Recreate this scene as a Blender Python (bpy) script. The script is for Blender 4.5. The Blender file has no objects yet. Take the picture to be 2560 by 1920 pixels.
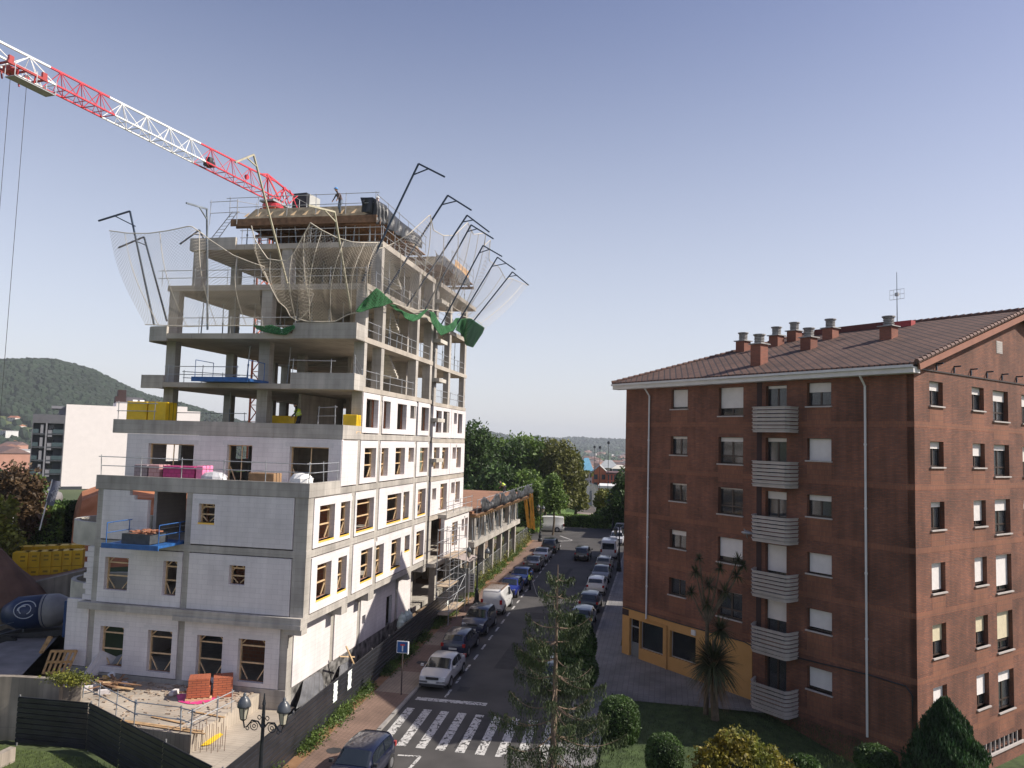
import bpy, bmesh, math, random
import numpy as np
from mathutils import Vector, Matrix
random.seed(7); RNG=np.random.default_rng(7)
SC=bpy.context.scene; COL=SC.collection
# ------------------------------------------------------------------ camera, sky, sun, exposure
FPX,PIT,ROL,AZ,BZ=1900.3,.07557,-.028554,.198097,.963475
_cp,_sp,_cr,_sr=math.cos(PIT),math.sin(PIT),math.cos(ROL),math.sin(ROL)
_F=np.array([0,_cp,_sp]); _U=np.array([0,-_sp,_cp]); _R=np.array([1.,0,0])
CX=_cr*_R-_sr*_U; CY=_sr*_R+_cr*_U
EYE=np.array([0,0,14.])
cd=bpy.data.cameras.new('camera'); cam=bpy.data.objects.new('camera',cd); COL.objects.link(cam)
cd.sensor_fit='HORIZONTAL'; cd.sensor_width=36; cd.lens=36*FPX/2560; cd.clip_start=.5; cd.clip_end=30000
M=Matrix(((CX[0],CY[0],-_F[0],0),(CX[1],CY[1],-_F[1],0),(CX[2],CY[2],-_F[2],14),(0,0,0,1)))
cam.matrix_world=M; SC.camera=cam
SUN_EL=math.radians(40.5); SV=np.array([.9969,-.079,0])*math.cos(SUN_EL)+np.array([0,0,math.sin(SUN_EL)])
w=bpy.data.worlds.new('World'); SC.world=w; w.use_nodes=True
nt=w.node_tree; bg=nt.nodes['Background']; sk=nt.nodes.new('ShaderNodeTexSky'); sk.sky_type='NISHITA'
sk.sun_disc=False; sk.sun_elevation=SUN_EL; sk.sun_rotation=math.atan2(SV[0],SV[1]); sk.air_density=1.0; sk.dust_density=1.2; sk.ozone_density=2.0; sk.altitude=200
tn=nt.nodes.new('ShaderNodeMix'); tn.data_type='RGBA'; tn.blend_type='MULTIPLY'; tn.inputs[0].default_value=1; tn.inputs[7].default_value=(1.09,.90,.95,1); nt.links.new(sk.outputs[0],tn.inputs[6])
tg_=nt.nodes.new('ShaderNodeTexCoord'); sx=nt.nodes.new('ShaderNodeSeparateXYZ'); nt.links.new(tg_.outputs['Generated'],sx.inputs[0]); mr_=nt.nodes.new('ShaderNodeMapRange'); mr_.interpolation_type='SMOOTHSTEP'; mr_.inputs[1].default_value=-.05; mr_.inputs[2].default_value=.62; mr_.inputs[3].default_value=.62; mr_.inputs[4].default_value=0; nt.links.new(sx.outputs[2],mr_.inputs[0])
mk_=nt.nodes.new('ShaderNodeMix'); mk_.data_type='RGBA'; mk_.inputs[7].default_value=(6.3,6.6,6.9,1); nt.links.new(mr_.outputs[0],mk_.inputs[0]); nt.links.new(tn.outputs[2],mk_.inputs[6]); nt.links.new(mk_.outputs[2],bg.inputs[0]); bg.inputs[1].default_value=.11
ld=bpy.data.lights.new('sun','SUN'); ld.energy=5.0; ld.angle=math.radians(.53); ld.color=(1,.93,.82)
lo=bpy.data.objects.new('sun',ld); COL.objects.link(lo); lo.rotation_euler=Vector(SV).to_track_quat('Z','Y').to_euler()
SC.view_settings.view_transform='Standard'; SC.view_settings.look='None'; SC.view_settings.gamma=1; SC.view_settings.exposure=0.38
SC.render.engine='CYCLES'; SC.cycles.max_bounces=6; SC.cycles.transparent_max_bounces=24; SC.cycles.volume_bounces=0
# ------------------------------------------------------------------ frames and pixel sighting (photo pixel -> point on a real plane)
P0=np.array([-10.04576571,38.58847307,0]); uR=np.array([math.sin(AZ),math.cos(AZ),0]); uL=np.array([-math.cos(AZ),math.sin(AZ),0])
bL=np.array([-math.cos(BZ),math.sin(BZ),0]); bR=np.array([math.sin(BZ),math.cos(BZ),0]); UP=np.array([0,0,1.])
def ray(px,py):
    d=(px-1280)*CX-(py-960)*CY+FPX*_F
    return d/math.hypot(d[0],d[1])
PB=ray(2287,1150)*40; PB[2]=0
def FS(s,t,z): return P0+uR*s+uL*t+UP*z
def FBk(u,v,z): return PB+bL*u+bR*v+UP*z
def FW(x,y,z): return np.array([x,y,z],float)
def st(p): p=np.asarray(p)-P0; return float(p@uR),float(p@uL)
def onpl(px,py,o,n):
    d=ray(px,py); return EYE+d*(float((o-EYE)@n)/float(d@n))
def rf(px,py,t=0.): w=onpl(px,py,P0+uL*t,uL); return w
def lf(px,py,s=0.): w=onpl(px,py,P0+uR*s,uR); return w
def rz(s): return 0.013*(min(max(s,-30),75)-5)
def gz(px,py,z): d=ray(px,py); return EYE+d*((z-14)/d[2])
def gr(px,py,dz=0.):
    z=dz
    for _ in range(40):
        p=gz(px,py,z); z=.5*z+.5*(rz(st(p)[0])+dz)
    return p
def at(px,py,D): return EYE+ray(px,py)*D
# ------------------------------------------------------------------ mesh builder
class MB:
    def __init__(s): s.v=[]; s.f=[]
    def poly(s,pts):
        n=len(s.v); s.v+=[tuple(p) for p in pts]; s.f.append(tuple(range(n,n+len(pts)))); return s
    def box(s,F,a0,a1,b0,b1,c0,c1):
        n=len(s.v); s.v+=[tuple(F(a,b,c)) for c in (c0,c1) for b in (b0,b1) for a in (a0,a1)]
        s.f+=[tuple(n+i for i in q) for q in ((0,2,3,1),(4,5,7,6),(0,1,5,4),(2,6,7,3),(0,4,6,2),(1,3,7,5))]; return s
    def bar(s,p,q,w,h=None,up=(0,0,1)):
        p=np.array(p,float); q=np.array(q,float); h=h or w; d=q-p; d/=max(np.linalg.norm(d),1e-9); u=np.array(up,float)
        x=np.cross(d,u)
        if np.linalg.norm(x)<1e-3: x=np.cross(d,(1,0,0))
        x/=np.linalg.norm(x); y=np.cross(x,d)
        def F(a,b,c): return p+(q-p)*a+x*b+y*c
        return s.box(F,0,1,-w/2,w/2,-h/2,h/2)
    def tube(s,p,q,r,n=6,r2=None):
        return s.path([p,q],[r,r if r2 is None else r2],n)
    def path(s,pts,r,n=6,close=True):
        pts=[np.array(p,float) for p in pts]; rs=r if isinstance(r,(list,tuple)) else [r]*len(pts); base=len(s.v)
        for i,p in enumerate(pts):
            d=pts[min(i+1,len(pts)-1)]-pts[max(i-1,0)]; d/=max(np.linalg.norm(d),1e-9)
            a=np.array((0,0,1.)) if abs(d[2])<.95 else np.array((1.,0,0)); x=np.cross(d,a); x/=np.linalg.norm(x); y=np.cross(d,x)
            for k in range(n):
                an=2*math.pi*k/n; s.v.append(tuple(p+(x*math.cos(an)+y*math.sin(an))*rs[i]))
        for i in range(len(pts)-1):
            for k in range(n):
                k2=(k+1)%n; s.f.append((base+i*n+k,base+i*n+k2,base+(i+1)*n+k2,base+(i+1)*n+k))
        if close: s.f.append(tuple(base+k for k in range(n))[::-1]); s.f.append(tuple(base+(len(pts)-1)*n+k for k in range(n)))
        return s
    def lathe(s,F,prof,n=12):
        base=len(s.v)
        for r,z in prof:
            for k in range(n): a=2*math.pi*k/n; s.v.append(tuple(F(r*math.cos(a),r*math.sin(a),z)))
        for i in range(len(prof)-1):
            for k in range(n): k2=(k+1)%n; s.f.append((base+i*n+k,base+i*n+k2,base+(i+1)*n+k2,base+(i+1)*n+k))
        s.f.append(tuple(base+k for k in range(n))[::-1]); s.f.append(tuple(base+(len(prof)-1)*n+k for k in range(n))); return s
    def prism(s,F,pts,c0,c1):
        n=len(s.v); k=len(pts); s.v+=[tuple(F(a,b,c0)) for a,b in pts]+[tuple(F(a,b,c1)) for a,b in pts]
        s.f.append(tuple(range(n,n+k))[::-1]); s.f.append(tuple(range(n+k,n+2*k)))
        for i in range(k): j=(i+1)%k; s.f.append((n+i,n+j,n+k+j,n+k+i))
        return s
    def grid(s,P):   # P: rows of points
        n=len(s.v); R=len(P); C_=len(P[0]); s.v+=[tuple(p) for r in P for p in r]
        for i in range(R-1):
            for j in range(C_-1): s.f.append((n+i*C_+j,n+i*C_+j+1,n+(i+1)*C_+j+1,n+(i+1)*C_+j))
        return s
    def panel(s,F,a0,a1,c0,c1,d0,d1,holes=()):  # wall slab: a along, c height, d depth range; holes (a0,a1,c0,c1)
        A=sorted({a0,a1}|{x for h in holes for x in h[:2] if a0<x<a1}); Z=sorted({c0,c1}|{x for h in holes for x in h[2:] if c0<x<c1})
        def full(i,j):
            if i<0 or j<0 or i>=len(A)-1 or j>=len(Z)-1: return False
            a=(A[i]+A[i+1])/2; z=(Z[j]+Z[j+1])/2
            return not any(h[0]<a<h[1] and h[2]<z<h[3] for h in holes)
        for i in range(len(A)-1):
            for j in range(len(Z)-1):
                if not full(i,j): continue
                x0,x1,y0,y1=A[i],A[i+1],Z[j],Z[j+1]
                for d in (d0,d1): s.poly([F(x0,d,y0),F(x1,d,y0),F(x1,d,y1),F(x0,d,y1)] if d==d0 else [F(x0,d,y0),F(x0,d,y1),F(x1,d,y1),F(x1,d,y0)])
                if not full(i-1,j): s.poly([F(x0,d0,y0),F(x0,d0,y1),F(x0,d1,y1),F(x0,d1,y0)])
                if not full(i+1,j): s.poly([F(x1,d0,y0),F(x1,d1,y0),F(x1,d1,y1),F(x1,d0,y1)])
                if not full(i,j-1): s.poly([F(x0,d0,y0),F(x0,d1,y0),F(x1,d1,y0),F(x1,d0,y0)])
                if not full(i,j+1): s.poly([F(x0,d0,y1),F(x1,d0,y1),F(x1,d1,y1),F(x0,d1,y1)])
        return s
    def build(s,name,mat,parent=None,org=None,smooth=False,fix=True,weld=False):
        o_=np.array(org,float) if org is not None else (np.array(parent['org'].to_list() if hasattr(parent['org'],'to_list') else list(parent['org'])) if parent is not None else np.zeros(3))
        V=np.array(s.v,float).reshape(-1,3); me=bpy.data.meshes.new(name)
        me.from_pydata((V-o_).tolist(),[],s.f)
        if fix:
            bm=bmesh.new(); bm.from_mesh(me)
            if weld: bmesh.ops.remove_doubles(bm,verts=bm.verts,dist=1e-4)
            bmesh.ops.recalc_face_normals(bm,faces=bm.faces); bm.to_mesh(me); bm.free()
            V=np.array([tuple(v.co) for v in me.vertices])+o_
        # metric UVs from face normals
        nl=len(me.loops); fn=np.zeros(len(me.polygons)*3); me.polygons.foreach_get('normal',fn); fn=fn.reshape(-1,3)
        lt=np.zeros(len(me.polygons),int); me.polygons.foreach_get('loop_total',lt); pi=np.repeat(np.arange(len(lt)),lt)
        vi=np.zeros(nl,int); me.loops.foreach_get('vertex_index',vi); N=fn[pi]; P=V[vi]
        tg=np.stack([-N[:,1],N[:,0],np.zeros(nl)],1); L=np.linalg.norm(tg,axis=1); hz=L<.35; tg[hz]=uR; L[hz]=1; tg/=L[:,None]
        bt=np.cross(N,tg); bt[hz]=uL; uv=np.stack([(P*tg).sum(1),(P*bt).sum(1)],1)
        ul=me.uv_layers.new(name='UVMap'); ul.data.foreach_set('uv',uv.ravel().astype(np.float32))
        me.materials.append(mat)
        if smooth: me.polygons.foreach_set('use_smooth',[True]*len(me.polygons))
        ob=bpy.data.objects.new(name,me); COL.objects.link(ob)
        if parent is not None: ob.parent=parent; ob['org']=list(o_); ob.location=[0,0,0]
        else: ob.location=o_; ob['org']=list(o_)
        return ob
def tag(o,label,cat,group=None,kind=None):
    if label: o['label']=label
    if cat: o['category']=cat
    if group: o['group']=group
    if kind: o['kind']=kind
    return o
def thing(name,label,cat,org=(0,0,0),group=None):
    o=bpy.data.objects.new(name,None); COL.objects.link(o); o.location=[float(x) for x in org]; o['org']=[float(x) for x in org]; o.empty_display_size=.3
    return tag(o,label,cat,group)
def struct(name,mb,mat,**k): return tag(mb.build(name,mat,**k),None,None,kind='structure')
def kids(o): return [c for c in KID.get(o.name,[])]
def dup(root,loc,rotz=None,label=None,scale=None):
    r=root.copy(); COL.objects.link(r); r.location=[float(x) for x in loc]; r['org']=[float(x) for x in loc]
    if rotz is not None: r.rotation_euler=(0,0,rotz)
    if label: r['label']=label
    if scale: r.scale=scale
    for ch in list(root.children):
        c=ch.copy(); COL.objects.link(c); c.parent=r
        for g in list(ch.children):
            d=g.copy(); COL.objects.link(d); d.parent=c
    return r
# ------------------------------------------------------------------ materials
MT={}
def mat(name,col,rough=.8,var=.15,scale=1.5,metal=0.,bump=.0,bscale=20.,col2=None,island=0.,spec=None,trans=0.):
    if name in MT: return MT[name]
    m=bpy.data.materials.new(name); m.use_nodes=True; n=m.node_tree; b=n.nodes['Principled BSDF']; MT[name]=m
    b.inputs['Roughness'].default_value=rough; b.inputs['Metallic'].default_value=metal
    if spec is not None: b.inputs['Specular IOR Level'].default_value=spec
    tc=n.nodes.new('ShaderNodeNewGeometry')
    no=n.nodes.new('ShaderNodeTexNoise'); no.inputs['Scale'].default_value=scale; no.inputs['Detail'].default_value=6; n.links.new(tc.outputs['Position'],no.inputs['Vector'])
    mx=n.nodes.new('ShaderNodeMix'); mx.data_type='RGBA'
    c1=[max(0,c*(1-var)) for c in col]; c2=[min(1,c*(1+var)) for c in (col2 or col)]
    mx.inputs[6].default_value=(*c1,1); mx.inputs[7].default_value=(*c2,1)
    rp=n.nodes.new('ShaderNodeMapRange'); rp.inputs[1].default_value=.3; rp.inputs[2].default_value=.7; n.links.new(no.outputs['Fac'],rp.inputs[0]); n.links.new(rp.outputs[0],mx.inputs[0])
    out=mx.outputs[2]
    if island:
        hs=n.nodes.new('ShaderNodeHueSaturation'); mr=n.nodes.new('ShaderNodeMapRange'); mr.inputs[3].default_value=1-island; mr.inputs[4].default_value=1+island
        n.links.new(tc.outputs['Random Per Island'],mr.inputs[0]); n.links.new(mr.outputs[0],hs.inputs['Value']); n.links.new(out,hs.inputs['Color']); out=hs.outputs[0]
    n.links.new(out,b.inputs['Base Color'])
    if trans:
        tr=n.nodes.new('ShaderNodeBsdfTranslucent'); ms=n.nodes.new('ShaderNodeMixShader'); ms.inputs[0].default_value=trans
        n.links.new(out,tr.inputs[0]); n.links.new(b.outputs[0],ms.inputs[1]); n.links.new(tr.outputs[0],ms.inputs[2]); n.links.new(ms.outputs[0],n.nodes['Material Output'].inputs[0])
    if bump:
        n2=n.nodes.new('ShaderNodeTexNoise'); n2.inputs['Scale'].default_value=bscale; n2.inputs['Detail'].default_value=4; n.links.new(tc.outputs['Position'],n2.inputs['Vector'])
        bp=n.nodes.new('ShaderNodeBump'); bp.inputs['Strength'].default_value=bump; bp.inputs['Distance'].default_value=.02; n.links.new(n2.outputs['Fac'],bp.inputs['Height']); n.links.new(bp.outputs[0],b.inputs['Normal'])
    return m
def brickmat(name,c1,c2,mortar,bw,bh,ms,rough=.85,squash=1.,bump=.4,stain=.25,streak=0.,off=.5):
    m=bpy.data.materials.new(name); m.use_nodes=True; n=m.node_tree; b=n.nodes['Principled BSDF']; MT[name]=m; b.inputs['Roughness'].default_value=rough
    uv=n.nodes.new('ShaderNodeUVMap'); uv.uv_map='UVMap'; br=n.nodes.new('ShaderNodeTexBrick'); br.offset=off
    br.inputs['Color1'].default_value=(*c1,1); br.inputs['Color2'].default_value=(*c2,1); br.inputs['Mortar'].default_value=(*mortar,1)
    br.inputs['Scale'].default_value=1; br.inputs['Brick Width'].default_value=bw; br.inputs['Row Height'].default_value=bh; br.inputs['Mortar Size'].default_value=ms; br.inputs['Mortar Smooth'].default_value=.3; br.inputs['Bias'].default_value=0
    n.links.new(uv.outputs[0],br.inputs['Vector'])
    g=n.nodes.new('ShaderNodeNewGeometry'); no=n.nodes.new('ShaderNodeTexNoise'); no.inputs['Scale'].default_value=.6; no.inputs['Detail'].default_value=8; n.links.new(g.outputs['Position'],no.inputs['Vector'])
    mr=n.nodes.new('ShaderNodeMapRange'); mr.inputs[1].default_value=.3; mr.inputs[2].default_value=.7; mr.inputs[3].default_value=1-stain; mr.inputs[4].default_value=1+stain*.6; n.links.new(no.outputs['Fac'],mr.inputs[0])
    hs=n.nodes.new('ShaderNodeHueSaturation'); n.links.new(br.outputs['Color'],hs.inputs['Color']); n.links.new(mr.outputs[0],hs.inputs['Value']); out=hs.outputs[0]
    if streak:
        mp=n.nodes.new('ShaderNodeMapping'); mp.inputs['Scale'].default_value=(3,3,.25); n.links.new(g.outputs['Position'],mp.inputs[0])
        n3=n.nodes.new('ShaderNodeTexNoise'); n3.inputs['Scale'].default_value=1; n3.inputs['Detail'].default_value=5; n.links.new(mp.outputs[0],n3.inputs['Vector'])
        m3=n.nodes.new('ShaderNodeMapRange'); m3.inputs[1].default_value=.35; m3.inputs[2].default_value=.7; m3.inputs[3].default_value=1; m3.inputs[4].default_value=1-streak; n.links.new(n3.outputs['Fac'],m3.inputs[0])
        h2=n.nodes.new('ShaderNodeHueSaturation'); n.links.new(out,h2.inputs['Color']); n.links.new(m3.outputs[0],h2.inputs['Value']); out=h2.outputs[0]
    n.links.new(out,b.inputs['Base Color'])
    bp=n.nodes.new('ShaderNodeBump'); bp.inputs['Strength'].default_value=bump; bp.inputs['Distance'].default_value=.01; bp.invert=True; n.links.new(br.outputs['Fac'],bp.inputs['Height']); n.links.new(bp.outputs[0],b.inputs['Normal'])
    return m
def netmat(name,col,su,cover,dens=0.):
    m=bpy.data.materials.new(name); m.use_nodes=True; n=m.node_tree; b=n.nodes['Principled BSDF']; MT[name]=m
    b.inputs['Base Color'].default_value=(*col,1); b.inputs['Roughness'].default_value=.9
    uv=n.nodes.new('ShaderNodeUVMap'); uv.uv_map='Net'; mp=n.nodes.new('ShaderNodeMapping'); mp.inputs['Scale'].default_value=(su,su,su); mp.inputs['Rotation'].default_value=(0,0,.785); n.links.new(uv.outputs[0],mp.inputs[0])
    sp=n.nodes.new('ShaderNodeSeparateXYZ'); n.links.new(mp.outputs[0],sp.inputs[0]); res=[]
    for k in (0,1):
        f=n.nodes.new('ShaderNodeMath'); f.operation='FRACT'; n.links.new(sp.outputs[k],f.inputs[0]); l=n.nodes.new('ShaderNodeMath'); l.operation='LESS_THAN'; l.inputs[1].default_value=cover; n.links.new(f.outputs[0],l.inputs[0]); res.append(l)
    mx=n.nodes.new('ShaderNodeMath'); mx.operation='MAXIMUM'; n.links.new(res[0].outputs[0],mx.inputs[0]); n.links.new(res[1].outputs[0],mx.inputs[1])
    o=n.nodes.new('ShaderNodeMath'); o.operation='MAXIMUM'; o.inputs[1].default_value=dens; n.links.new(mx.outputs[0],o.inputs[0])
    tb=n.nodes.new('ShaderNodeBsdfTransparent'); ms=n.nodes.new('ShaderNodeMixShader'); tr=n.nodes.new('ShaderNodeBsdfTranslucent'); tr.inputs[0].default_value=(*col,1); m2=n.nodes.new('ShaderNodeMixShader'); m2.inputs[0].default_value=.4
    n.links.new(b.outputs[0],m2.inputs[1]); n.links.new(tr.outputs[0],m2.inputs[2]); n.links.new(o.outputs[0],ms.inputs[0]); n.links.new(tb.outputs[0],ms.inputs[1]); n.links.new(m2.outputs[0],ms.inputs[2]); n.links.new(ms.outputs[0],n.nodes['Material Output'].inputs[0])
    return m
CONC=brickmat('concrete',(.465,.432,.388),(.425,.395,.352),(.34,.31,.27),2.4,.32,.008,stain=.28,bump=.25,streak=.25)
CONCP=mat('concrete_plain',(.46,.43,.375),.9,.22,1.2,bump=.3,bscale=30)
SOFF=brickmat('formed_soffit',(.44,.395,.335),(.40,.355,.30),(.27,.235,.20),2.0,.5,.012,stain=.25,bump=.3)
AAC=brickmat('aerated_block',(.74,.695,.685),(.70,.655,.65),(.57,.535,.53),.6,.25,.008,stain=.11,bump=.2,streak=.10)
LINT=mat('lintel_block',(.62,.59,.585),.9,.06,3)
HBR=brickmat('hollow_brick',(.42,.17,.09),(.36,.14,.075),(.3,.25,.2),.3,.2,.01)
WOOD=mat('timber',(.42,.27,.14),.8,.3,4); WOODL=mat('pale_timber',(.62,.44,.25),.8,.2,4); YWOOD=mat('yellow_shutter_board',(.85,.52,.10),.6,.12,3); DWOOD=mat('weathered_timber',(.2,.11,.06),.85,.35,3)
STEEL=mat('galvanised_steel',(.42,.43,.44),.45,.15,6,metal=.5); DSTEEL=mat('dark_blue_steel',(.035,.055,.085),.5,.2,4,metal=.2); PROP=mat('shore_steel',(.22,.25,.28),.5,.35,1.5,metal=.3); BEIGE=mat('beige_steel',(.4,.37,.27),.6,.15,3)
RED=mat('crane_red',(.60,.05,.07),.45,.12,2); CWHITE=mat('crane_white',(.8,.8,.78),.5,.08,2); BLACKP=mat('black_plastic',(.018,.018,.02),.5,.3,3)
TARP=mat('black_tarpaulin',(.03,.032,.036),.45,.5,1.5,bump=.5,bscale=4)
ROPE=mat('rope',(.55,.5,.42),.9,.1,5)
RUBBER=mat('rubber',(.02,.02,.02),.8,.2,5)
NET=netmat('safety_net_mesh',(.55,.49,.41),7.,.12,0.02); NETF=netmat('far_net_mesh',(.62,.58,.54),5.,.10,.03); GNET=netmat('green_net_mesh',(.05,.19,.075),6.,.3,.72)
# ================================================================== UNFINISHED BUILDING
UB=thing('unfinished_building','unfinished concrete apartment block with white block walls, open upper floors and a crane behind','building',FS(6,6,0))
ZB={1:4.6,2:7.85,3:10.85,4:13.85,5:16.7,6:19.65,7:22.85,8:26.0}; ZT={0:1.0,1:4.95,2:8.2,3:11.2,4:14.2,5:17.0,6:19.97,7:23.2,8:26.35}
ED={1:-.25,2:0.,3:0.,4:3.75,5:5.,6:5.,7:6.4,8:8.57}; TL={1:12.7,2:12.15,3:12.3,4:14.5,5:13.8,6:13.8,7:13.4,8:13.5}
FT=lambda s0: (lambda a,d,c: FS(s0+d,a,c))     # left facade: a=t, depth=s
FR=lambda t0: (lambda a,d,c: FS(a,t0+d,c))     # street facade: a=s, depth=t
for i in range(1,9):
    e=ED[i]; tl=TL[i]; m=MB()
    if i in (5,6): pts=[(e,0),(20,0),(20,13.4),(e+2,13.8),(e+.6,tl),(e+.15,tl-.35),(e,tl-.9)]
    elif i in (7,8): pts=[(e,0),(20,0),(20,13.4),(e,tl)]
    else: pts=[(e,0),(20,0),(20,13.4),(e+6,13.4),(e+4,tl),(e,tl)]
    m.prism(FS,pts,ZB[i],ZT[i]); m.build('floor_slab',CONC if i<5 else SOFF,UB)
    m=MB().box(FS,20.45,30.25 if i<8 else 31.7,.0 if i<8 else -.3,13.3,ZB[i]-.1,ZT[i]-.12); m.build('floor_slab',SOFF,UB)
# parapets
def pbox(name,m_,*a): return MB().box(FS,*a).build(name,m_,UB)
pbox('parapet',CONC,-.03,.22,-.02,12.27,10.87,11.6); pbox('parapet',CONC,.22,3.73,-.02,.2,10.88,11.59)
pbox('parapet',CONC,3.72,3.95,-.02,14.5,13.87,14.66); pbox('parapet',CONC,3.95,6.38,-.02,.2,13.88,14.65)
for z0,z1 in ((16.72,17.66),(19.67,20.6)):
    pbox('parapet',CONC,4.97,5.2,-.02,3.95,z0,z1); pbox('parapet',CONC,5.2,6.38,-.02,.2,z0+.01,z1-.01)
pbox('parapet',CONC,4.97,5.2,12.3,13.78,16.62,17.42)
m=MB(); pts=[(4.97,12.25),(4.97,13.0),(5.07,13.4),(5.35,13.7),(5.75,13.83),(7.5,13.83),(7.5,13.6),(5.8,13.6),(5.4,13.5),(5.2,13.2),(5.17,12.9),(5.17,12.25)]
m.prism(FS,pts,19.5,20.4).build('parapet',CONC,UB)
pbox('parapet',CONC,8.54,8.75,10.2,13.52,26.02,26.84)
m=MB().box(FS,-.3,.3,-.02,7.05,4.4,4.62); m.build('edge_beam',CONC,UB)
# street-side corbels under the first slab
for a,b in ((-.1,.5),(4.68,5.47),(8.6,9.5),(15.9,16.6),(19.3,20.0)): MB().box(FS,a,b,.01,.95,4.1,4.61).build('corbel',CONC,UB)
# columns
def colm(s0,s1,t0,t1,z0,z1): MB().box(FS,s0,s1,t0,t1,z0,z1).build('column',CONC,UB)
for i in range(0,8):
    z0=ZT[i] if i else -.6; z1=ZB[i+1]
    off=.02
    if i==0:
        colm(.32,.85,.93,1.33,-.6,4.4); colm(.35,.75,6.72,7.07,.9,4.4); colm(.35,.75,12.08,12.42,.9,4.6)
        for s in (5.3,9.15,15.95,19.35): colm(s,s+.5,.95,1.35,-.6,4.6)
        for s in (23.3,27.4,31.2): colm(s,s+.5,.25,.75,0,4.4)
        continue
    if i in (1,2):
        colm(off,.62,off,.74,z0,z1); colm(.03,.6,6.5,6.85,z0,z1); colm(.03,.6,11.8,12.14,z0,z1)
        for s in (5.4,9.15,16.35,19.5): colm(s,s+.5,off,.4,z0,z1)
    elif i==3:
        for s in (5.95,9.15,16.35,19.5): colm(s,s+.4,off,.4,z0,z1)
    else:
        s0=6.42 if i<7 else 8.62
        colm(s0,s0+.42,off+.02,.7,z0,z1)
        for s in ((9.2,16.05,19.4) if i<7 else (16.05,19.4)): colm(s,s+.5,off+.02,.65,z0,z1)
        colm(s0+.05,s0+.6,6.2,6.9,z0,z1); colm(s0+.05,s0+.6,12.62,13.28,z0,z1)
        colm(13,13.5,12.6,13.2,z0,z1); colm(18.9,19.4,12.6,13.2,z0,z1)
        if i<7: colm(13.2,13.6,7.2,7.8,z0,z1)
    for s in ((20.6,29.4) if i<4 else (20.6,24.5,29.45)): colm(s,s+.55,off+.02,.5,z0-.12,z1-.1)
    if i>3:
        for s in (20.8,24.7,29.3): colm(s,s+.5,12.5,13.1,z0-.12,z1-.1)
# core and stair flights
for i in range(0,8):
    z0=ZT[i]+.01; z1=ZB[i+1]-.01
    m=MB().box(FS,14.2,17.6,4.2,4.45,z0,z1); m.build('core_wall',CONC,UB)
    MB().box(FS,17.35,17.6,1.2,4.2,z0,z1).build('core_wall',CONC,UB)
    if i>=4:
        m=MB(); n=9; L=2.6/n
        for k in range(n):
            za=ZT[i+1]-.05-(k+1)*(1.5/n); m.box(FS,13.+k*L*.8,13.+(k+1)*L*.8+.01,1.0,2.1,za-.22,za)
        m.build('stair_flight',CONCP,UB)
for z in (24.6,21.5,18.45,15.35,12.25): MB().box(FS,20.3,22.2,-.45,.3,z,z+.28).build('stair_landing',CONCP,UB)
# block wall panels + timber braces
def brace(F,a0,a1,z0,z1,d,kind=0,sill=True):
    m=MB(); w=a1-a0
    m.box(F,a0,a0+.05,d,d+.12,z0,z1).box(F,a1-.05,a1,d,d+.12,z0,z1).box(F,a0+.05,a1-.05,d,d+.12,z1-.05,z1)
    P=lambda a,z: F(a,d+.06,z)
    if kind!=3:
        for fz in ((.82,.42) if kind==0 else (.8,.5,.3)): m.bar(P(a0+.05,z0+(z1-z0)*fz),P(a1-.05,z0+(z1-z0)*fz),.07)
        m.bar(P(a0+.06,z1-.3),P(a0+.3,z1-.06),.05); m.bar(P(a1-.06,z1-.3),P(a1-.3,z1-.06),.05)
        m.bar(P(a0+.06,z0+(z1-z0)*.36),P(a0+min(.5,w*.45),z0+.05),.05); m.bar(P(a1-.06,z0+(z1-z0)*.33),P(a1-min(.45,w*.4),z0+.05),.05)
    else: m.bar(P((a0+a1)/2,z0),P((a0+a1)/2,z1),.05); m.bar(P(a1-.5,z0),P(a1-.1,z0+.9),.05)
    m.build('timber_bracing',WOODL,UB)
    if sill: MB().box(F,a0-.01,a1+.01,-.03,.26,z0-.09,z0).build('sill_board',YWOOD,UB)
def wall(F,a0,a1,z0,z1,th,holes=(),lin=True,lining=True,br=True,sill=False,kind=0,mt=AAC):
    MB().panel(F,a0,a1,z0,z1,-.02,th,holes).build('wall_panel',mt,UB)
    if lining: MB().panel(F,a0+.02,a1-.02,z0,z1,th+.04,th+.14,holes).build('brick_lining',HBR,UB)
    for h in holes:
        if lin: MB().box(F,h[0]-.28,h[1]+.28,-.024,.1,h[3],h[3]+.25).build('lintel',LINT,UB)
        if br and h[1]-h[0]>.5 and h[3]-h[2]>.7: brace(F,h[0],h[1],h[2],h[3],th,kind,sill)
# left (camera) facade
G0=FT(.3)
wall(G0,1.34,6.7,1.28,4.4,.22,[(4.5,5.95,1.5,3.62),(2.13,3.62,1.5,3.62)],sill=False)
wall(G0,7.09,12.06,1.3,4.58,.22,[(10.24,11.65,1.59,3.66),(7.4,8.8,1.55,3.66)])
wall(G0,12.44,13.78,1.5,4.95,.22,[],lining=False)
G1=FT(0.)
wall(G1,.78,6.48,4.98,7.8,.22,[(3.29,4.18,6.35,7.31)]); wall(G1,6.87,11.78,4.98,7.8,.22,[(10.0,11.4,5.62,7.32),(7.15,7.95,5.55,7.31)])
wall(G1,.78,6.48,8.27,10.84,.22,[(5.18,6.1,9.38,10.34)],sill=True); wall(G1,9.07,11.78,8.27,10.84,.22,[(9.0,9.9,10.38,10.9),(9.0,10.2,10.6,10.9)],lin=False,br=False,lining=False)
wall(FT(3.75),.02,13.5,11.22,13.84,.22,[(9.1,12.06,11.22,13.3),(5.42,7.0,11.22,13.36),(.77,3.11,11.22,13.37)],kind=3)
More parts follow.
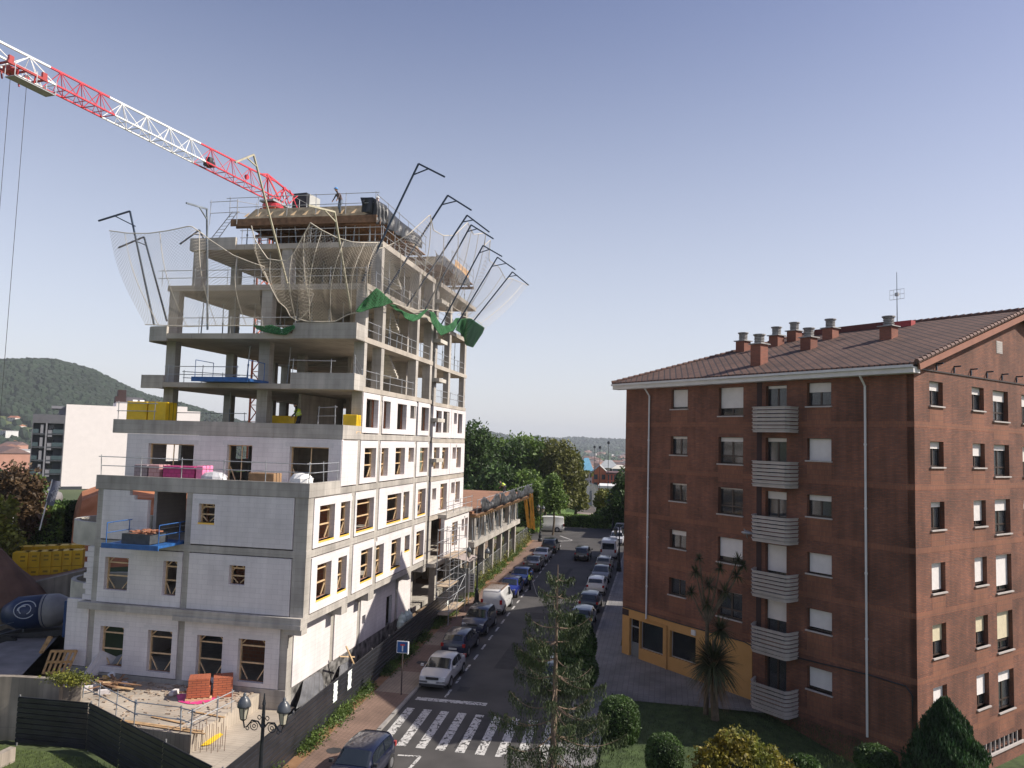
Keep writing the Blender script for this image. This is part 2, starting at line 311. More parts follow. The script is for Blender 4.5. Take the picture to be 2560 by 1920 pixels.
# street facade
Gs=FR(.9)
for a,b,hs in ((.87,5.28,[]),(5.82,9.13,[]),(9.67,15.9,[(9.95,10.5,2.3,2.85),(14.2,15.3,.9,3.2)]),(16.5,19.3,[])): wall(Gs,a,b,1.25,4.58,.2,hs,lin=False,lining=False,br=False)
FA=FR(0.)
F1=[(1.30,3.03,5.55,7.35),(3.89,5.07,5.5,7.35),(7.12,8.92,5.47,7.31),(9.67,10.88,5.45,7.30),(12.28,14.08,5.42,7.30),(14.90,15.94,6.23,7.28),(17.42,19.17,5.4,7.28)]
F2=[(1.29,3.16,8.57,10.38),(3.93,5.20,8.55,10.38),(6.18,8.85,8.53,10.36),(11.17,13.83,8.51,10.32),(14.29,15.50,8.50,10.33),(17.44,19.27,8.49,10.33)]
F3=[(7.00,8.85,11.56,13.37),(9.78,10.99,11.57,13.36),(12.36,14.23,11.55,13.37),(15.00,16.16,12.36,13.37),(17.54,19.37,11.54,13.37)]
F4=[(6.97,8.93,14.60,16.32),(9.84,11.07,14.59,16.35),(12.41,14.25,14.60,16.32),(15.03,16.22,15.42,16.32),(17.57,19.35,14.61,16.35)]
for spans,hs,z0,z1 in ((((.64,5.37),(5.93,9.12),(9.68,16.32),(16.88,19.47)),F1,5.02,7.78),(((.64,5.37),(5.93,9.12),(9.68,16.32),(16.88,19.47)),F2,8.27,10.8),
                       (((3.77,5.93),(6.37,9.12),(9.57,16.32),(16.78,19.47)),F3,11.27,13.8),(((6.45,9.17),(9.72,16.32),(16.78,19.47)),F4,14.27,16.66)):
    for a,b in spans: wall(FA,a,b,z0,z1,.28,[h for h in hs if a<(h[0]+h[1])/2<b],sill=z0<10,br=z0<14)
for hs,z0,z1 in (([(23.23,25.0,11.6,13.37),(26.3,27.38,12.39,13.37),(27.62,29.05,11.62,13.37),(20.96,22.5,11.7,13.38)],11.15,13.72),
                 ([(21.1,22.75,14.55,16.26),(23.23,25.0,14.57,16.29),(26.4,27.36,15.34,16.29),(27.7,29.15,14.58,16.28)],14.15,16.56),
                 ([(23.1,25,8.3,10.45),(26.26,27.36,9.47,10.42),(27.65,29.07,8.6,10.42),(20.9,21.97,9.3,10.2)],8.15,10.72)):
    for a,b in ((20.5,25.6),(25.68,30.22)): wall(FA,a,b,z0,z1,.28,[h for h in hs if a<(h[0]+h[1])/2<b],sill=False,br=z0<14,kind=0)
FBf=FR(-.5); wall(FBf,22.9,30.6,4.6,7.75,.28,[(25.2,26.9,5.2,7.2),(28.2,29.0,6.15,7.2),(29.3,30.3,5.4,7.2)],sill=False)
MB().box(FS,22.8,31.2,-.7,.1,7.76,8.05).build('terrace_slab',CONC,UB); MB().box(FS,20.4,31.2,-.6,13,4.3,4.58).build('floor_slab',CONC,UB)
# far and rear walls and partitions, added to keep the lower storeys dark
for i,(z0,z1) in enumerate(((.9,4.58),(4.98,7.82),(8.25,10.82),(11.25,13.8))):
    hs=[(3,4.5,z0+.9,z1-.4),(7,8.5,z0+.9,z1-.4),(15,17,z0+.9,z1-.4)]
    MB().panel(FR(11.6 if i<3 else 13.2),4.2,20,z0,z1,0,.2,hs if i==3 else hs[1:]).build('added_rear_wall',AAC,UB)
    MB().panel(FT(5.2 if i<3 else 9.5),1.4,9,z0,z1,0,.12,[(6.9,8.9,z0,z0+2.1)]).build('partition_wall',HBR if i<3 else CONC,UB)
    MB().panel(FR(5.5),5.4,19,z0,z1,0,.12,[(8,9,z0,z0+2.1)]).build('partition_wall',HBR if i<3 else CONC,UB)
MB().panel(FT(19.75),1.4,11.5,.99,4.58,0,.15,[]).build('added_rear_wall',HBR,UB); MB().panel(FT(19.75),.5,11.5,4.98,7.82,0,.15,[(9.0,11,5.5,7.4)]).build('added_rear_wall',HBR,UB); MB().panel(FT(12.),.5,7.0,8.25,10.82,0,.15,[]).build('added_rear_wall',HBR,UB); MB().panel(FT(8.2),2.6,5.6,.99,4.58,0,.12,[]).build('partition_wall',CONC,UB); MB().panel(FR(5.0),20.6,30,4.6,13.7,0,.15,[]).build('added_rear_wall',HBR,UB)
MB().panel(FR(5.0),8.5,19,14.25,16.6,0,.15,[(15,17,14.3,16.4)]).build('partition_wall',CONC,UB)
# plinth, basement wall
MB().box(FS,.25,.9,.9,13.9,-.6,1.26).build('plinth',CONC,UB); MB().box(FS,.92,20.0,.93,1.3,-.6,1.24).build('basement_wall',mat('bitumen_coating',(.03,.03,.033),.6,1.2,2.5,col2=(.14,.135,.13)),UB)
MB().box(FS,.9,31,1.32,13.4,.6,.98).build('floor_slab',CONC,UB)
# timber formwork decks with fresh concrete on the roof
def deck(s0,s1,t0,t1,z):
    MB().box(FS,s0-.35,s1,t0-.35,t1+.35,z,z+.06).build('formwork_deck',DWOOD,UB)
    m=MB()
    for k in range(7): t=t0+(t1-t0)*k/6; m.box(FS,s0-.55,s1,t-.06,t+.06,z-.22,z-.002)
    for k in range(5): s=s0+.1+(s1-s0-.3)*k/4; m.box(FS,s-.05,s+.05,t0-.5,t1+.5,z-.46,z-.222)
    m.box(FS,s0-.12,s0,t0-.4,t1+.4,z-.46,z-.221).build('formwork_beam',DWOOD,UB)
    m=MB(); a=[FS(s0,t0,z+.062),FS(s1,t0,z+.062),FS(s1,t1,z+.062),FS(s0,t1,z+.062)]; b=[FS(s0+.55,t0+.4,z+1.0),FS(s1,t0+.4,z+1.0),FS(s1,t1-.6,z+1.0),FS(s0+.55,t1-.6,z+1.0)]
    m.poly(a); m.poly(b)
    for k in range(4): j=(k+1)%4; m.poly([a[k],a[j],b[j],b[k]])
    m.build('wet_concrete',mat('wet_concrete_mat',(.20,.17,.12),.8,.4,2.5,bump=.6,bscale=6),UB); MB().box(FS,s0-.62,s0-.56,t0-.5,t1+.5,z-.5,z-.02).build('edge_board',DWOOD,UB)
deck(9.9,20,1.3,10.6,28.3); deck(23.8,31.2,.3,9,28.3)
for k in range(2): MB().box(FS,25.2+k*2.3,27.3+k*2.3,-.02,.02,28.38,29.2).build('formwork_panel',mat('plywood',(.66,.38,.16),.7,.12,2),UB)
m=MB()
for k in range(11): t=1.6+k*.85; m.poly([FS(9.6,t,28.52),FS(9.6,t+.28,28.52),FS(9.95,t,28.95)]); 
m.build('formwork_wedges',WOODL,UB)
# curved ramp parapets at the rear left corner
for (z0,z1,r,sc,tc) in ((7.75,9.0,2.3,2.8,12.4),(4.7,5.75,1.9,2.4,12.6)):
    o=[];i_=[]
    for k in range(13):
        a=math.pi*(1.0-k/12*1.0)+math.pi*.0; o.append((sc-r*math.cos(k/12*math.pi),tc+1.25*r*math.sin(k/12*math.pi))); i_.append((sc-(r-.25)*math.cos(k/12*math.pi),tc+(1.25*r-.25)*math.sin(k/12*math.pi)))
    MB().prism(FS,o+i_[::-1],z0,z1).build('curved_parapet',CONCP,UB)
m=MB()
for k in range(10): z=5.0+k*.28; m.box(FS,.1,.35,12.16,12.16+(.42 if k%2 else .58),z,z+.27)
m.build('wall_toothing',AAC,UB)
# ------------------------------------------------------------------ shoring props (every prop a thing)
def prop_proto(h,label,group):
    p=thing('shoring_prop',label,'prop',(0,0,0),group); I=FW
    MB().tube((0,0,.02),(0,0,h*.55),.04,6).build('outer_tube',PROP,p); MB().tube((0,0,h*.5),(0,0,h-.02),.03,6).build('inner_tube',STEEL,p)
    MB().box(I,-.09,.09,-.09,.09,0,.02).box(I,-.09,.09,-.09,.09,h-.02,h).build('end_plate',PROP,p); MB().tube((0,0,h*.5),(0,0,h*.55),.06,6).build('collar',PROP,p)
    return p
def props(h,pts,label,group,lean=.03):
    p=prop_proto(h,label,group); first=True
    for (s,t,z) in pts:
        q=p if first else dup(p,(0,0,0)); first=False; q.location=[float(x) for x in FS(s,t,z)]; q['org']=list(q.location); q.rotation_euler=(random.uniform(-lean,lean),random.uniform(-lean,lean),random.uniform(0,6))
J=lambda: random.uniform(-.15,.15)
props(2.0,[(10.1+i*1.35+J(),1.6+j*1.25+J(),26.36) for i in range(7) for j in range(8)],'steel prop shoring the timber deck on the roof of the unfinished block','props under the roof deck',.1)
props(2.1,[(24.3+i*1.6+J(),.6+j*1.5+J(),26.24) for i in range(5) for j in range(5)],'steel prop under the second roof deck farther along the unfinished block','props under the far roof deck',.12)
props(2.78,[(9.5+i*2.5+J(),.7+j*2.5+J(),23.21) for i in range(5) for j in range(5)],'slim steel prop standing on the floor just below the roof slab','props on the seventh floor')
props(2.86,[(8.5+i*2.3+J(),1.2+j*2.2+J(),19.98) for i in range(5) for j in range(6)],'slim steel prop standing on the floor behind the nets','props on the sixth floor')
props(2.8,[(21.4+i*1.9+J(),.8+j*3+J(),19.87) for i in range(5) for j in range(3)],'slim steel prop in the far bay of the upper storeys','props in the far bays')
props(2.5,[(7.6,8.3,17.01),(7.9,7.6,17.01),(7.7,5.6,17.01),(9,10.2,14.21)],'lone pale prop between two columns of an open storey','scattered props on the open storeys',.06)
# ------------------------------------------------------------------ guardrails
def rail(label,pts,h=1.0,gap=2.2,two=True,grp='tubular guardrails on the slab edges',over=.3,cat='guardrail',mt=None,jit=.04):
    pts=[np.array(p,float) for p in pts]; r=thing('guardrail',label,cat,pts[0],grp); mt=mt or STEEL
    for a,b in zip(pts[:-1],pts[1:]):
        L=np.linalg.norm(b-a); n=max(1,round(L/gap))
        for k in range(n+1):
            p=a+(b-a)*k/n; MB().tube(p,p+np.array([random.uniform(-jit,jit),random.uniform(-jit,jit),h+.08]),.024,5).build('post',mt,r)
        d=(b-a)/L
        for z in ((.98*h,.5*h) if two else (.98*h,)): MB().tube(a-d*over*random.random()+UP*z,b+d*over*random.random()+UP*(z+random.uniform(-.04,.04)),.024,5).build('rail',mt,r)
    return r
rail('guardrail along the third floor ledge behind pink brick pallets',[FS(.1,12.1,11.6),FS(.1,.1,11.6),FS(3.4,.05,11.6)])
rail('short guardrail beside the yellow packs on the ledge',[FS(3.85,14.3,14.66),FS(3.85,11.9,14.66)])
rail('dark guardrail between the two columns on the ledge above the white wall',[FS(5.8,11.9,14.2),FS(5.8,7.2,14.2)],two=False)
rail('tilted guardrail at the street end of the fourth floor ledge',[FS(5.2,2.2,14.66),FS(4.0,.6,14.66)])
rail('guardrail on the fifth floor between the left pair of columns',[FS(5.3,12.2,17.0),FS(5.3,7.6,17.0)])
rail('bent dark guardrail pieces behind the blue loading platform',[FS(6.6,12,17.0),FS(9.5,8.5,17.0)],h=.8)
rail('guardrail on the right parapet of the fifth floor',[FS(5.1,3.9,17.66),FS(5.1,1.5,17.66)],h=.75,two=False)
rail('street-side guardrail on the fifth floor of the open frame',[FS(5.3,.1,17.66),FS(6.4,.1,17.0),FS(15.8,.12,17.0)])
rail('guardrail on the sixth floor of the left facade behind the net',[FS(5.3,12.4,19.97),FS(5.3,4,19.97)])
rail('street-side guardrail on the sixth floor',[FS(6.6,.1,19.97),FS(19.3,.1,19.97)])
rail('guardrail on the seventh floor facing the camera behind the big net',[FS(6.5,13.9,23.2),FS(6.5,.2,23.2)])
rail('street-side guardrail on the seventh floor',[FS(8,.1,23.2),FS(19.5,.1,23.2)])
rail('guardrail below the timber deck on the roof slab',[FS(8.8,9.9,26.35),FS(8.8,.2,26.35)])
rail('street-side guardrail on the roof slab',[FS(8.9,.15,26.35),FS(19.8,.15,26.35)])
rail('high guardrail around the wet concrete on the roof',[FS(9.6,11.4,28.5),FS(9.6,1.0,28.5)],h=1.35)
rail('guardrail carrying the black tarpaulin at the roof edge',[FS(9.7,.95,28.5),FS(20,.95,28.5)],h=1.25)
rail('guardrail of the far bay on the fifth floor',[FS(20.6,.1,16.9),FS(29.9,.1,16.9)],jit=.1); rail('guardrail of the far bay on the sixth floor',[FS(20.6,.1,19.85),FS(29.9,.1,19.85)],jit=.1)
rail('guardrail of the far bay on the seventh floor',[FS(20.6,.1,23.08),FS(29.9,.1,23.08)],jit=.1); rail('guardrail with tarpaulin on the far roof deck',[FS(23.9,-.1,28.4),FS(31,-.1,28.4)],h=1.2)
rail('guardrail on the terrace at the far end of the white facade',[FS(22.9,-.65,8.06),FS(31,-.65,8.06)])
rail('guardrail round the roof corner scaffold at the left of the crane',[FS(9.2,12.6,27.9),FS(9.2,10.6,27.9),FS(12,10.9,28.6)],h=1.6)
# ladder to the roof deck
L=thing('ladder','pale aluminium ladder leaning against the left end of the roof deck','ladder',FS(9.3,12.0,26.85))
a0,a1=FS(9.3,12.6,26.85),FS(9.6,11.2,28.9); b0,b1=a0+uL*-.55+UP*0,a1+uL*-.4
MB().tube(a0,a1,.03,5).build('stile',STEEL,L); MB().tube(b0,b1,.03,5).build('stile',STEEL,L)
for k in range(9): f=(k+.5)/9; MB().tube(a0+(a1-a0)*f,b0+(b1-b0)*f,.018,5).build('rung',STEEL,L)
# ------------------------------------------------------------------ net gallows
def gallows(i,label,top,end,bm,ba,base,plane,mt=DSTEEL):
    P=[plane(*q) for q in (top,end,bm,ba,base)]; g=thing('net_gallows',label,'net gallows',P[4],'gallows posts carrying the safety nets')
    MB().bar(P[4],P[0],.09).build('mast',mt,g); MB().bar(P[0],P[1],.09).build('arm',mt,g); MB().bar(P[2],P[3],.06).build('brace',mt,g); return P
def z2(x,y): return 230+x/3.687,380+y/3.687
def z3(x,y): return 750+x/3.687,380+y/3.687
GP=[]
for i,(tp,en,bm,ba,lo_,lab) in enumerate((((1093,108),(1335,230),(1045,210),(1182,155),(800,720),'tallest dark gallows at the roof corner'),((1362,400),(1580,537),(1310,485),(1442,452),(1140,745),'second dark gallows along the street side'),
   ((1540,583),(1745,738),(1500,645),(1595,627),(1310,930),'third dark gallows along the street side'),((1577,672),(1783,800),(1540,735),(1632,708),(1390,1015),'fourth gallows, just below the third'),
   ((1687,862),(1862,963),(1650,930),(1740,900),(1540,1140),'pale grey gallows half hidden by hanging nets'),((1820,970),(1985,1085),(1768,1055),(1898,1027),(1560,1400),'long dark gallows over the far bays'),((1958,1105),(2107,1227),(1920,1150),(1998,1137),(1610,1545),'farthest dark gallows at the right end of the building'))):
    # base = where the mast line meets the facade at z of the seventh slab
    best=None
    for k in range(400):
        f=1+k*.01; q=(tp[0]+(lo_[0]-tp[0])*f,tp[1]+(lo_[1]-tp[1])*f); w_=rf(*z3(*q),-.12)
        if best is None or abs(w_[2]-23.0)<best[0]: best=(abs(w_[2]-23.0),q,w_)
    s0=st(best[2])[0]; pl=lambda x,y,s0=s0: lf(x,y,s0)
    GP.append(gallows(i,lab,z3(*tp),z3(*en),z3(*bm),z3(*ba),z3(*best[1]),pl))
HP=[]
for tp,en,bm,ba,lo_,s0,lab in (((350,545),(60,635),(400,685),(210,590),(572,1590),5.6,'leftmost dark gallows leaning out over the left end'),((480,782),(243,883),(500,860),(400,820),(690,1560),8.2,'smaller dark gallows behind the leftmost one'),((990,718),(810,850),(1010,765),(950,760),(1030,800),13.,'short dark gallows showing above the left roof parapet')):
    pl=lambda x,y,s0=s0: lf(x,y,s0); HP.append(gallows(0,lab,z2(*tp),z2(*en),z2(*bm),z2(*ba),z2(*lo_),pl))
for tp,en,bm,ba,lo_,lab,mt_ in ((z2(1060,525),z2(870,470),z2(1062,625),z2(990,508),z2(1065,1640),'upright gallows in front of the left bays',PROP),(z2(1490,25),z2(1320,95),z2(1525,140),z2(1430,55),z2(1800,1210),'long beige gallows crossing in front of the crane foot',BEIGE),(z3(318,552),z3(75,492),z3(325,640),z3(230,540),z3(467,1450),'beige gallows in front of the roof deck holding the peaked net',BEIGE)):
    zb=20.0 if lo_[1]>760 else 23.1; b_=lf(*lo_,4.9 if zb<21 else 6.3); t0=st(b_)[1]; pl=lambda x,y,t0=t0: rf(x,y,t0); HP.append(gallows(0,lab,tp,en,bm,ba,lo_,pl,mt_))
# ------------------------------------------------------------------ nets
def surf(name,rows,mt,label,cat='net',grp=None,sol=0.,uvk=1.):
    R_=len(rows); C_=len(rows[0]); P=np.array(rows,float); me=bpy.data.meshes.new(name); o_=P[0,0]
    fs=[(i*C_+j,i*C_+j+1,(i+1)*C_+j+1,(i+1)*C_+j) for i in range(R_-1) for j in range(C_-1)]
    me.from_pydata((P.reshape(-1,3)-o_).tolist(),[],fs)
    du=np.concatenate([[0],np.cumsum(np.linalg.norm(np.diff(P[R_//2],axis=0),axis=1))]); dv=np.concatenate([[0],np.cumsum(np.linalg.norm(np.diff(P[:,C_//2],axis=0),axis=1))])
    uv=np.array([(du[j],dv[i]) for i in range(R_) for j in range(C_)])*uvk; vi=np.zeros(len(me.loops),int); me.loops.foreach_get('vertex_index',vi)
    for nm in ('UVMap','Net'): me.uv_layers.new(name=nm).data.foreach_set('uv',uv[vi].ravel().astype(np.float32))
    me.polygons.foreach_set('use_smooth',[True]*len(me.polygons)); me.materials.append(mt); ob=bpy.data.objects.new(name,me); COL.objects.link(ob); ob.location=[float(x) for x in o_]; ob['org']=list(map(float,o_))
    if sol: md=ob.modifiers.new('s','SOLIDIFY'); md.thickness=sol
    return tag(ob,label,cat,grp) if label else ob
def pl_interp(pts,n):
    pts=[np.array(p,float) for p in pts]; d=[0]
    for a,b in zip(pts[:-1],pts[1:]): d.append(d[-1]+np.linalg.norm(b-a))
    out=[]
    for k in range(n+1):
        x=d[-1]*k/n; i=max(0,min(len(pts)-2,int(np.searchsorted(d,x,side='right'))-1)); f=(x-d[i])/max(d[i+1]-d[i],1e-9); out.append(pts[i]+(pts[i+1]-pts[i])*f)
    return out
def hang(top,bot,nx=40,ny=18,bulge=(0,0,0),rip=.06,rn=9):
    T=pl_interp(top,nx); B=pl_interp(bot,nx); bu=np.array(bulge,float); rows=[]
    for i in range(ny+1):
        v=i/ny; r=[]
        for j in range(nx+1):
            u=j/nx; p=T[j]*(1-v)+B[j]*v+bu*math.sin(math.pi*v)+(-uR*.7-uL*.7)*rip*math.sin(u*rn*6.28+3*v)*math.sin(math.pi*v); r.append(p)
        rows.append(r)
    return rows
Lf_=lambda x,y,s: lf(*z2(x,y),s)
surf('safety_net',hang([Lf_(160,725,4.2),Lf_(330,748,3.8),Lf_(520,750,3.5),Lf_(700,725,3.2),Lf_(910,680,3),Lf_(1000,740,3.4),Lf_(1060,790,3.6),Lf_(1150,850,3.6),Lf_(1300,950,3.6),Lf_(1450,1010,3.6),Lf_(1590,1060,3.6)],
  [Lf_(490,1590,5.),Lf_(700,1600,4.9),Lf_(900,1610,4.9),Lf_(1100,1600,4.9),Lf_(1300,1600,4.9),Lf_(1500,1600,4.9),Lf_(1600,1640,4.9)],50,20,bulge=-uR*.6),NET,'wide beige safety net from the left gallows across the left bays','safety net','safety nets around the open storeys')
surf('safety_net',hang([Lf_(1470,680,2.6),Lf_(1500,800,2.7),Lf_(1560,900,2.8),Lf_(1620,985,3),Lf_(1720,1000,3),Lf_(1800,1000,3),Lf_(1860,930,3),Lf_(1930,800,2.8),Lf_(2015,650,2.6)],
  [Lf_(1590,1100,4.9),Lf_(1650,1250,4.8),Lf_(1720,1380,4.8),Lf_(1790,1440,4.8),Lf_(1830,1520,4.8),Lf_(1900,1560,4.8),Lf_(1960,1500,4.8),Lf_(2000,1450,4.8),Lf_(2040,1300,4.8)],44,20,bulge=-uR*.5),NET,'beige net sagging in a deep fold between the two beige gallows','safety net','safety nets around the open storeys')
L3=lambda x,y,s: lf(*z3(x,y),s)
surf('safety_net',hang([L3(100,655,2.6),L3(200,720,2.8),L3(330,785,3),L3(480,830,3.2),L3(560,835,3.6),L3(700,835,4.8),L3(760,840,6)],
  [L3(-10,1540,4.9),L3(60,1560,4.9),L3(200,1565,4.9),L3(330,1560,4.9),L3(440,1500,4.9),L3(560,1470,4.9),L3(700,1260,5.2)],46,24,bulge=-uR*.7,rip=.1),NET,'beige net peaked under the beige gallows and spread to the corner','safety net','safety nets around the open storeys')
rq=lambda x,y,t: rf(*z3(x,y),t)
surf('safety_net',hang([rq(700,900,-.9),rq(850,850,-1.5),rq(1000,760,-2.4),rq(1200,575,-3.2),rq(1230,720,-3),rq(1320,770,-3),rq(1420,770,-3),rq(1545,650,-3.2)],
  [rq(720,1290,-.3),rq(850,1390,-.3),rq(1000,1440,-.3),rq(1090,1460,-.3),rq(1180,1450,-.3),rq(1300,1470,-.4),rq(1420,1480,-.5)],50,20,bulge=-uL*.4),NETF,'pale net along the street side under the tallest gallows','safety net','safety nets around the open storeys')
surf('safety_net',hang([rq(1545,650,-3.2),rq(1600,760,-3),rq(1715,745,-3.2),rq(1700,860,-3),rq(1755,810,-3.2)],[rq(1300,1350,-.4),rq(1380,1400,-.4),rq(1440,1450,-.4),rq(1500,1480,-.4),rq(1560,1480,-.4)],30,20,bulge=-uL*.3),NETF,'whitish net bunched between the middle gallows','safety net','safety nets around the open storeys')
surf('safety_net',hang([rq(1755,810,-3.2),rq(1740,1000,-3),rq(1835,1060,-3.2),rq(1900,1180,-3),rq(1935,1160,-3.2),rq(2100,1230,-3.6)],[rq(1450,1500,-.3),rq(1530,1520,-.3),rq(1600,1540,-.3),rq(1640,1560,-.5),rq(1680,1600,-.9),rq(1700,1640,-1.2)],34,20,bulge=-uL*.3),NETF,'whitish net hanging from the last two gallows at the far end','safety net','safety nets around the open storeys')
def z4(x,y): return 960+x/7.373,700+y/7.373
def zc(x,y): return 700+x/5.53,700+y/5.53
g4=lambda x,y,t: rf(*z4(x,y),t); gc=lambda x,y,t: rf(*zc(x,y),t)
gg='green nets draped along the corner'
surf('green_net',hang([gc(1045,430,-.2),gc(1150,290,-.5),gc(1250,190,-.9),gc(1330,105,-1.2),gc(1390,150,-1.1),gc(1450,210,-.9),gc(1560,300,-.5)],[gc(1045,440,-.2),gc(1120,450,-.4),gc(1200,415,-.6),gc(1290,390,-.7),gc(1380,375,-.7),gc(1470,340,-.6),gc(1560,310,-.4)],24,12,rip=.12,rn=6),GNET,'bright green net pulled up to a triangular peak at the building corner','safety net',gg,.02)
surf('green_net',hang([gc(1510,340,-.5),gc(1600,345,-.5),gc(1650,400,-.5),gc(1700,430,-.5),gc(1800,470,-.5),gc(1900,480,-.5),gc(1990,420,-.5),gc(2040,400,-.5)],[gc(1520,350,-.4),gc(1600,420,-.4),gc(1680,460,-.4),gc(1730,530,-.5),gc(1830,580,-.6),gc(1930,540,-.5),gc(2000,460,-.4),gc(2040,410,-.4)],30,10,rip=.1,rn=4),GNET,'dark green net swagged in two loops below the white edge beam','safety net',gg,.02)
surf('green_net',hang([g4(830,580,-.5),g4(920,590,-.5),g4(990,740,-.5),g4(1080,840,-.6),g4(1180,840,-.6),g4(1270,770,-.6),g4(1320,700,-.5)],[g4(835,640,-.4),g4(880,800,-.4),g4(980,950,-.5),g4(1050,1030,-.6),g4(1180,970,-.6),g4(1290,930,-.5),g4(1420,700,-.5)],30,12,rip=.1,rn=5),GNET,'deep green loop of net hanging between two far columns','safety net',gg,.02)
surf('green_net',hang([g4(1330,880,-.5),g4(1400,720,-.6),g4(1500,705,-.9),g4(1600,705,-1.3),g4(1720,790,-1.8),g4(1855,880,-2.2)],[g4(1310,920,-.4),g4(1400,970,-.4),g4(1470,1060,-.5),g4(1500,1200,-.6),g4(1640,1245,-1.0),g4(1760,1060,-1.6)],28,16,rip=.15,rn=5),GNET,'large green net sheet hanging off the far right corner','safety net',gg,.02)
surf('green_net',hang([lf(*za,4.8) for za in ((633,812),(655,815),(680,812),(705,822),(735,812))],[lf(*za,4.8) for za in ((640,822),(660,830),(690,836),(715,838),(738,820))],20,5,rip=.05),GNET,'dark green net scrap lying along the sixth floor edge','safety net',gg,.02)
for _n in [o for o in bpy.data.objects if o.name.startswith('safety_net')]:
    _me=_n.data; _o=np.array(list(_n['org'])); _v=[np.array(v.co)+_o for v in _me.vertices]; _c=next(i for i in range(1,len(_v)) if _me.polygons[0].vertices[3]==i or _me.polygons[0].vertices[2]==i)-0
    _c=_me.polygons[0].vertices[3]; _r=MB(); _r.path(_v[0:_c],.03,5); _r.path(_v[-_c:],.03,5)
    for _j in range(6,_c-1,max(8,_c//4)): _r.path(_v[_j::_c],.022,4)
    _x=_r.build('edge_rope',ROPE,_n,fix=False)
# black tarpaulins on the roof rails
def tarp(label,top,bot,nx=30,ny=8,rip=.18,rn=5): return surf('tarpaulin',hang(top,bot,nx,ny,rip=rip,rn=rn),TARP,label,'tarpaulin','black tarpaulins hung on the roof rails',.015)
def zr(x,y): return 860+x/6.9125,460+y/6.9125
tr=lambda x,y,t: rf(*zr(x,y),t)
tarp('black tarpaulin wrapped over the near corner of the roof rail',[lf(*zr(285,235),9.6),lf(*zr(500,230),9.6),tr(560,270,.9),tr(740,380,.9)],[lf(*zr(300,480),9.6),lf(*zr(490,520),9.6),tr(560,700,.9),tr(740,700,.9)])
tarp('long black tarpaulin sloping along the street edge of the roof',[tr(740,400,.9),tr(850,520,.9),tr(1000,660,.9),tr(1150,770,.9),tr(1330,910,.9)],[tr(740,760,.9),tr(900,880,.9),tr(1000,930,.9),tr(1150,1000,.9),tr(1340,1120,.9)])
tarp('crumpled grey tarpaulin on the rail of the far roof deck',[tr(1570,1140,-.15),tr(1620,1230,-.15),tr(1720,1240,-.15),tr(1850,1370,-.15),tr(2030,1500,-.15),tr(2160,1640,-.15)],[tr(1575,1330,-.15),tr(1650,1360,-.15),tr(1780,1460,-.15),tr(1920,1580,-.15),tr(2000,1720,-.15),tr(2160,1760,-.15)])
# ================================================================== TERRAIN, STREET
def lerp_tab(x,T):
    if x<=T[0][0]: return T[0][1]
    for (a,b),(c,d) in zip(T[:-1],T[1:]):
        if x<=c: return b+(d-b)*(x-a)/(c-a)
    return T[-1][1]
def crest(px,y): r=ray(px,y); return math.atan2(r[0],r[1]),r[2]
TLc=[crest(*q) for q in ((-600,930),(-300,880),(0,903),(60,901),(140,902),(240,929),(300,962),(360,987),(460,1012),(560,1042),(640,1062),(760,1085),(900,1092))]
TRc=[crest(*q) for q in ((700,1086),(1150,1092),(1204,1091),(1230,1091.5),(1280,1103),(1300,1102),(1345,1097),(1400,1104),(1420,1101),(1434,1100),(1457,1101.5),(1497,1107),(1552,1109),(1700,1105),(2100,1120),(2700,1100))]
TLa=[(a,14+1500*e-9) for a,e in TLc]; TRa=[(a,14+4500*e) for a,e in TRc]
def sm(x,a,b): f=min(1,max(0,(x-a)/(b-a))); return f*f*(3-2*f)
def gh(x,y):
    d=math.hypot(x,y); az=math.atan2(x,y); s,t=st((x,y,0)); near=rz(s)-.12-2.4*sm(-t,17,27)*(1-sm(s,24,34)); lf_=sm(t,13.6,15.5)*sm(s,-3,2); near=near*(1-lf_)+lf_*(-2.2+5.0*sm(d,62,68))
    v=near+(-30-near)*sm(d,150,420)
    if abs(az)<1.6:
        if az<0.0 or az<TLa[-1][0]:
            hl=lerp_tab(az,TLa); v=max(v,v+(hl-v)*sm(d,950,1500)) if hl>v else v
        hr=lerp_tab(az,TRa); v=max(v,v+(hr-v)*sm(d,2600,4500)+12*math.sin(d*.004+az*30)*sm(d,2600,3600)*(1-sm(d,4000,4500)))
    return v
azs=[math.radians(a) for a in list(np.arange(-180,-45,7.5))+list(np.arange(-45,45,.75))+list(np.arange(45,180,7.5))]+[math.pi]
rad=[0.5,20,30,40,50,56,61,64,68,80,100,120,150,180,220,270,330,400,480,560,650,750,860,980,1100,1230,1370,1500,1700,2000,2400,2800,3200,3600,4000,4500,5200,6500,9000]
m=MB(); m.grid([[ (r*math.sin(a),r*math.cos(a),gh(r*math.sin(a),r*math.cos(a))) for r in rad] for a in azs])
gm=mat('meadow_ground',(.045,.075,.022),.95,.35,.012,col2=(.10,.12,.045)); struct('ground',m,gm,smooth=True)
ASPH=mat('asphalt',(.058,.054,.052),.85,.3,.45,bump=.35,bscale=50); PAINT=mat('worn_road_paint',(.5,.49,.47),.7,.12,9,bump=.1)
def strip(pl,pr,dz,n=30,s0=-30,s1=60): # sheet between t-curves along s
    return [[FS(s,f(s),rz(s)+dz) for f in (pl,pr)] for s in np.linspace(s0,s1,n)]
KL=lambda s: lerp_tab(s,[(-60,-5.3),(-15,-4.62),(0,-4.3),(20,-3.9),(40,-3.3),(60,-2.6),(66,-2.4)])
KR=lambda s: -12.85
FL=lambda s: lerp_tab(s,[(-60,-3.2),(-20,-2.2),(-5,-1.85),(5,-1.5),(28,-.9),(60,-.2),(80,0)])
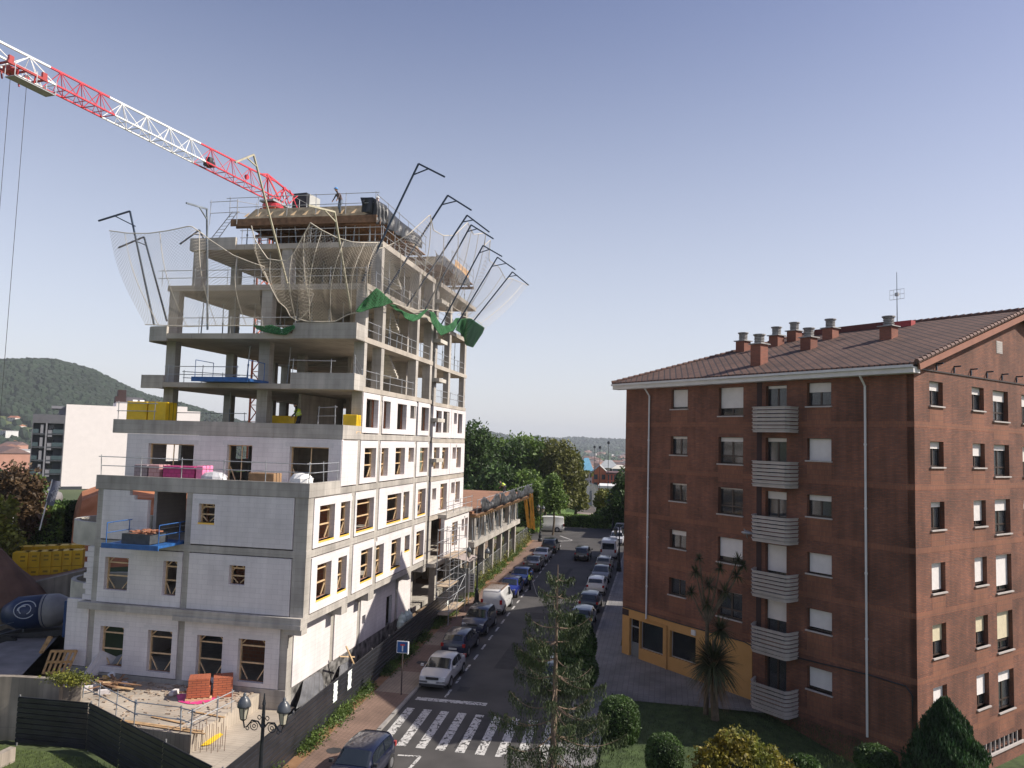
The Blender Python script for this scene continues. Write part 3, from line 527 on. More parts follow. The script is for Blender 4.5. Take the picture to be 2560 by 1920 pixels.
m=MB(); m.grid(strip(KL,KR,0,46,-60,66)); m.grid([[FS(s,a,rz(s)) for a in (3.,-26.)] for s in np.linspace(66.01,84,6)]); struct('road',m,ASPH)
PAVE=brickmat('red_paving',(.19,.12,.09),(.22,.14,.105),(.11,.08,.06),.2,.2,.012,stain=.3); PAVB=brickmat('beige_paving',(.30,.24,.18),(.27,.21,.16),(.15,.12,.1),.2,.2,.012,stain=.2); PAVG=brickmat('grey_paving',(.20,.19,.19),(.17,.165,.17),(.1,.1,.1),.3,.3,.012,stain=.3)
KERB=mat('kerb_stone',(.27,.255,.24),.85,.15,2)
segs=[(-60,-2,PAVE),(-2,2.0,PAVE),(2,4.9,PAVE),(4.9,8.6,PAVB),(8.6,11.2,PAVE),(11.2,14.4,PAVE),(14.4,17.6,PAVB),(17.6,66,PAVE)]
for a,b,mm in segs: m=MB(); m.grid([[FS(s,f(s)-o,rz(s)+.12) for f,o in ((FL,0),(KL,-.18))] for s in np.linspace(a,b,max(2,int((b-a)/3)))]); struct('left_pavement',m,mm)
m=MB()
for f,sg in ((KL,1),(KR,-1)):
    for s in np.arange(-60,66,2.):
        a0=f(s);a1=f(s+1.99); b0=a0+.17*sg; b1=a1+.17*sg; z=rz(s)
        m.prism(lambda x,y,c:FS(x,y,c),[(s,a0),(s+1.985,a1),(s+1.985,b1),(s,b0)],z-.1,z+.13)
struct('kerb',m,KERB)
m=MB(); m.grid([[FS(s,a,rz(s)+.12) for a in (KR(s)-.17,-14.75)] for s in np.linspace(-60,84,40)]); struct('right_pavement',m,PAVG)
m=MB(); m.grid([[FS(s,a,.16+.013*s) for a in (-14.7,-27)] for s in np.linspace(6.9,17.5,6)]); struct('building_forecourt',m,PAVG)
# earth verge between fence and pavement, building-site ground
EARTH=mat('bare_earth',(.30,.15,.065),.95,.35,1.2,col2=(.22,.13,.07),bump=.6,bscale=8); SITE=mat('site_ground',(.20,.18,.16),.95,.4,.5,col2=(.24,.16,.1),bump=.5,bscale=5)
m=MB(); m.grid([[FS(s,f(s),rz(s)+.127) for f in (lambda q:FL(q)+.5,lambda q:FL(q)-.55)] for s in np.linspace(-30,66,30)]); struct('verge',m,EARTH)
m=MB(); m.grid([[FS(s,t,rz(s)-.02) for t in (FL(s)+.5,13.8)] for s in (1.,20,34,66)]); struct('site_ground',m,SITE)
# road markings
m=MB(); z=lambda s: rz(s)+.005
def mark(pts): m.poly([FS(s,t,z(s)) for s,t in pts])
for k in range(9): t=-4.47-k*.93; mark([(-1.4,t-.18),(3.3,t),(3.3,t-.44),(-1.4,t-.62)])
mark([(4.5,-4.5),(4.95,-4.5),(5.05,-8.4),(4.6,-8.4)])
s=5.3
while s<64: mark([(s,-6.03+.024*s),(s+1.25,-6.0+.024*s),(s+1.25,-6.14+.024*s),(s,-6.17+.024*s)]); s+=2.36
s=8.
while s<64: mark([(s,-10.6+.008*s),(s+1.25,-10.6+.008*s),(s+1.25,-10.72+.008*s),(s,-10.72+.008*s)]); s+=2.36
mark([(-2.3,-6.0),(-2.18,-7.0),(-2.3,-7.05),(-2.42,-6.0)]); mark([(-2.25,-6.95),(-2.25,-7.1),(-3.9,-7.0),(-3.9,-6.85)])
mark([(66.9,-3.6),(68,-5.4),(68.3,-5.4),(67.3,-3.4)]); mark([(68,-5.4),(68.9,-5.5),(68.9,-5.3),(68.2,-5.25)]); mark([(68.9,-5.5),(72.5,-3.4),(72.3,-3.2),(68.9,-5.3)])
n_=PAINT.node_tree; _g=n_.nodes.new('ShaderNodeNewGeometry'); _v=n_.nodes.new('ShaderNodeTexVoronoi'); _v.feature='DISTANCE_TO_EDGE'; _v.inputs['Scale'].default_value=2.6; _nn=n_.nodes.new('ShaderNodeTexNoise'); _nn.inputs['Scale'].default_value=5; _nn.inputs['Detail'].default_value=8; n_.links.new(_g.outputs['Position'],_v.inputs['Vector']); n_.links.new(_g.outputs['Position'],_nn.inputs['Vector'])
_a=n_.nodes.new('ShaderNodeMath'); _a.operation='LESS_THAN'; _a.inputs[1].default_value=.022; n_.links.new(_v.outputs['Distance'],_a.inputs[0]); _b=n_.nodes.new('ShaderNodeMath'); _b.operation='GREATER_THAN'; _b.inputs[1].default_value=.585; n_.links.new(_nn.outputs['Fac'],_b.inputs[0]); _c=n_.nodes.new('ShaderNodeMath'); _c.operation='MAXIMUM'; n_.links.new(_a.outputs[0],_c.inputs[0]); n_.links.new(_b.outputs[0],_c.inputs[1])
_x=n_.nodes.new('ShaderNodeMix'); _x.data_type='RGBA'; _x.inputs[7].default_value=(.06,.056,.055,1); _pb=n_.nodes['Principled BSDF']; n_.links.new(_pb.inputs['Base Color'].links[0].from_socket,_x.inputs[6]); n_.links.new(_c.outputs[0],_x.inputs[0]); n_.links.new(_x.outputs[2],_pb.inputs['Base Color'])
m2=MB()
for (a_,b_,c_,d_) in ((-1,3.5,-9.6,-8.2),(11,17,-8.6,-7.4),(24,26,-9.9,-6.9),(31,47,-8.1,-7.7),(4,9,-11,-10.2),(6.4,7.2,-6.9,-6.3)): m2.poly([FS(a_,c_,z(a_)-.0015),FS(b_,c_,z(b_)-.0015),FS(b_,d_,z(b_)-.0015),FS(a_,d_,z(a_)-.0015)])
for (s_,t_,r_) in ((-2.9,-3.2,.35),(10.5,-3.0,.4),(20,-3.3,.3),(3,-8.6,.33),(30,-7.8,.33)): m2.poly([FS(s_+r_*math.cos(q)*1.0,t_+r_*math.sin(q),rz(s_)+(.124 if t_>-4 else .0045)) for q in np.linspace(0,6.283,13)[:-1]])
struct('asphalt_patch',m2,mat('patch_asphalt',(.036,.034,.035),.9,.25,2,bump=.3,bscale=40),fix=False)
struct('road_marking',m,PAINT,fix=False)
# lawn in the right foreground and lawns beyond the junction
GRASS=mat('lawn_grass',(.030,.055,.012),.95,.4,2,col2=(.045,.07,.02),bump=.8,bscale=40); GRASSB=mat('bright_lawn',(.10,.17,.03),.95,.3,1)
m=MB(); m.grid([[FS(s,t,.22-1.9*sm(-t,20,31)*1.0) for t in (-14.9,-16.2,-18,-20,-22,-24,-26,-28,-31,-45)] for s in (-45,-20,-10,-4,0,3.2,6.9)]); m.grid([[FS(s,t,.22-1.9*sm(-t,20,31)) for t in (-20.5,-22,-24,-26,-28,-31,-45)] for s in (6.9,8.6,14,22)]); struct('lawn',m,GRASS)
m=MB(); m.grid([[FS(s,t,.95) for t in (16,0,-12,-40)] for s in (85.2,92,100,118)]); struct('park_lawn',m,GRASSB)
m=MB(); m.poly([gz(*q,1.0) for q in ((1440,1283),(1500,1290),(1522,1290),(1500,1268),(1440,1262))]); struct('park_path',m,mat('park_path_mat',(.24,.2,.17),.9,.1,1))
m=MB(); m.poly([gz(*q,1.02) for q in ((1395,1262),(1480,1262),(1468,1245),(1440,1236),(1395,1236))]); struct('sports_court',m,mat('court_mat',(.42,.4,.38),.9,.1,1))
m=MB().poly([FS(s,t,-.05) for s,t in ((-6.0,11.5),(-6.2,6.9),(-9.4,-2),(-40,-2.6),(-40,20),(-6,20))]); struct('near_lawn',m,mat('near_lawn_mat',(.06,.085,.02),.95,.4,3,bump=.8,bscale=30))
# ================================================================== BRICK APARTMENT HOUSE
BR1=brickmat('house_brick',(.27,.092,.05),(.175,.065,.042),(.125,.08,.06),.26,.075,.014,stain=.38,bump=.5,streak=.28); SOLD=brickmat('soldier_brick',(.27,.103,.055),(.215,.08,.047),(.135,.078,.055),.075,.26,.012,stain=.25,off=0.)
TILE=brickmat('roof_tile',(.165,.088,.06),(.12,.063,.046),(.035,.022,.02),.28,.36,.05,stain=.3,bump=1.,off=0.); WHITEP=mat('white_paint',(.62,.60,.60),.6,.06,2); SILL=mat('stone_sill',(.42,.38,.36),.8,.1,3); DFRAME=mat('brown_window_frame',(.045,.028,.022),.5,.1,3)
SHUT=mat('roller_shutter',(.66,.62,.60),.6,.05,3); SHUTY=mat('yellowed_roller_shutter',(.55,.48,.33),.6,.08,3); CURT=mat('net_curtain',(.55,.56,.60),.9,.15,2)
def glassm(name,c=(.02,.025,.03),r=.06):
    return mat(name,c,r,.1,.4,spec=.9)
GLASS=glassm('window_glass'); _n=GLASS.node_tree; _t=_n.nodes.new('ShaderNodeBsdfTransparent'); _m=_n.nodes.new('ShaderNodeMixShader'); _m.inputs[0].default_value=.5; _n.links.new(_n.nodes['Principled BSDF'].outputs[0],_m.inputs[1]); _n.links.new(_t.outputs[0],_m.inputs[2]); _n.links.new(_m.outputs[0],_n.nodes['Material Output'].inputs[0])
H=thing('brick_apartment_house','red brick apartment house with white slatted balconies and a tiled roof','building',FBk(10,10,0))
U1=19.3; V1=22.6; ZE=18.0
FU=lambda a,d,c: FBk(a,d,c); FV=lambda a,d,c: FBk(d,a,c)
rows=[(16.32,17.53),(13.47,14.62),(10.62,11.71),(7.74,8.84),(4.9,5.91)]
WL_=[('a',15.22-1.36,15.22,z0,z1) for z0,z1 in rows]
WL_+=[('b',9.69,11.45,z0,z1) for z0,z1 in ((15.85,17.51),(13.07,14.61),(10.18,11.69),(7.44,8.84),(4.35,5.82))]
WL_+=[('c',6.84,8.18,z0,z1) for z0,z1 in ((15.3,17.48),(12.4,14.61),(9.5,11.70),(6.55,8.85),(3.6,5.9),(.7,2.95))]
WL_+=[('d',4.22,5.62,z0,z1) for z0,z1 in ((16.29,17.52),(13.47,14.61),(10.58,11.69),(7.67,8.73),(4.81,5.89),(1.86,2.98))]
SHOP=[(17.74,18.63,.3,2.75),(15.65,17.67,1.02,2.74),(13.01,15.08,1.13,2.72)]
MB().panel(FU,0.01,U1,3.3,ZE,0,.35,[w_[1:] for w_ in WL_ if w_[3]>3.3]).build('wall',BR1,H)
MB().panel(FU,0.01,8.99,-1.0,3.3,0,.35,[w_[1:] for w_ in WL_ if w_[3]<3.3]).build('wall',BR1,H)
YW=mat('ochre_render',(.50,.27,.09),.9,.1,1.5,col2=(.46,.25,.09)); MB().panel(FU,9.0,U1,-.6,3.3,-.02,.33,SHOP).build('shop_wall',YW,H)
MB().box(FU,10.0,U1,-.05,0,-.6,.25).build('shop_plinth',KERB,H)
WG=[('g',1.42,2.71,z0,z1) for z0,z1 in ((16.29,17.46),(13.37,14.58),(10.41,11.71),(7.47,8.85),(4.51,6.01),(1.7,3.16))]+[('g',5.67,6.99,z0,z1) for z0,z1 in ((16.27,17.46),(13.36,14.58),(10.4,11.69),(7.46,8.85),(4.45,5.94),(1.46,3.09))]\
 +[('h',8.0,9.78,z0,z1) for z0,z1 in ((15.81,17.43),(12.91,14.57),(9.92,11.7),(6.91,8.82),(3.9,5.98),(.9,3.08))]+[('g',11.45,12.8,z0,z1) for z0,z1 in ((15.8,17.4),(12.9,14.5),(9.9,11.6),(6.9,8.8),(3.9,5.9))]
STRIPW=(6.0,10.6,-.9,-.35)
MB().panel(FV,0.0,V1,-3.,ZE,0,.35,[w_[1:] for w_ in WG]+[STRIPW]).build('wall',BR1,H)
apx=11.3; zap=21.9
m=MB(); m.poly([FBk(0,.0,ZE),FBk(0,V1,ZE),FBk(0,apx,zap-.25)]); m.poly([FBk(.3,.0,ZE),FBk(.3,apx,zap-.25),FBk(.3,V1,ZE)]); m.build('gable_wall',BR1,H)
MB().box(FBk,U1-.35,U1,.35,V1,-1,ZE).build('wall',BR1,H); MB().box(FBk,0.35,U1-.35,V1-.35,V1,-1,ZE).build('wall',BR1,H)
MB().box(FBk,0.4,U1-.4,.4,V1-.4,ZE-.12,ZE-.02).build('attic_floor',CONCP,H)
for k in range(6): z=15.35-2.93*k; MB().box(FBk,8.4 if z<3.3 and False else -.0,U1 if z>3.3 else 8.99,-.006,.1,z-.13,z+.13).build('soldier_course',SOLD,H); MB().box(FBk,-.006,.1,.0,V1,z-.13,z+.13).build('soldier_course',SOLD,H)
for (c,a,b,z0,z1) in WL_:
    if c in 'abd': MB().box(FBk,a,b,-.004,.1,z0-1.05,z0-.06).build('apron_panel',SOLD,H)
for (c,a,b,z0,z1) in WG: MB().box(FBk,-.004,.1,a,b,z0-1.0,z0-.06).build('apron_panel',SOLD,H)
# roof with hip at the far end
ov=.6; zr_=lambda v: ZE+.05+(v+ov)*(zap-ZE)/(apx+ov) if v<=apx else ZE+.05+(V1+ov-v)*(zap-ZE)/(V1+ov-apx)
m=MB(); A=FBk(-.45,-ov,ZE+.05); Bp=FBk(U1+.8,-ov,ZE+.05); C=FBk(U1-5.5,apx,zap+.05); D=FBk(-.45,apx,zap+.05); E_=FBk(-.45,V1+ov,ZE+.05); G_=FBk(U1+.8,V1+ov,ZE+.05)
def thick(pts,mm,nm,h=.12):
    k=MB(); up=[p+UP*h for p in pts]; k.poly(up); k.poly(pts[::-1])
    for i in range(len(pts)): j=(i+1)%len(pts); k.poly([pts[i],pts[j],up[j],up[i]])
    return k.build(nm,mm,H)
RF=thick([A,Bp,C,D],TILE,'roof_slope'); thick([D,C,G_,E_],TILE,'roof_slope'); thick([Bp,G_,C],TILE,'roof_slope')
rdg=mat('ridge_tile',(.13,.07,.055),.8,.3,4)
def ridge(p,q,nm='ridge_tiles'):
    k=MB(); n=int(np.linalg.norm(q-p)/.4)
    for i in range(n): a=p+(q-p)*i/n; b=p+(q-p)*(i+1.15)/n; k.tube(a+UP*.15,b+UP*.12,.13,6,.10)
    k.build(nm,rdg,H)
ridge(D,C); ridge(Bp,C); ridge(A,D,'verge_tiles'); ridge(E_,D,'verge_tiles')
k=MB(); k.bar(FBk(-.4,-.3,ZE-.02),FBk(-.4,apx,zap-.18),.1,.3); k.bar(FBk(-.4,V1,ZE-.02),FBk(-.4,apx+.1,zap-.18),.1,.3); k.build('verge_board',mat('verge_board_mat',(.28,.12,.08),.8,.1,2),H)
MB().box(FBk,-.3,U1+.7,-.62,-.02,ZE-.3,ZE-.02).box(FBk,-.3,U1+.7,-.78,-.63,ZE-.06,ZE+.06).build('eave_gutter',WHITEP,H)
MB().box(FBk,-.05,.0,-.3,V1,17.93,17.99).build('eave_band',DFRAME,H)
for k_ in range(9): v=.35+k_*1.75; MB().box(FBk,-.34,.0,v-.02,v+.02,18.3,18.37).box(FBk,-.05,0,v-.03,v+.03,18.02,18.28).build('wall_bracket',DSTEEL,H)
m=MB()
for k_ in range(5): m.box(FBk,-.03,-.0,8.55,9.15,19.5+k_*.12,19.57+k_*.12)
m.box(FBk,-.02,-.0,8.5,9.2,19.44,20.1); m.build('gable_vent',SILL,H)
def ubr(px,py,v): q=onpl(px,py,PB+bR*v,bR); return float((q-PB)@bL)
uA=ubr(2243,803,apx-1.2)
m=MB().box(FBk,uA+.6,ubr(2040,830,apx-.7),apx-.9,apx-.5,20.9,22.15); m.build('roof_ridge_wall',mat('dark_red_wall',(.12,.035,.03),.8,.1,2),H)
MB().box(FBk,uA-.9,uA+.2,apx-1.3,apx-.8,21.3,22.0).build('roof_hatch',mat('red_hatch',(.35,.05,.05),.7,.1,2),H)
for (u,v,z) in ((15.23,6.99,20.44),(9.98,1.8,18.81),(13.18,7.84,20.71),(12.7,9.13,21.11),(9.12,5.41,19.94),(9.61,8.45,20.9),(4.66,6.35,20.24)):
    hh=.85 if u!=9.98 else 1.3; ch=MB().box(FBk,u-.35,u+.35,v-.35,v+.35,z-.4,z+hh).build('chimney',brickmat('chimney_brick',(.30,.10,.06),(.24,.08,.05),(.16,.1,.08),.25,.075,.012) if 'chimney_brick' not in MT else MT['chimney_brick'],H,org=FBk(u,v,z))
    ch.location=[float(x) for x in (FBk(u,v,z)-np.array(H['org']))]
    k=MB().box(FBk,u-.45,u+.45,v-.45,v+.45,z+hh+.002,z+hh+.06); F_=lambda x,y,c,u=u,v=v: FBk(u+x,v+y,c)
    for j in range(5): k.lathe(F_,[(.27,z+hh+.08+j*.095),(.3,z+hh+.10+j*.095),(.3,z+hh+.13+j*.095),(.27,z+hh+.15+j*.095)],12)
    k.lathe(F_,[(.2,z+hh+.06),(.2,z+hh+.58)],10); k.lathe(F_,[(.36,z+hh+.56),(.36,z+hh+.62)],12); cp=k.build('chimney_cowl',mat('cowl_metal',(.30,.29,.28),.6,.2,5),ch,org=FBk(u,v,z)); cp['org']=list(FBk(u,v,z))
# windows
def window(c,F,a,b,z0,z1,rnd):
    d=.22; w_=MB(); f=.07; mid=(a+b)/2
    w_.box(F,a,b,d,d+.07,z0,z0+f).box(F,a,b,d,d+.07,z1-f,z1).box(F,a,a+f,d,d+.07,z0+f,z1-f).box(F,b-f,b,d,d+.07,z0+f,z1-f).box(F,mid-.05,mid+.05,d+.002,d+.068,z0+f,z1-f)
    if c in 'bh': w_.box(F,a+f,b-f,d+.004,d+.066,z0+.42,z0+.5)
    w=w_.build('window',DFRAME,H); w['org']=list(H['org'])
    MB().box(F,a+.03,b-.03,d+.03,d+.04,z0+.03,z1-.03).build('pane',GLASS,w)
    if c!='c': MB().box(F,a-.06,b+.06,-.09,d,z0-.07,z0).build('sill',SILL,w)
    fr=FRC.pop(0)
    mt_=SHUTY if (c in 'gh' and z0<6.1 and z0>3) else SHUT; zb=z1-(z1-z0)*fr
    k=MB(); n=max(2,int((z1-zb)/.055))
    P=[]
    for i in range(n+1): z=z1-.01-(z1-.01-zb)*i/n; P.append([F(a+.04,d-.03,z),F(b-.04,d-.03,z)]); P.append([F(a+.04,d-.018,z-.01),F(b-.04,d-.018,z-.01)])
    k.grid(P); k.build('shutter',mt_,w,fix=False)
    if fr<.6:
        k=MB(); wd=(b-a-.2)/2
        for x0,x1 in ((a+.1,a+.1+wd*.9),(b-.1-wd*.9,b-.1)):
            P=[]; n=10
            for j in range(n+1): x=x0+(x1-x0)*j/n; P.append([F(x,d+.045+.012*(j%2),z0+.1),F(x,d+.045+.012*(j%2),zb)])
            k.grid(P)
        k.build('curtain',CURT,w,fix=False)
rn=random.Random(3)
FRC=[.88,.12,.08,.26,.04, .72,.16,.04,.78,.03, .07,.09,.18,.62,.45,.05, .4,1.,.25,.93,.86,.88, .36,.28,.2,.93,.55,.6, .3,.52,.8,.9,.55,.65, .34,.18,.34,.85,.72,.35, .4,.5,.3,.6,.4]
for (c,a,b,z0,z1) in WL_: window(c,FU,a,b,z0,z1,rn)
for (c,a,b,z0,z1) in WG: window(c,FV,a,b,z0,z1,rn)
m=MB()
for k_ in range(9): m.box(FBk,.0,.08,6.05+k_*.5,6.1+k_*.5,-.9,-.35)
m.box(FBk,-.12,.1,5.9,10.7,-1.0,-.9).build('basement_window',SILL,H)
MB().box(FBk,.3,.33,6,10.6,-.9,-.35).build('basement_window',GLASS,H)
# inner walls so nothing shows through, unlit rooms put into their dark colour
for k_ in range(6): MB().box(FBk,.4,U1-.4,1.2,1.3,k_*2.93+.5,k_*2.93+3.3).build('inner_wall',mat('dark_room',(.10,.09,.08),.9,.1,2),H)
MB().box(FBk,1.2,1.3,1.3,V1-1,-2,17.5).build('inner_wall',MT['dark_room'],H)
# slatted balconies
for k_ in range(6):
    zt=16.27-2.925*k_; m=MB(); a,b,v=6.12,8.22,-1.0
    for j in range(7):
        z1_=zt-j*.205; z0_=z1_-.15
        m.prism(FBk,[(a,-.02),(a+.0,v+.25),(a+.12,v),(b-.0,v),(b+.22,v+.22),(b+.55,-.02),(b+.5,-.02),(b+.18,v+.25),(b-.02,v+.04),(a+.15,v+.04),(a+.05,v+.27),(a+.05,-.02)],z0_,z1_)
        m.prism(FBk,[(a-.04,-.02),(a-.04,v+.22),(a+.1,v-.05),(b+.02,v-.05),(b+.27,v+.2),(b+.6,-.02),(b+.18,v+.25),(b-.02,v+.04),(a+.15,v+.04),(a+.05,v+.27),(a+.05,-.02)],z1_-.03,z1_+.002)
    bal=m.build('balcony',mat('balcony_slat',(.42,.375,.355),.75,.1,2),H,org=H['org'])
    MB().prism(FBk,[(a+.06,0),(a+.06,v+.3),(a+.2,v+.07),(b-.05,v+.07),(b+.15,v+.3),(b+.45,0)],zt-1.32,zt-1.2).build('balcony_floor',CONCP,bal)
# recessed dark drain slot, downpipes, cables, shop front
MB().box(FBk,8.42,8.76,-.012,.05,3.3,17.7).build('drain_slot',mat('slot_dark',(.04,.022,.022),.9,.1,2),H)
for u,zb_ in ((17.05,3.0),(2.35,.5)):
    k=MB().path([FBk(u,-.55,17.85),FBk(u,-.5,17.65),FBk(u,-.09,17.2),FBk(u,-.09,zb_)],.055,7)
    for z in (14.3,11.2,8.1,5.0): 
        if z>zb_: k.tube(FBk(u,-.09,z),FBk(u,-.09,z+.1),.075,7)
    k.build('downpipe',WHITEP,H)
MB().path([FBk(19.2,-.04,3.35),FBk(14,-.05,3.28),FBk(9.5,-.05,3.3),FBk(8.6,-.06,3.1),FBk(6.0,-.06,3.25),FBk(2.3,-.06,3.4),FBk(.5,-.05,3.35),FBk(.2,-.05,3.0),FBk(.2,-.05,.3),FBk(1.8,-.05,.3)],.035,5).build('cable',BLACKP,H)
MB().path([FBk(17.05,-.09,3.0),FBk(15.3,-.09,2.95),FBk(15.3,-.09,.0)],.05,6).build('drain_pipe',YW,H)
AL=mat('aluminium_frame',(.4,.4,.4),.4,.1,2,metal=.4)
for (a,b,z0,z1) in SHOP:
    MB().box(FBk,a,b,.18,.24,z0,z0+.06).box(FBk,a,b,.18,.24,z1-.06,z1).box(FBk,a,a+.06,.18,.24,z0+.06,z1-.06).box(FBk,b-.06,b,.18,.24,z0+.06,z1-.06).build('shop_window_frame',AL,H); MB().box(FBk,a+.04,b-.04,.2,.22,z0+.04,z1-.04).build('shop_pane',GLASS,H)
k=MB(); P=[]
for j in range(30): x=15.75+j*.063; P.append([FBk(x,.26+.03*(j%2),1.1),FBk(x,.26+.03*(j%2),2.66)])
k.grid(P); k.build('blind',mat('teal_blind',(.10,.16,.17),.8,.4,1.5),H,fix=False)
MB().box(FBk,17.8,18.57,.15,.19,.36,1.25).build('door_panel',mat('door_grey',(.16,.17,.18),.6,.1,2),H); MB().box(FBk,17.74,18.63,.14,.2,2.2,2.27).build('door_transom',AL,H)
MB().box(FBk,17.4,19.0,-.55,-.05,-.2,.26).build('door_step',PAVE,H); MB().box(FBk,13.0,13.3,-.12,-.02,2.85,3.15).build('alarm_box',WHITEP,H); MB().box(FBk,18.7,U1,-.03,0,2.85,3.25).build('wall_vent',MT['slot_dark'],H)
# rooftop aerial (stands on the house)
T=thing('tv_aerial','thin television mast with small grid aerial on the brick house roof','aerial',FBk(uA,apx-1.2,22.0)); b0=FBk(uA,apx-1.2,21.4); tp=at(2244,680,np.linalg.norm((b0-EYE)[:2]))[2]
MB().tube(b0,b0+UP*(tp-21.4),.03,6,.015).build('mast',DSTEEL,T); k=MB()
for z in (2.,2.3,2.6):
    k.tube(b0+UP*z-bL*.45,b0+UP*z+bL*.45,.012,4)
for x in (-.45,-.2,.2,.45): k.tube(b0+UP*2.+bL*x,b0+UP*2.6+bL*x,.01,4)
k.box(lambda a,b_,c:b0+bL*a+bR*b_+UP*c,-.1,.1,-.08,.08,2.2,2.4); k.build('grid_aerial',STEEL,T)
WLmp=thing('wall_lamp','grey oval street lamp head on the brick facade beside the balconies','street lamp',FBk(9.3,-.1,9.3)); q=at(1868,1332,np.linalg.norm((FBk(9.2,-.9,9.6)-EYE)[:2]))
MB().path([FBk(9.35,0,9.0),FBk(9.35,-.3,9.5),q],.03,5).build('bracket',STEEL,WLmp); MB().lathe(lambda x,y,z:q+bL*x*1.6+bR*y+UP*z,[(.05,.12),(.2,.06),(.24,0),(.15,-.08)],12).build('lamp_head',AL,WLmp)
# ================================================================== VEHICLES
CGL=glassm('car_glass',(.015,.02,.025),.05); CHROME=mat('alloy',(.5,.5,.52),.3,.1,5,metal=.8); TRIM=mat('car_trim',(.025,.025,.028),.6,.1,5); LAMPW=mat('headlight_glass',(.6,.62,.65),.15,.1,9); LAMPR=mat('taillight_red',(.35,.02,.02),.25,.1,9); PLATE=mat('number_plate_white',(.6,.6,.58),.5,.05,9)
def paint(n,c): 
    m=mat('paint_'+n,c,.28,.04,1.5,spec=.6); m.node_tree.nodes['Principled BSDF'].inputs['Coat Weight'].default_value=.6; return m
PR=dict(hatch=(4.0,.86,[(-2.0,.55,.58),(-1.97,.86,.90),(-1.88,.94,1.06),(-1.62,.95,1.38),(-1.3,.94,1.45),(-.6,.93,1.49),(.1,.92,1.48),(.5,.92,1.40),(1.12,.93,.98),(1.6,.86,.89),(1.88,.74,.76),(1.98,.5,.52)],(-1.5,.62),(.48,1.12),(-1.9,-1.58)),
 sedan=(4.5,.87,[(-2.25,.6,.62),(-2.2,.9,.93),(-1.75,.95,.99),(-1.45,.94,1.05),(-.85,.93,1.39),(-.3,.92,1.43),(.2,.92,1.42),(.55,.91,1.36),(1.25,.92,.96),(1.75,.85,.88),(2.1,.73,.75),(2.22,.5,.52)],(-1.1,.7),(.52,1.25),(-1.45,-.85)),
 estate=(4.5,.87,[(-2.25,.55,.58),(-2.22,.88,.92),(-2.12,.95,1.06),(-1.85,.95,1.40),(-1.5,.94,1.46),(-.6,.93,1.48),(.2,.92,1.46),(.55,.91,1.38),(1.25,.92,.96),(1.75,.85,.88),(2.1,.73,.75),(2.22,.5,.52)],(-1.8,.7),(.52,1.25),(-2.12,-1.83)),
 suv=(4.4,.92,[(-2.2,.6,.64),(-2.17,.98,1.02),(-2.08,1.05,1.18),(-1.8,1.06,1.52),(-1.4,1.05,1.62),(-.5,1.04,1.66),(.2,1.03,1.64),(.55,1.02,1.56),(1.2,1.03,1.09),(1.75,.98,1.02),(2.08,.85,.87),(2.18,.55,.58)],(-1.7,.65),(.54,1.2),(-2.1,-1.78)),
 van=(4.7,.93,[(-2.35,.5,.6),(-2.33,1.05,1.15),(-2.27,1.08,1.72),(-2.15,1.08,1.86),(-1.3,1.08,1.90),(0,1.07,1.90),(.75,1.05,1.86),(1.05,1.04,1.72),(1.65,1.05,1.12),(2.0,.95,1.0),(2.25,.75,.78),(2.33,.5,.52)],(.15,1.1),(1.0,1.62),(-2.335,-2.25)),
 bigvan=(5.2,.98,[(-2.6,.5,.6),(-2.58,1.15,1.25),(-2.52,1.2,2.05),(-2.4,1.2,2.2),(-1.3,1.2,2.24),(0,1.2,2.24),(.95,1.18,2.18),(1.3,1.17,2.0),(2.0,1.15,1.25),(2.3,1.0,1.05),(2.5,.8,.82),(2.58,.5,.52)],(.4,1.35),(1.25,1.95),(-2.585,-2.5)))
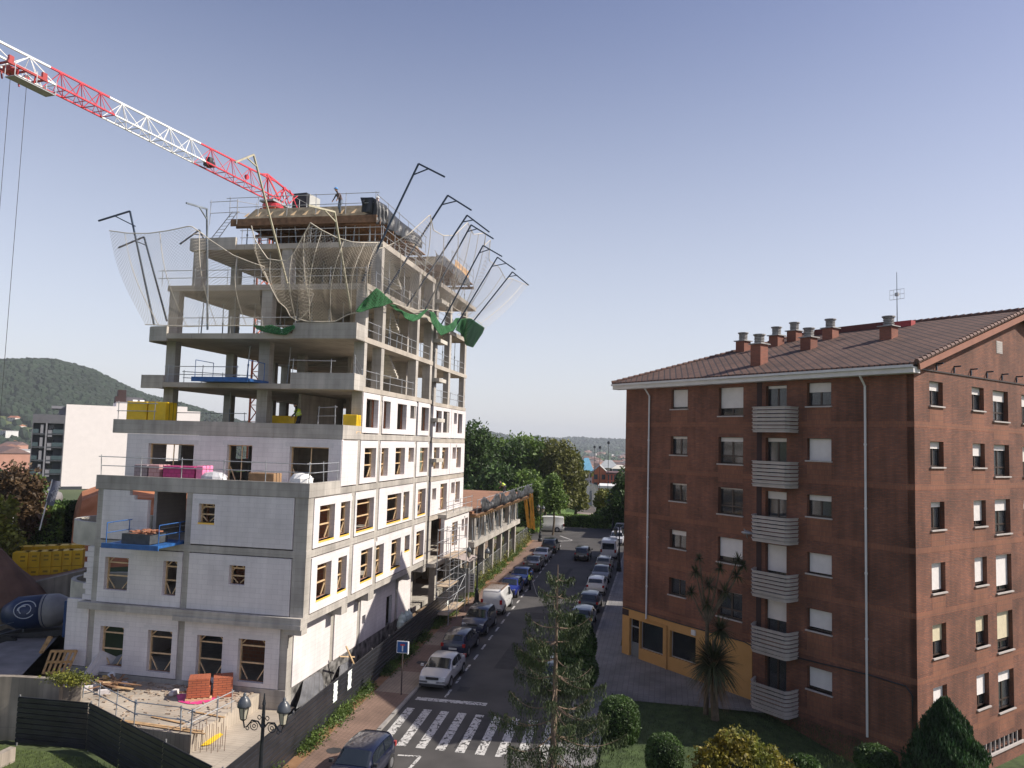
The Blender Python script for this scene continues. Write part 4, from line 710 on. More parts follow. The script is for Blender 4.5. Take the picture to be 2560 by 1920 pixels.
def car(kind,col,label,s,t,head,roofglass=False,group=None,extra=None,zoff=0.):
    L,w,ST,side,ws,rw_=PR[kind]; ang=math.atan2(uR[1],uR[0])+math.radians(head)
    c=thing('parked_'+{'hatch':'car','sedan':'car','estate':'car','suv':'car','van':'van','bigvan':'van'}[kind],label,'van' if 'van' in kind else 'car',(0,0,0),group)
    ST=sorted(ST); rmax=max(q[2] for q in ST)
    def ring(x):
        for (x0,b0,t0),(x1,b1,t1) in zip(ST[:-1],ST[1:]):
            if x<=x1 or x1==ST[-1][0]:
                f=(x-x0)/(x1-x0); f=min(1,max(0,f)); b=b0+(b1-b0)*f; tp=t0+(t1-t0)*f; break
        e=abs(x)/(L/2); wt=w*(1-.13*max(0,e-.72)/.28*(1 if e>.72 else 0)); cab=min(1,max(0,(tp-b-.05)/.35)); y5=wt*(.9-.10*cab*(0.3 if 'van' in kind else 1)); zb=.22
        return [(0,zb),(wt*.86,zb),(wt*.97,zb+.12),(wt,zb+.3),(wt*.985,b-.08),(wt*.95,b),(y5,tp-.05-.02*cab),(y5*.8,tp),(0,tp+.012)]
    xs=[]
    for (x0,_,_),(x1,_,_) in zip(ST[:-1],ST[1:]): n=max(1,int((x1-x0)/.2)); xs+=[x0+(x1-x0)*k/n for k in range(n)]
    xs.append(ST[-1][0]); rows=[]
    for x in xs: r=ring(x); rows.append([(x,y,z) for y,z in r]+[(x,-y,z) for y,z in r[-2:0:-1]]+[(x,0,r[0][1])])
    m=MB(); m.grid(rows); m.poly(rows[0][:-1]); m.poly(rows[-1][:-1][::-1]); pm_=paint(label.split()[0]+kind,col); body=m.build('body',pm_,c,smooth=True,weld=True); 
    body.data.set_sharp_from_angle(angle=math.radians(38))
    def sp(x,k,f,off=.008,sg=1):
        r=ring(x); (y0,z0),(y1,z1)=r[k],r[k+1]; y=y0+(y1-y0)*f; z=z0+(z1-z0)*f; nx=(z1-z0); nz=-(y1-y0); l=math.hypot(nx,nz) or 1
        return (x,sg*(y+off*nx/l),z+off*nz/l)
    for sg in (1,-1):
        a,b=side; mids=[a,(a+b)/2-.1,b] if 'van' not in kind else [a,b]
        for p,q in zip(mids[:-1],mids[1:]):
            lean=.28 if q==b and 'van' not in kind else (.1 if q==b else 0); P=[]
            for f in (.1,.5,.93):
                P.append([sp(p+.04+(q-.04+ (lean*(1-f)) -p-.04)*k/6+(.12*f if p==a and kind!='van' and 'van' not in kind else 0)*(1-k/6),5,f,sg=sg) for k in range(7)])
            g=MB().grid(P); g.build('side_window',CGL,c,fix=False,smooth=True)
    for nm,(a,b) in (('windscreen',ws),('rear_window',rw_)):
        if nm=='rear_window' and kind=='van' and label.startswith('white small'): continue
        P=[]
        for k in range(6):
            x=a+.04+(b-a-.06)*k/5; r=ring(x); y6=r[6][0]*.93; z6=r[6][1]; z7=r[7][1]; z8=r[8][1]; dx=.012 if nm=='windscreen' else -.012
            P.append([(x+dx,-y6,z6+.03),(x+dx,-r[7][0],z7+.012),(x+dx,0,z8+.012),(x+dx,r[7][0],z7+.012),(x+dx,y6,z6+.03)])
        if kind in('van','bigvan') and nm=='rear_window': P=[[(-L/2-.004,y,z) for y in (-w*.7,w*.7)] for z in (1.2,1.65 if kind=='van' else 1.9)]
        MB().grid(P).build(nm,CGL,c,fix=False)
    R_=.31 if 'van' not in kind and kind!='suv' else .34; wb=L*.305
    for x in (wb,-wb):
        for sg in (1,-1):
            ta=MB(); ta.tube((x,sg*(w*.9),R_),(x,sg*(w+.012),R_),R_+.055,16); ta.build("wheel_arch",TRIM,c)
            wh=MB().tube((x,sg*(w-.17),R_),(x,sg*(w+.02),R_),R_,18).build('wheel',RUBBER,c); k=MB().tube((x,sg*(w-.1),R_),(x,sg*(w+.03),R_),R_*.62,14)
            k.build('rim',CHROME,wh)
    I=FW; xf=L/2; z0=.62 if kind!='suv' else .74
    if 'van' in kind: z0=.72
    for sg in (1,-1):
        r=ring(xf-.22); MB().box(I,xf-.34,xf-.10,sg*w*.55,sg*w*.86,z0,z0+.13).build('headlight',LAMPW,c)
        zt_=.72 if 'van' not in kind else .85; MB().box(I,-xf-.008,-xf+.14,sg*w*.72,sg*w*.93,zt_,zt_+(.2 if 'van' not in kind else .35)).build('taillight',LAMPR,c)
        MB().box(I,ws[1]-.28,ws[1]-.14,sg*(w+.01),sg*(w+.17),.97 if 'van' not in kind else 1.1,1.09 if 'van' not in kind else 1.28).build('mirror',pm_ if 'silver' in label else TRIM,c)
        for xx in (.05,-.55): MB().box(I,xx*1.2,xx*1.2+.16,sg*(w+.0),sg*(w+.018),.86,.89).build('door_handle',TRIM,c)
    MB().box(I,xf-.06,xf+.012,-.36,.36,z0-.02,z0+.11).build('grille',TRIM,c); MB().box(I,xf-.02,xf+.03,-.26,.26,.42,.53).build('number_plate',PLATE,c); MB().box(I,-xf-.03,-xf+.02,-.26,.26,.55 if kind!='sedan' else .72,.66 if kind!='sedan' else .83).build('number_plate',PLATE,c)
    MB().box(I,-xf-.015,-xf+.1,-w*.84,w*.84,.24,.4).box(I,xf-.12,xf+.01,-w*.84,w*.84,.22,.36).build('bumper_trim',TRIM,c)
    if kind in ('estate',) or roofglass:
        for sg in (1,-1): MB().tube((-1.5,sg*w*.68,rmax+.05),(.3,sg*w*.68,rmax+.03),.02,6).build('roof_rail',TRIM,c)
    if extra: extra(c,L,w,rmax,I)
    c.location=[float(v) for v in FS(s,t,rz(s)+.01+zoff)]; c.rotation_euler=(0,0,ang); return c
lt=lambda s: lerp_tab(s,[(-6,-5.28),(8,-4.98),(14,-4.45),(26,-4.27),(45,-4.05),(60,-4.0)])
TO=180
car('hatch',(.004,.007,.025),'dark blue hatchback parked just below the zebra crossing, reflections on its roof',-5.0,-5.35,TO)
car('sedan',(.42,.42,.43),'silver saloon facing the camera just above the zebra crossing',8.2,lt(8),TO)
car('hatch',(.010,.014,.045),'very dark blue hatchback seen from behind, right after the silver saloon',14.1,lt(14),0)
car('suv',(.007,.012,.045),'navy blue tall hatchback facing the camera, in front of the white rack van',19.7,lt(20),TO,)
def rack(c,L,w,rm,I):
    k=MB()
    for j in range(9): x=-2.2+j*.33; k.box(I,x,x+.05,-w*.85,w*.85,rm+.12,rm+.15)
    for y in (-w*.8,w*.8): k.box(I,-2.2,.5,y-.02,y+.02,rm+.03,rm+.12)
    k.build('roof_rack',DWOOD,c)
    for nm,txt,x,z,sz in (('lettering','P',.1,1.28,.34),('lettering','BOX',-.55,1.3,.3)):
        f=bpy.data.curves.new(nm,'FONT'); f.body=txt; f.size=sz; f.extrude=.002; f.materials.append(BLACKP); o=bpy.data.objects.new(nm,f); me_=bpy.data.meshes.new_from_object(o); bpy.data.objects.remove(o); o=bpy.data.objects.new(nm,me_); COL.objects.link(o); o.parent=c; o.location=(x-.1,-w-.012,z); o.rotation_euler=(math.pi/2,0,0)
car('van',(.62,.62,.62),'white small van with a brown roof rack and black lettering on its side',26.3,lt(26),0,extra=rack)
car('hatch',(.010,.020,.17),'deep blue three-door car facing the camera, behind the white rack van',32.4,lt(32),TO)
car('sedan',(.010,.065,.30),'bright blue saloon facing the camera beside the hi-vis worker',38.0,lt(38),TO)
car('sedan',(.11,.10,.10),'dark grey saloon seen from behind, next after the bright blue saloon',45.6,lt(45),0)
car('sedan',(.40,.40,.41),'silver saloon seen from behind on the left kerb in the distance',51.6,lt(51),0)
car('suv',(.02,.02,.024),'black car with red tail lamps at the far end of the left row',58.2,lt(58),0)
car('hatch',(.012,.014,.022),'black hatchback driving away in the middle of the street',53.9,-8.45,0)
car('estate',(.02,.022,.03),'dark car on the right kerb hidden behind the spruce',9.5,-11.6,0)
car('hatch',(.10,.12,.16),'grey blue car on the right kerb partly behind the spruce',23.4,-11.65,0)
car('hatch',(.13,.018,.025),'dark red hatchback parked on the right kerb',29.0,-11.65,0)
car('hatch',(.62,.62,.62),'white hatchback parked on the right kerb behind the dark red one',35.9,-11.6,0)
car('sedan',(.02,.024,.035),'dark saloon parked between the white hatchback and the beige estate',41.9,-11.55,TO)
car('estate',(.33,.31,.27),'beige grey estate car with roof rails and a wide red tail panel',47.9,-11.4,0)
car('bigvan',(.66,.66,.67),'tall white panel van parked on the right kerb',56.4,-11.35,0)
car('suv',(.42,.42,.44),'silver car facing the camera beyond the tall white van',67.8,-11.6,TO)
car('hatch',(.5,.5,.5),'pale car at the very end of the right kerb behind a lamp post',79,-11.4,TO)
def hv(c,L,w,rm,I): MB().box(I,-L/2-.02,-L/2-.006,-w*.72,-w*.06,1.45,1.95).box(I,-L/2-.02,-L/2-.006,w*.06,w*.72,1.45,1.95).build('rear_pane',mat('hivis_panes',(.55,.65,.08),.4,.3,4),c)
car('bigvan',(.68,.68,.66),'white panel van parked across the junction with yellow green rear windows',77.2,-.6,97,extra=hv)
# ================================================================== PEOPLE
SKIN=mat('skin',(.45,.25,.17),.6,.05,9)
def person(label,loc,J_,yaw=0,top=(.2,.2,.2),legs=(.05,.06,.09),helmet=None,vest=None,scale=1.):
    p=thing('person',label,'person',(0,0,0))
    order=list(J_['pts'].keys()); me=bpy.data.meshes.new('body'); me.from_pydata([J_['pts'][k][0] for k in order],[(order.index(a),order.index(b)) for a,b in J_['edges']],[])
    b=bpy.data.objects.new('body',me); COL.objects.link(b); b.parent=p; md=b.modifiers.new('skin','SKIN'); md.use_smooth_shade=True
    for i,k in enumerate(order): r=J_['pts'][k][1]; me.skin_vertices[0].data[i].radius=(r,r*.85)
    me.skin_vertices[0].data[0].use_root=True; b.modifiers.new('sub','SUBSURF').render_levels=1; me.materials.append(mat('cloth_%d'%int(sum(top)*1000),top,.9,.2,8))
    pt=lambda k: np.array(J_['pts'][k][0])
    k=MB()
    for sd in 'lr': k.path([pt('hip'),pt('hip'+sd),pt('knee'+sd),pt('foot'+sd)],[.13,.115,.085,.07],8)
    k.build('trousers',mat('trousers_%d'%int(sum(legs)*1000),legs,.9,.2,8),p,smooth=True)
    hd=pt('head'); MB().lathe(lambda x,y,z: hd+np.array((x,y*.85,z)),[(.03,-.12),(.075,-.08),(.095,0),(.085,.07),(.04,.11)],10).build('head',SKIN,p,smooth=True)
    for sd in 'lr':
        h_=pt('hand'+sd); h=MB()
        for f in range(4): h.tube(h_+np.array((.0,(f-1.5)*.02,-.03)),h_+np.array((.03,(f-1.5)*.024,-.10+abs(f-1.5)*.01)),.009,5)
        h.tube(h_+np.array((0,.04,-.01)),h_+np.array((.04,.06,-.05)),.010,5); h.box(lambda a,b_,c:h_+np.array((a,b_,c)),-.02,.02,-.04,.04,-.05,.03); h.build('hand',SKIN,p)
    if helmet: MB().lathe(lambda x,y,z: hd+np.array((x,y,z)),[(.15,.03),(.125,.04),(.12,.09),(.08,.14),(.02,.16)],12).build('helmet',mat('helmet_%d'%int(sum(helmet)*1000),helmet,.4,.05,9),p,smooth=True)
    if vest:
        a,c_=pt('hip'),pt('neck'); VM=mat('hivis_vest',vest,.7,.1,8); MB().path([a+(c_-a)*.1,a+(c_-a)*.5,a+(c_-a)*.82,a+(c_-a)*.97],[.17,.19,.21,.12],12).build('vest',VM,p,smooth=True)
        k=MB(); 
        for f in (.25,.45): q=a+(c_-a)*f; q2=a+(c_-a)*(f+.05); k.path([q,q2],[.197,.199],12)
        k.build('reflective_band',mat('reflective',(.7,.7,.7),.3,.05,9),p)
    p.location=[float(v) for v in loc]; p.rotation_euler=(0,0,yaw); p.scale=(scale,)*3; return p
def pose(lean=0.,kn=.05,arm=((.25,.0,-.45),(.3,.0,-.4)),step=.1,drop=0.):
    h=.95-drop; tx=math.sin(lean)*.5; tz=math.cos(lean)*.5; nk=(tx,0,h+tz); P={'hip':((0,0,h),.14),'chest':((tx*.6,0,h+tz*.6),.17),'neck':(nk,.07),'head':((tx*1.35+.03,0,h+tz*1.35+.06),.09)}
    E_=[('hip','chest'),('chest','neck'),('neck','head')]
    for sd,sg,a in (('l',1,arm[0]),('r',-1,arm[1])):
        P['sh'+sd]=((tx*.9,.19*sg,h+tz*.9),.07); P['elb'+sd]=((tx*.9+a[0]*.4,.24*sg,h+tz*.9+a[2]*.55),.05); P['hand'+sd]=((tx*.9+a[0],.2*sg+a[1],h+tz*.9+a[2]),.038)
        P['hip'+sd]=((0,.1*sg,h-.05),.11); P['knee'+sd]=((.05+kn+step*sg*.5,.11*sg,.5-drop*.5),.08); P['foot'+sd]=((step*sg,.12*sg,.06),.06)
        E_+=[('chest','sh'+sd),('sh'+sd,'elb'+sd),('elb'+sd,'hand'+sd),('hip','hip'+sd),('hip'+sd,'knee'+sd),('knee'+sd,'foot'+sd)]
    return dict(pts=P,edges=E_)
YR=math.atan2(uR[1],uR[0])
wk=person('worker in yellow hi-vis vest and blue helmet standing in the road with a hose',gr(1323,1477,.0),pose(.15,arm=((.35,0,-.35),(.3,.1,-.42))),YR-1.2,top=(.03,.04,.05),legs=(.02,.022,.03),helmet=(.12,.25,.55),vest=(.62,.85,.05))
hp=gr(1323,1477); k=MB().path([hp+UP*1.0-uL*.25,hp+UP*.5-uL*.5-uR*.3,hp+UP*.1-uL*.9-uR*1.5,hp+UP*.03-uL*1.3-uR*2.5],.03,6); tag(k.build('hose',mat('hose_grey',(.35,.34,.32),.6,.1,5),org=hp),'pale hose hanging from the hi-vis worker down to the road','hose')
w1=lf(850,533,9.75); person('roof worker in a blue helmet and brown jacket bending at the rail',FS(9.8,st(w1)[1],28.52),pose(.6,arm=((.2,.0,-.5),(.25,0,-.5))),YR+2.6,top=(.12,.09,.09),legs=(.16,.2,.26),helmet=(.10,.28,.6))
w2=at(950,500,58); person('worker in a white helmet behind the black tarpaulin on the roof',FS(st(rf(950,500,1.6))[0],1.6,28.55),pose(.3),YR+1.2,top=(.5,.35,.28),legs=(.1,.1,.12),helmet=(.8,.8,.8))
person('worker in a green vest busy on the shaded fourth floor beside yellow packs',FS(7.6,st(lf(748,1055,7.6))[1],14.22),pose(.4),YR+2,top=(.05,.06,.04),legs=(.03,.03,.04),vest=(.35,.5,.08),helmet=(.1,.1,.1))
# ================================================================== STREET LAMPS, SIGN
IRON=mat('cast_iron',(.022,.025,.03),.45,.2,6,metal=.3); LGL=mat('lantern_glass',(.45,.42,.32),.3,.1,6)
def lamp_proto(label,h=4.9):
    p=thing('street_lamp',label,'street lamp',(0,0,0),'ornate twin street lamps'); I=FW; B_=lambda x,y,z:(x,y,z)
    MB().lathe(B_,[(.28,0),(.28,.35),(.2,.45),(.2,.9),(.13,1.1),(.15,1.3),(.09,1.45),(.075,2.6),(.06,h-1.2),(.10,h-1.15),(.07,h-1.05),(.05,h-.4),(.07,h-.38),(.035,h-.2),(.02,h)],10).build('post',IRON,p)
    for sg in (1,-1):
        k=MB(); k.path([(0,0,h-1.25),(sg*.2,0,h-1.0),(sg*.45,0,h-.98),(sg*.62,0,h-1.2),(sg*.74,0,h-1.27),(sg*.8,0,h-1.05)],.028,6)
        for cx,cz,r in ((.36,h-1.17,.15),(.36,h-1.17,.06),(.16,h-.85,.07),(.62,h-1.28,.06)):
            k.path([(sg*(cx+r*math.cos(a)),0,cz+r*math.sin(a)) for a in np.linspace(0,6.28,11)],.016,5)
        k.build('scroll_arm',IRON,p)
        F_=lambda x,y,z,sg=sg: (sg*.8+x,y,h-1.05+z)
        k=MB().lathe(F_,[(.03,-.0),(.11,.06),(.12,.08)],6); 
        for j in range(6): a=2*math.pi*j/6; k.tube(F_(.12*math.cos(a),.12*math.sin(a),.08),F_(.2*math.cos(a),.2*math.sin(a),.52),.012,4)
        ln=k.build('lantern_frame',IRON,p); MB().lathe(F_,[(.11,.085),(.185,.515)],6).build('lantern_glass',LGL,ln); MB().lathe(F_,[(.24,.5),(.245,.55),(.21,.7),(.13,.82),(.05,.88),(.06,.95),(.02,1.0)],12).build('lantern_cap',mat('cap_grey',(.06,.068,.08),.35,.1,5),ln,smooth=True)
    return p
LP=lamp_proto('ornate black twin-lantern lamp in the foreground in front of the concrete terrace')
nl=at(655,1860,29.3); LP.location=[float(nl[0]),float(nl[1]),-.15]; LP.rotation_euler=(0,0,AZ*0-.25)
for (px,py,lab,ry) in ((1191,1514,'ornate twin-lantern lamp beside the end of the black fence',-.25),(1350,1354,'ornate twin-lantern lamp next to the far street tree',-1.2),(1547,1428,'ornate lamp on the right pavement against the brick corner',.9),(1532,1327,'small ornate lamp at the far right kerb before the junction',.4)):
    q=gr(px,py,.12); dup(LP,q,ry,lab)
for px,py,D,h in ((1518,1300,150,9),(1483,1290,170,8),(1497,1285,160,8)): 
    q=at(px,py,D); q[2]=gh(q[0],q[1]); T=thing('tall_lamp_post','tall thin lamp post near the park hedge, %s'%{1518:'tallest, nearest the dark hedge',1483:'left one',1497:'middle one'}[px],'lamp post',q); MB().tube(q,(q[0],q[1],14-(py-1290)*0+ (h-9)),.07,6,.04).build('post',IRON,T); z=14+(h-9); MB().lathe(lambda x,y,c:(q[0]+x,q[1]+y,z+c),[(.05,0),(.3,.2),(.25,.5),(.05,.65)],8).build('lamp_head',IRON,T)
SP=gr(*(640+1338/3.687,1380+1315/3.687),.12); dS=np.linalg.norm((SP-EYE)[:2]); zt=at(1008,1602,dS)[2]; zb=at(1008,1632,dS)[2]
SG=thing('dead_end_sign','square blue dead-end sign with white bar and red cap on a dark pole','road sign',SP); rv=np.array([1,-.12,0.]); rv/=np.linalg.norm(rv); fv=np.array([-rv[1],rv[0],0])
FSg=lambda a,b,c: SP+rv*a+fv*b+UP*(c-SP[2])
MB().tube(SP,FSg(0,0,zt),.035,8).build('pole',mat('sign_pole',(.06,.045,.04),.6,.2,5),SG)
hw=.33; zc_=(zt+zb)/2; MB().box(FSg,-hw,hw,-.08,-.04,zb,zt).build('sign_rim',mat('sign_white',(.6,.62,.65),.5,.05,4),SG); MB().box(FSg,-hw+.035,hw-.035,-.088,-.081,zb+.035,zt-.035).build('sign_face',mat('sign_blue',(.012,.08,.26),.4,.05,4),SG)
MB().box(FSg,-.035,.035,-.094,-.0885,zb+.1,zc_+.08).build('sign_bar',mat('sign_white',(.6,.62,.65)),SG); MB().box(FSg,-.12,.12,-.096,-.0885,zc_+.08,zc_+.16).build('sign_cap',mat('sign_red',(.45,.03,.03),.5,.05,4),SG)
MB().box(FSg,hw-.01,hw+.03,-.3,-.09,zb,zt).build('sign_side',MT['sign_white'],SG)
# ================================================================== TREES AND PLANTS
def rot_rand(n): 
    a=RNG.normal(size=(n,3)); a/=np.linalg.norm(a,axis=1)[:,None]; b=RNG.normal(size=(n,3)); b-=a*(a*b).sum(1)[:,None]; b/=np.linalg.norm(b,axis=1)[:,None]; return a,b
def leafmesh(name,C,size,mt,parent=None,org=None,asp=.6,label=None,drop=None):
    n=len(C); a,b=rot_rand(n)
    if drop is not None: a=a*.5+np.array(drop); a/=np.linalg.norm(a,axis=1)[:,None]; b-=a*(a*b).sum(1)[:,None]; b/=np.linalg.norm(b,axis=1)[:,None]
    sz=size*RNG.uniform(.6,1.3,n)[:,None]; A=a*sz; B=b*sz*asp
    o_=np.array(list(parent['org'])) if parent is not None else np.array(org,float)
    V=np.stack([C-A,C+B*.9-A*.1,C+A,C-B*.9+A*.1],1).reshape(-1,3)-o_; me=bpy.data.meshes.new(name); me.vertices.add(4*n); me.vertices.foreach_set('co',V.ravel().astype(np.float32)); me.loops.add(4*n); me.polygons.add(n)
    me.loops.foreach_set('vertex_index',np.arange(4*n,dtype=np.int32)); me.polygons.foreach_set('loop_start',np.arange(0,4*n,4,dtype=np.int32)); me.update(calc_edges=True); me.materials.append(mt)
    ob=bpy.data.objects.new(name,me); COL.objects.link(ob)
    if parent is not None: ob.parent=parent
    else: ob.location=[float(x) for x in o_]
    return ob
def blobpts(blobs,n,lo=.55):
    w_=np.array([b[3]*b[4]+b[4]*b[5] for b in blobs]); w_/=w_.sum(); out=[]
    for b,k in zip(blobs,(w_*n).astype(int)):
        d=RNG.normal(size=(k,3)); d/=np.linalg.norm(d,axis=1)[:,None]; r=RNG.uniform(lo**2,1.1,k)**.5
        r*=1+.18*np.sin(d[:,0]*7+b[0])*np.sin(d[:,1]*6+b[1])+.12*np.sin(d[:,2]*9); out.append(np.array(b[:3])+d*r[:,None]*np.array(b[3:6]))
    return np.concatenate(out)
def leafmat(n,c,c2=None,tr=.3): return mat(n,c,.6,.35,.9,col2=c2,island=.45,trans=tr)
GDK=leafmat('leaf_dark',(.028,.065,.014),(.055,.10,.022)); GMD=leafmat('leaf_mid',(.08,.15,.028),(.13,.20,.035)); GYL=leafmat('leaf_olive',(.085,.10,.022),(.15,.15,.035)); GBR=leafmat('leaf_bronze',(.07,.04,.02),(.10,.06,.025)); BARK=mat('bark',(.10,.075,.05),.95,.3,4,bump=.5,bscale=15)
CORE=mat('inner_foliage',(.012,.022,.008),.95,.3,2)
def tree(name,label,base,H,W,mt,n=6000,size=.32,trunk=.3,nb=9,cat='tree',group=None,crown0=.25,seed=1,top=.6):
    rg=random.Random(seed); base=np.array(base,float); T=thing(name,label,cat,base,group); blobs=[]
    for i in range(nb):
        f=i/(nb-1) if nb>1 else .5; z=base[2]+H*(crown0+(1-crown0)*(.15+.75*f)); prof=math.sin(math.pi*(.18+.72*f))**.8 if top<1 else 1; rr=W/2*prof; a=rg.uniform(0,6.28); q=rr*.5*rg.uniform(.3,1.1) if nb>2 else 0
        b=W*.27*rg.uniform(.8,1.25); blobs.append((base[0]+q*math.cos(a),base[1]+q*math.sin(a),z,max(b,rr*.5),max(b,rr*.5),min(b*1.0,H*.2)))
    blobs.append((base[0],base[1],base[2]+H*(crown0+(1-crown0)*.5),W*.33,W*.33,H*(1-crown0)*.4))
    k=MB(); k.path([base,base+UP*H*crown0*.6+np.array((.05*W*rg.uniform(-1,1),0,0)),base+UP*H*(crown0+.25*(1-crown0)),base+UP*H*.8],[trunk,trunk*.8,trunk*.6,trunk*.15],8); k.build('trunk',BARK,T)
    k=MB()
    for b in blobs[:-1]: c=np.array(b[:3]); k.path([base+UP*H*(crown0*.8+.1*rg.random()),(base+UP*H*crown0+c)/2+UP*.3,c],[trunk*.35,trunk*.25,trunk*.08],5)
    k.build('limbs',BARK,T)
    leafmesh('crown',blobpts(blobs,n),size,mt,T); return T
def rd(px,py,D,z=None): q=at(px,py,D); q[2]=z if z is not None else gh(q[0],q[1]); return q
def hgt(base,py,px=None): D=np.linalg.norm((base-EYE)[:2]); return at(px or 1280,py,D)[2]-base[2]
gt='trees beyond the annex'
for i,(px,D,py,Wd,mt,nm,lab) in enumerate(((1188,130,1076,11,GDK,'broadleaf_tree','tall dark green tree touching the end of the white facade'),(1232,138,1112,11,GMD,'broadleaf_tree','mid green tree second from the white facade'),(1268,134,1118,10,GDK,'broadleaf_tree','dark tree in the middle of the row beyond the annex'),
   (1300,142,1104,10,GMD,'broadleaf_tree','slightly taller tree with a pale loose top beyond the annex'),(1333,136,1112,9,GMD,'broadleaf_tree','light green tree at the right of the dark row'),(1160,144,1130,11,GDK,'broadleaf_tree','tree mostly hidden behind the white facade end'),(1250,124,1175,12,GDK,'broadleaf_tree','lower dark tree behind the annex railing'),(1310,122,1190,9,GMD,'broadleaf_tree','lower mid green tree behind the yellow props'))):
    b=rd(px,1250,D,.4); tree(nm,lab,b,hgt(b,py,px),Wd,mt,9000,.34,.3,11,group=gt,crown0=.12,seed=i+3)
b=rd(1400,1300,133,.8); tree('bronze_tree','broad olive and bronze leaved tree left of the sports fence',b,hgt(b,1124,1400),9.,GYL,13000,.30,.35,13,crown0=.22,seed=21)
b=rd(1362,1300,137,.8); tree('bronze_tree','olive leaved tree joined to the big bronze tree on its left',b,hgt(b,1120,1362),8,GYL,8000,.32,.3,9,crown0=.2,seed=22)
b=rd(1436,1290,140,.5); tree('bronze_tree','round olive tree at the right edge of the tree mass',b,hgt(b,1172,1436),5.5,GYL,7000,.3,.3,8,crown0=.22,seed=23)
for i,(px,py,D) in enumerate(((1418,1135,190),(1432,1130,200),(1443,1134,195))): b=rd(px,1200,D); tree('poplar','slim poplar, %s of three, rising behind the bronze tree'%('left','middle','right')[i],b,hgt(b,py,px),3.6,GDK,2500,.5,.2,8,group='poplars',crown0=.05,seed=30+i)
b=gr(1382,1338,.12); tree('street_tree','dense green street tree with a bare pale trunk beside the white van',b,hgt(b,1190,1385),3.9,GMD,9000,.17,.16,9,crown0=.42,seed=5)
b=rd(1328,1290,112,.8); tree('broadleaf_tree','yellow green bushy tree behind the yellow props',b,hgt(b,1215,1328),5,GMD,5000,.25,.15,7,crown0=.05,seed=6)
b=rd(1512,1290,133,.9); tree('round_bush','large yellow green bush beyond the junction',b,hgt(b,1232,1512),4.6,leafmat('leaf_lime',(.13,.15,.02),(.2,.2,.03)),5000,.25,.1,7,cat='bush',crown0=.0,seed=7)
for i,(px,D,py,Wd) in enumerate(((1556,122,1200,4),(1566,118,1180,7),(1540,128,1266,4.5),(1522,130,1272,4),(1503,131,1279,3.5))): b=rd(px,1300,D,.8); tree('dark_shrub_tree','dark evergreen near the brick corner, %s'%('tall one touching the bricks','tallest, mostly behind the bricks','low one left of the tall ones','small one in the middle of the low row','smallest one by the lime bush')[i],b,hgt(b,py,px),Wd,GDK,4500,.26,.15,7,group='evergreens at the junction',crown0=.0,seed=40+i)
# hedges (clipped, leafy shell over a solid core)
def hedge(label,F,a0,a1,b0,b1,z0,z1,mt,n=6000,size=.12,cat='hedge',grp=None):
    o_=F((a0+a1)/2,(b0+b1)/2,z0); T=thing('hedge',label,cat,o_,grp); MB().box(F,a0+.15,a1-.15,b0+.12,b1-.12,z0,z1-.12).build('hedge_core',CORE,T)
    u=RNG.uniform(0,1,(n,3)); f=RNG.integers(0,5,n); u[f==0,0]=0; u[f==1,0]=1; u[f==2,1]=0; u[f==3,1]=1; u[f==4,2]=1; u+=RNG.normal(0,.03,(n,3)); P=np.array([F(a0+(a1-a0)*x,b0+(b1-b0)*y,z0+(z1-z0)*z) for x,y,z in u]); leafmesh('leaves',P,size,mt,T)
hedge('clipped green hedge in front of the park lawn across the junction',FS,85.0,87.2,-8.6,-1.0,.9,2.5,GMD,9000,.16)
# verge weeds along the fence
W_=[]
for _ in range(60000):
    s=RNG.uniform(-14,60); 
    if 27.5<s<29: continue
    t=FL(s)-abs(RNG.normal(0,.32))+.1; dn=.55+.45*math.sin(s*1.7)+.3*math.sin(s*.61+1)
    if RNG.random()<dn: W_.append(FS(s,t,rz(s)+.12+abs(RNG.normal(0,.22))*(1-min(1,abs(t-FL(s))/1.1))*(1.3 if s>28 else 1)))
tag(leafmesh('verge_weeds',np.array(W_),.062,leafmat('weed_leaf',(.05,.10,.015),(.10,.15,.03)),org=FS(10,-1.5,0)),None,None,kind='stuff')
W_=[]
for _ in range(26000):
    s=RNG.uniform(29,66); t=FL(s)+RNG.uniform(-.2,2.2); W_.append(FS(s,t,rz(s)+abs(RNG.normal(0,.55))))
tag(leafmesh('site_scrub',np.array(W_),.11,leafmat('scrub_leaf',(.09,.12,.02),(.16,.15,.03)),org=FS(40,1,0)),None,None,kind='stuff')
# lawn grass tufts near the camera
def tufts(name,poly,n,z,size,mt):
    xs=[p[0] for p in poly]; ys=[p[1] for p in poly]; out=[]
    while len(out)<n:
        s,t=RNG.uniform(min(xs),max(xs)),RNG.uniform(min(ys),max(ys)); ins=False; j=len(poly)-1
        for i in range(len(poly)):
            if (poly[i][1]>t)!=(poly[j][1]>t) and s<(poly[j][0]-poly[i][0])*(t-poly[i][1])/(poly[j][1]-poly[i][1])+poly[i][0]: ins=not ins
            j=i
        if ins: out.append(FS(s,t,z+RNG.uniform(0,.05)))
    tag(leafmesh(name,np.array(out),size,mt,org=FS(poly[0][0],poly[0][1],z),asp=.15,drop=(0,0,1.5)),None,None,kind='stuff')
tufts('lawn_grass_blades',[(6.8,-15.2),(7.0,-20.5),(8,-26),(-8,-30),(-14,-15.2)],30000,.23,.07,leafmat('grass_blade',(.03,.055,.012),(.045,.075,.018)))
tufts('fence_grass_blades',[(-6.2,11.2),(-6.5,5),(-9.6,-1.),(-16,0),(-16,12)],16000,-.04,.07,leafmat('grass_blade_l',(.06,.09,.02),(.09,.12,.03)))
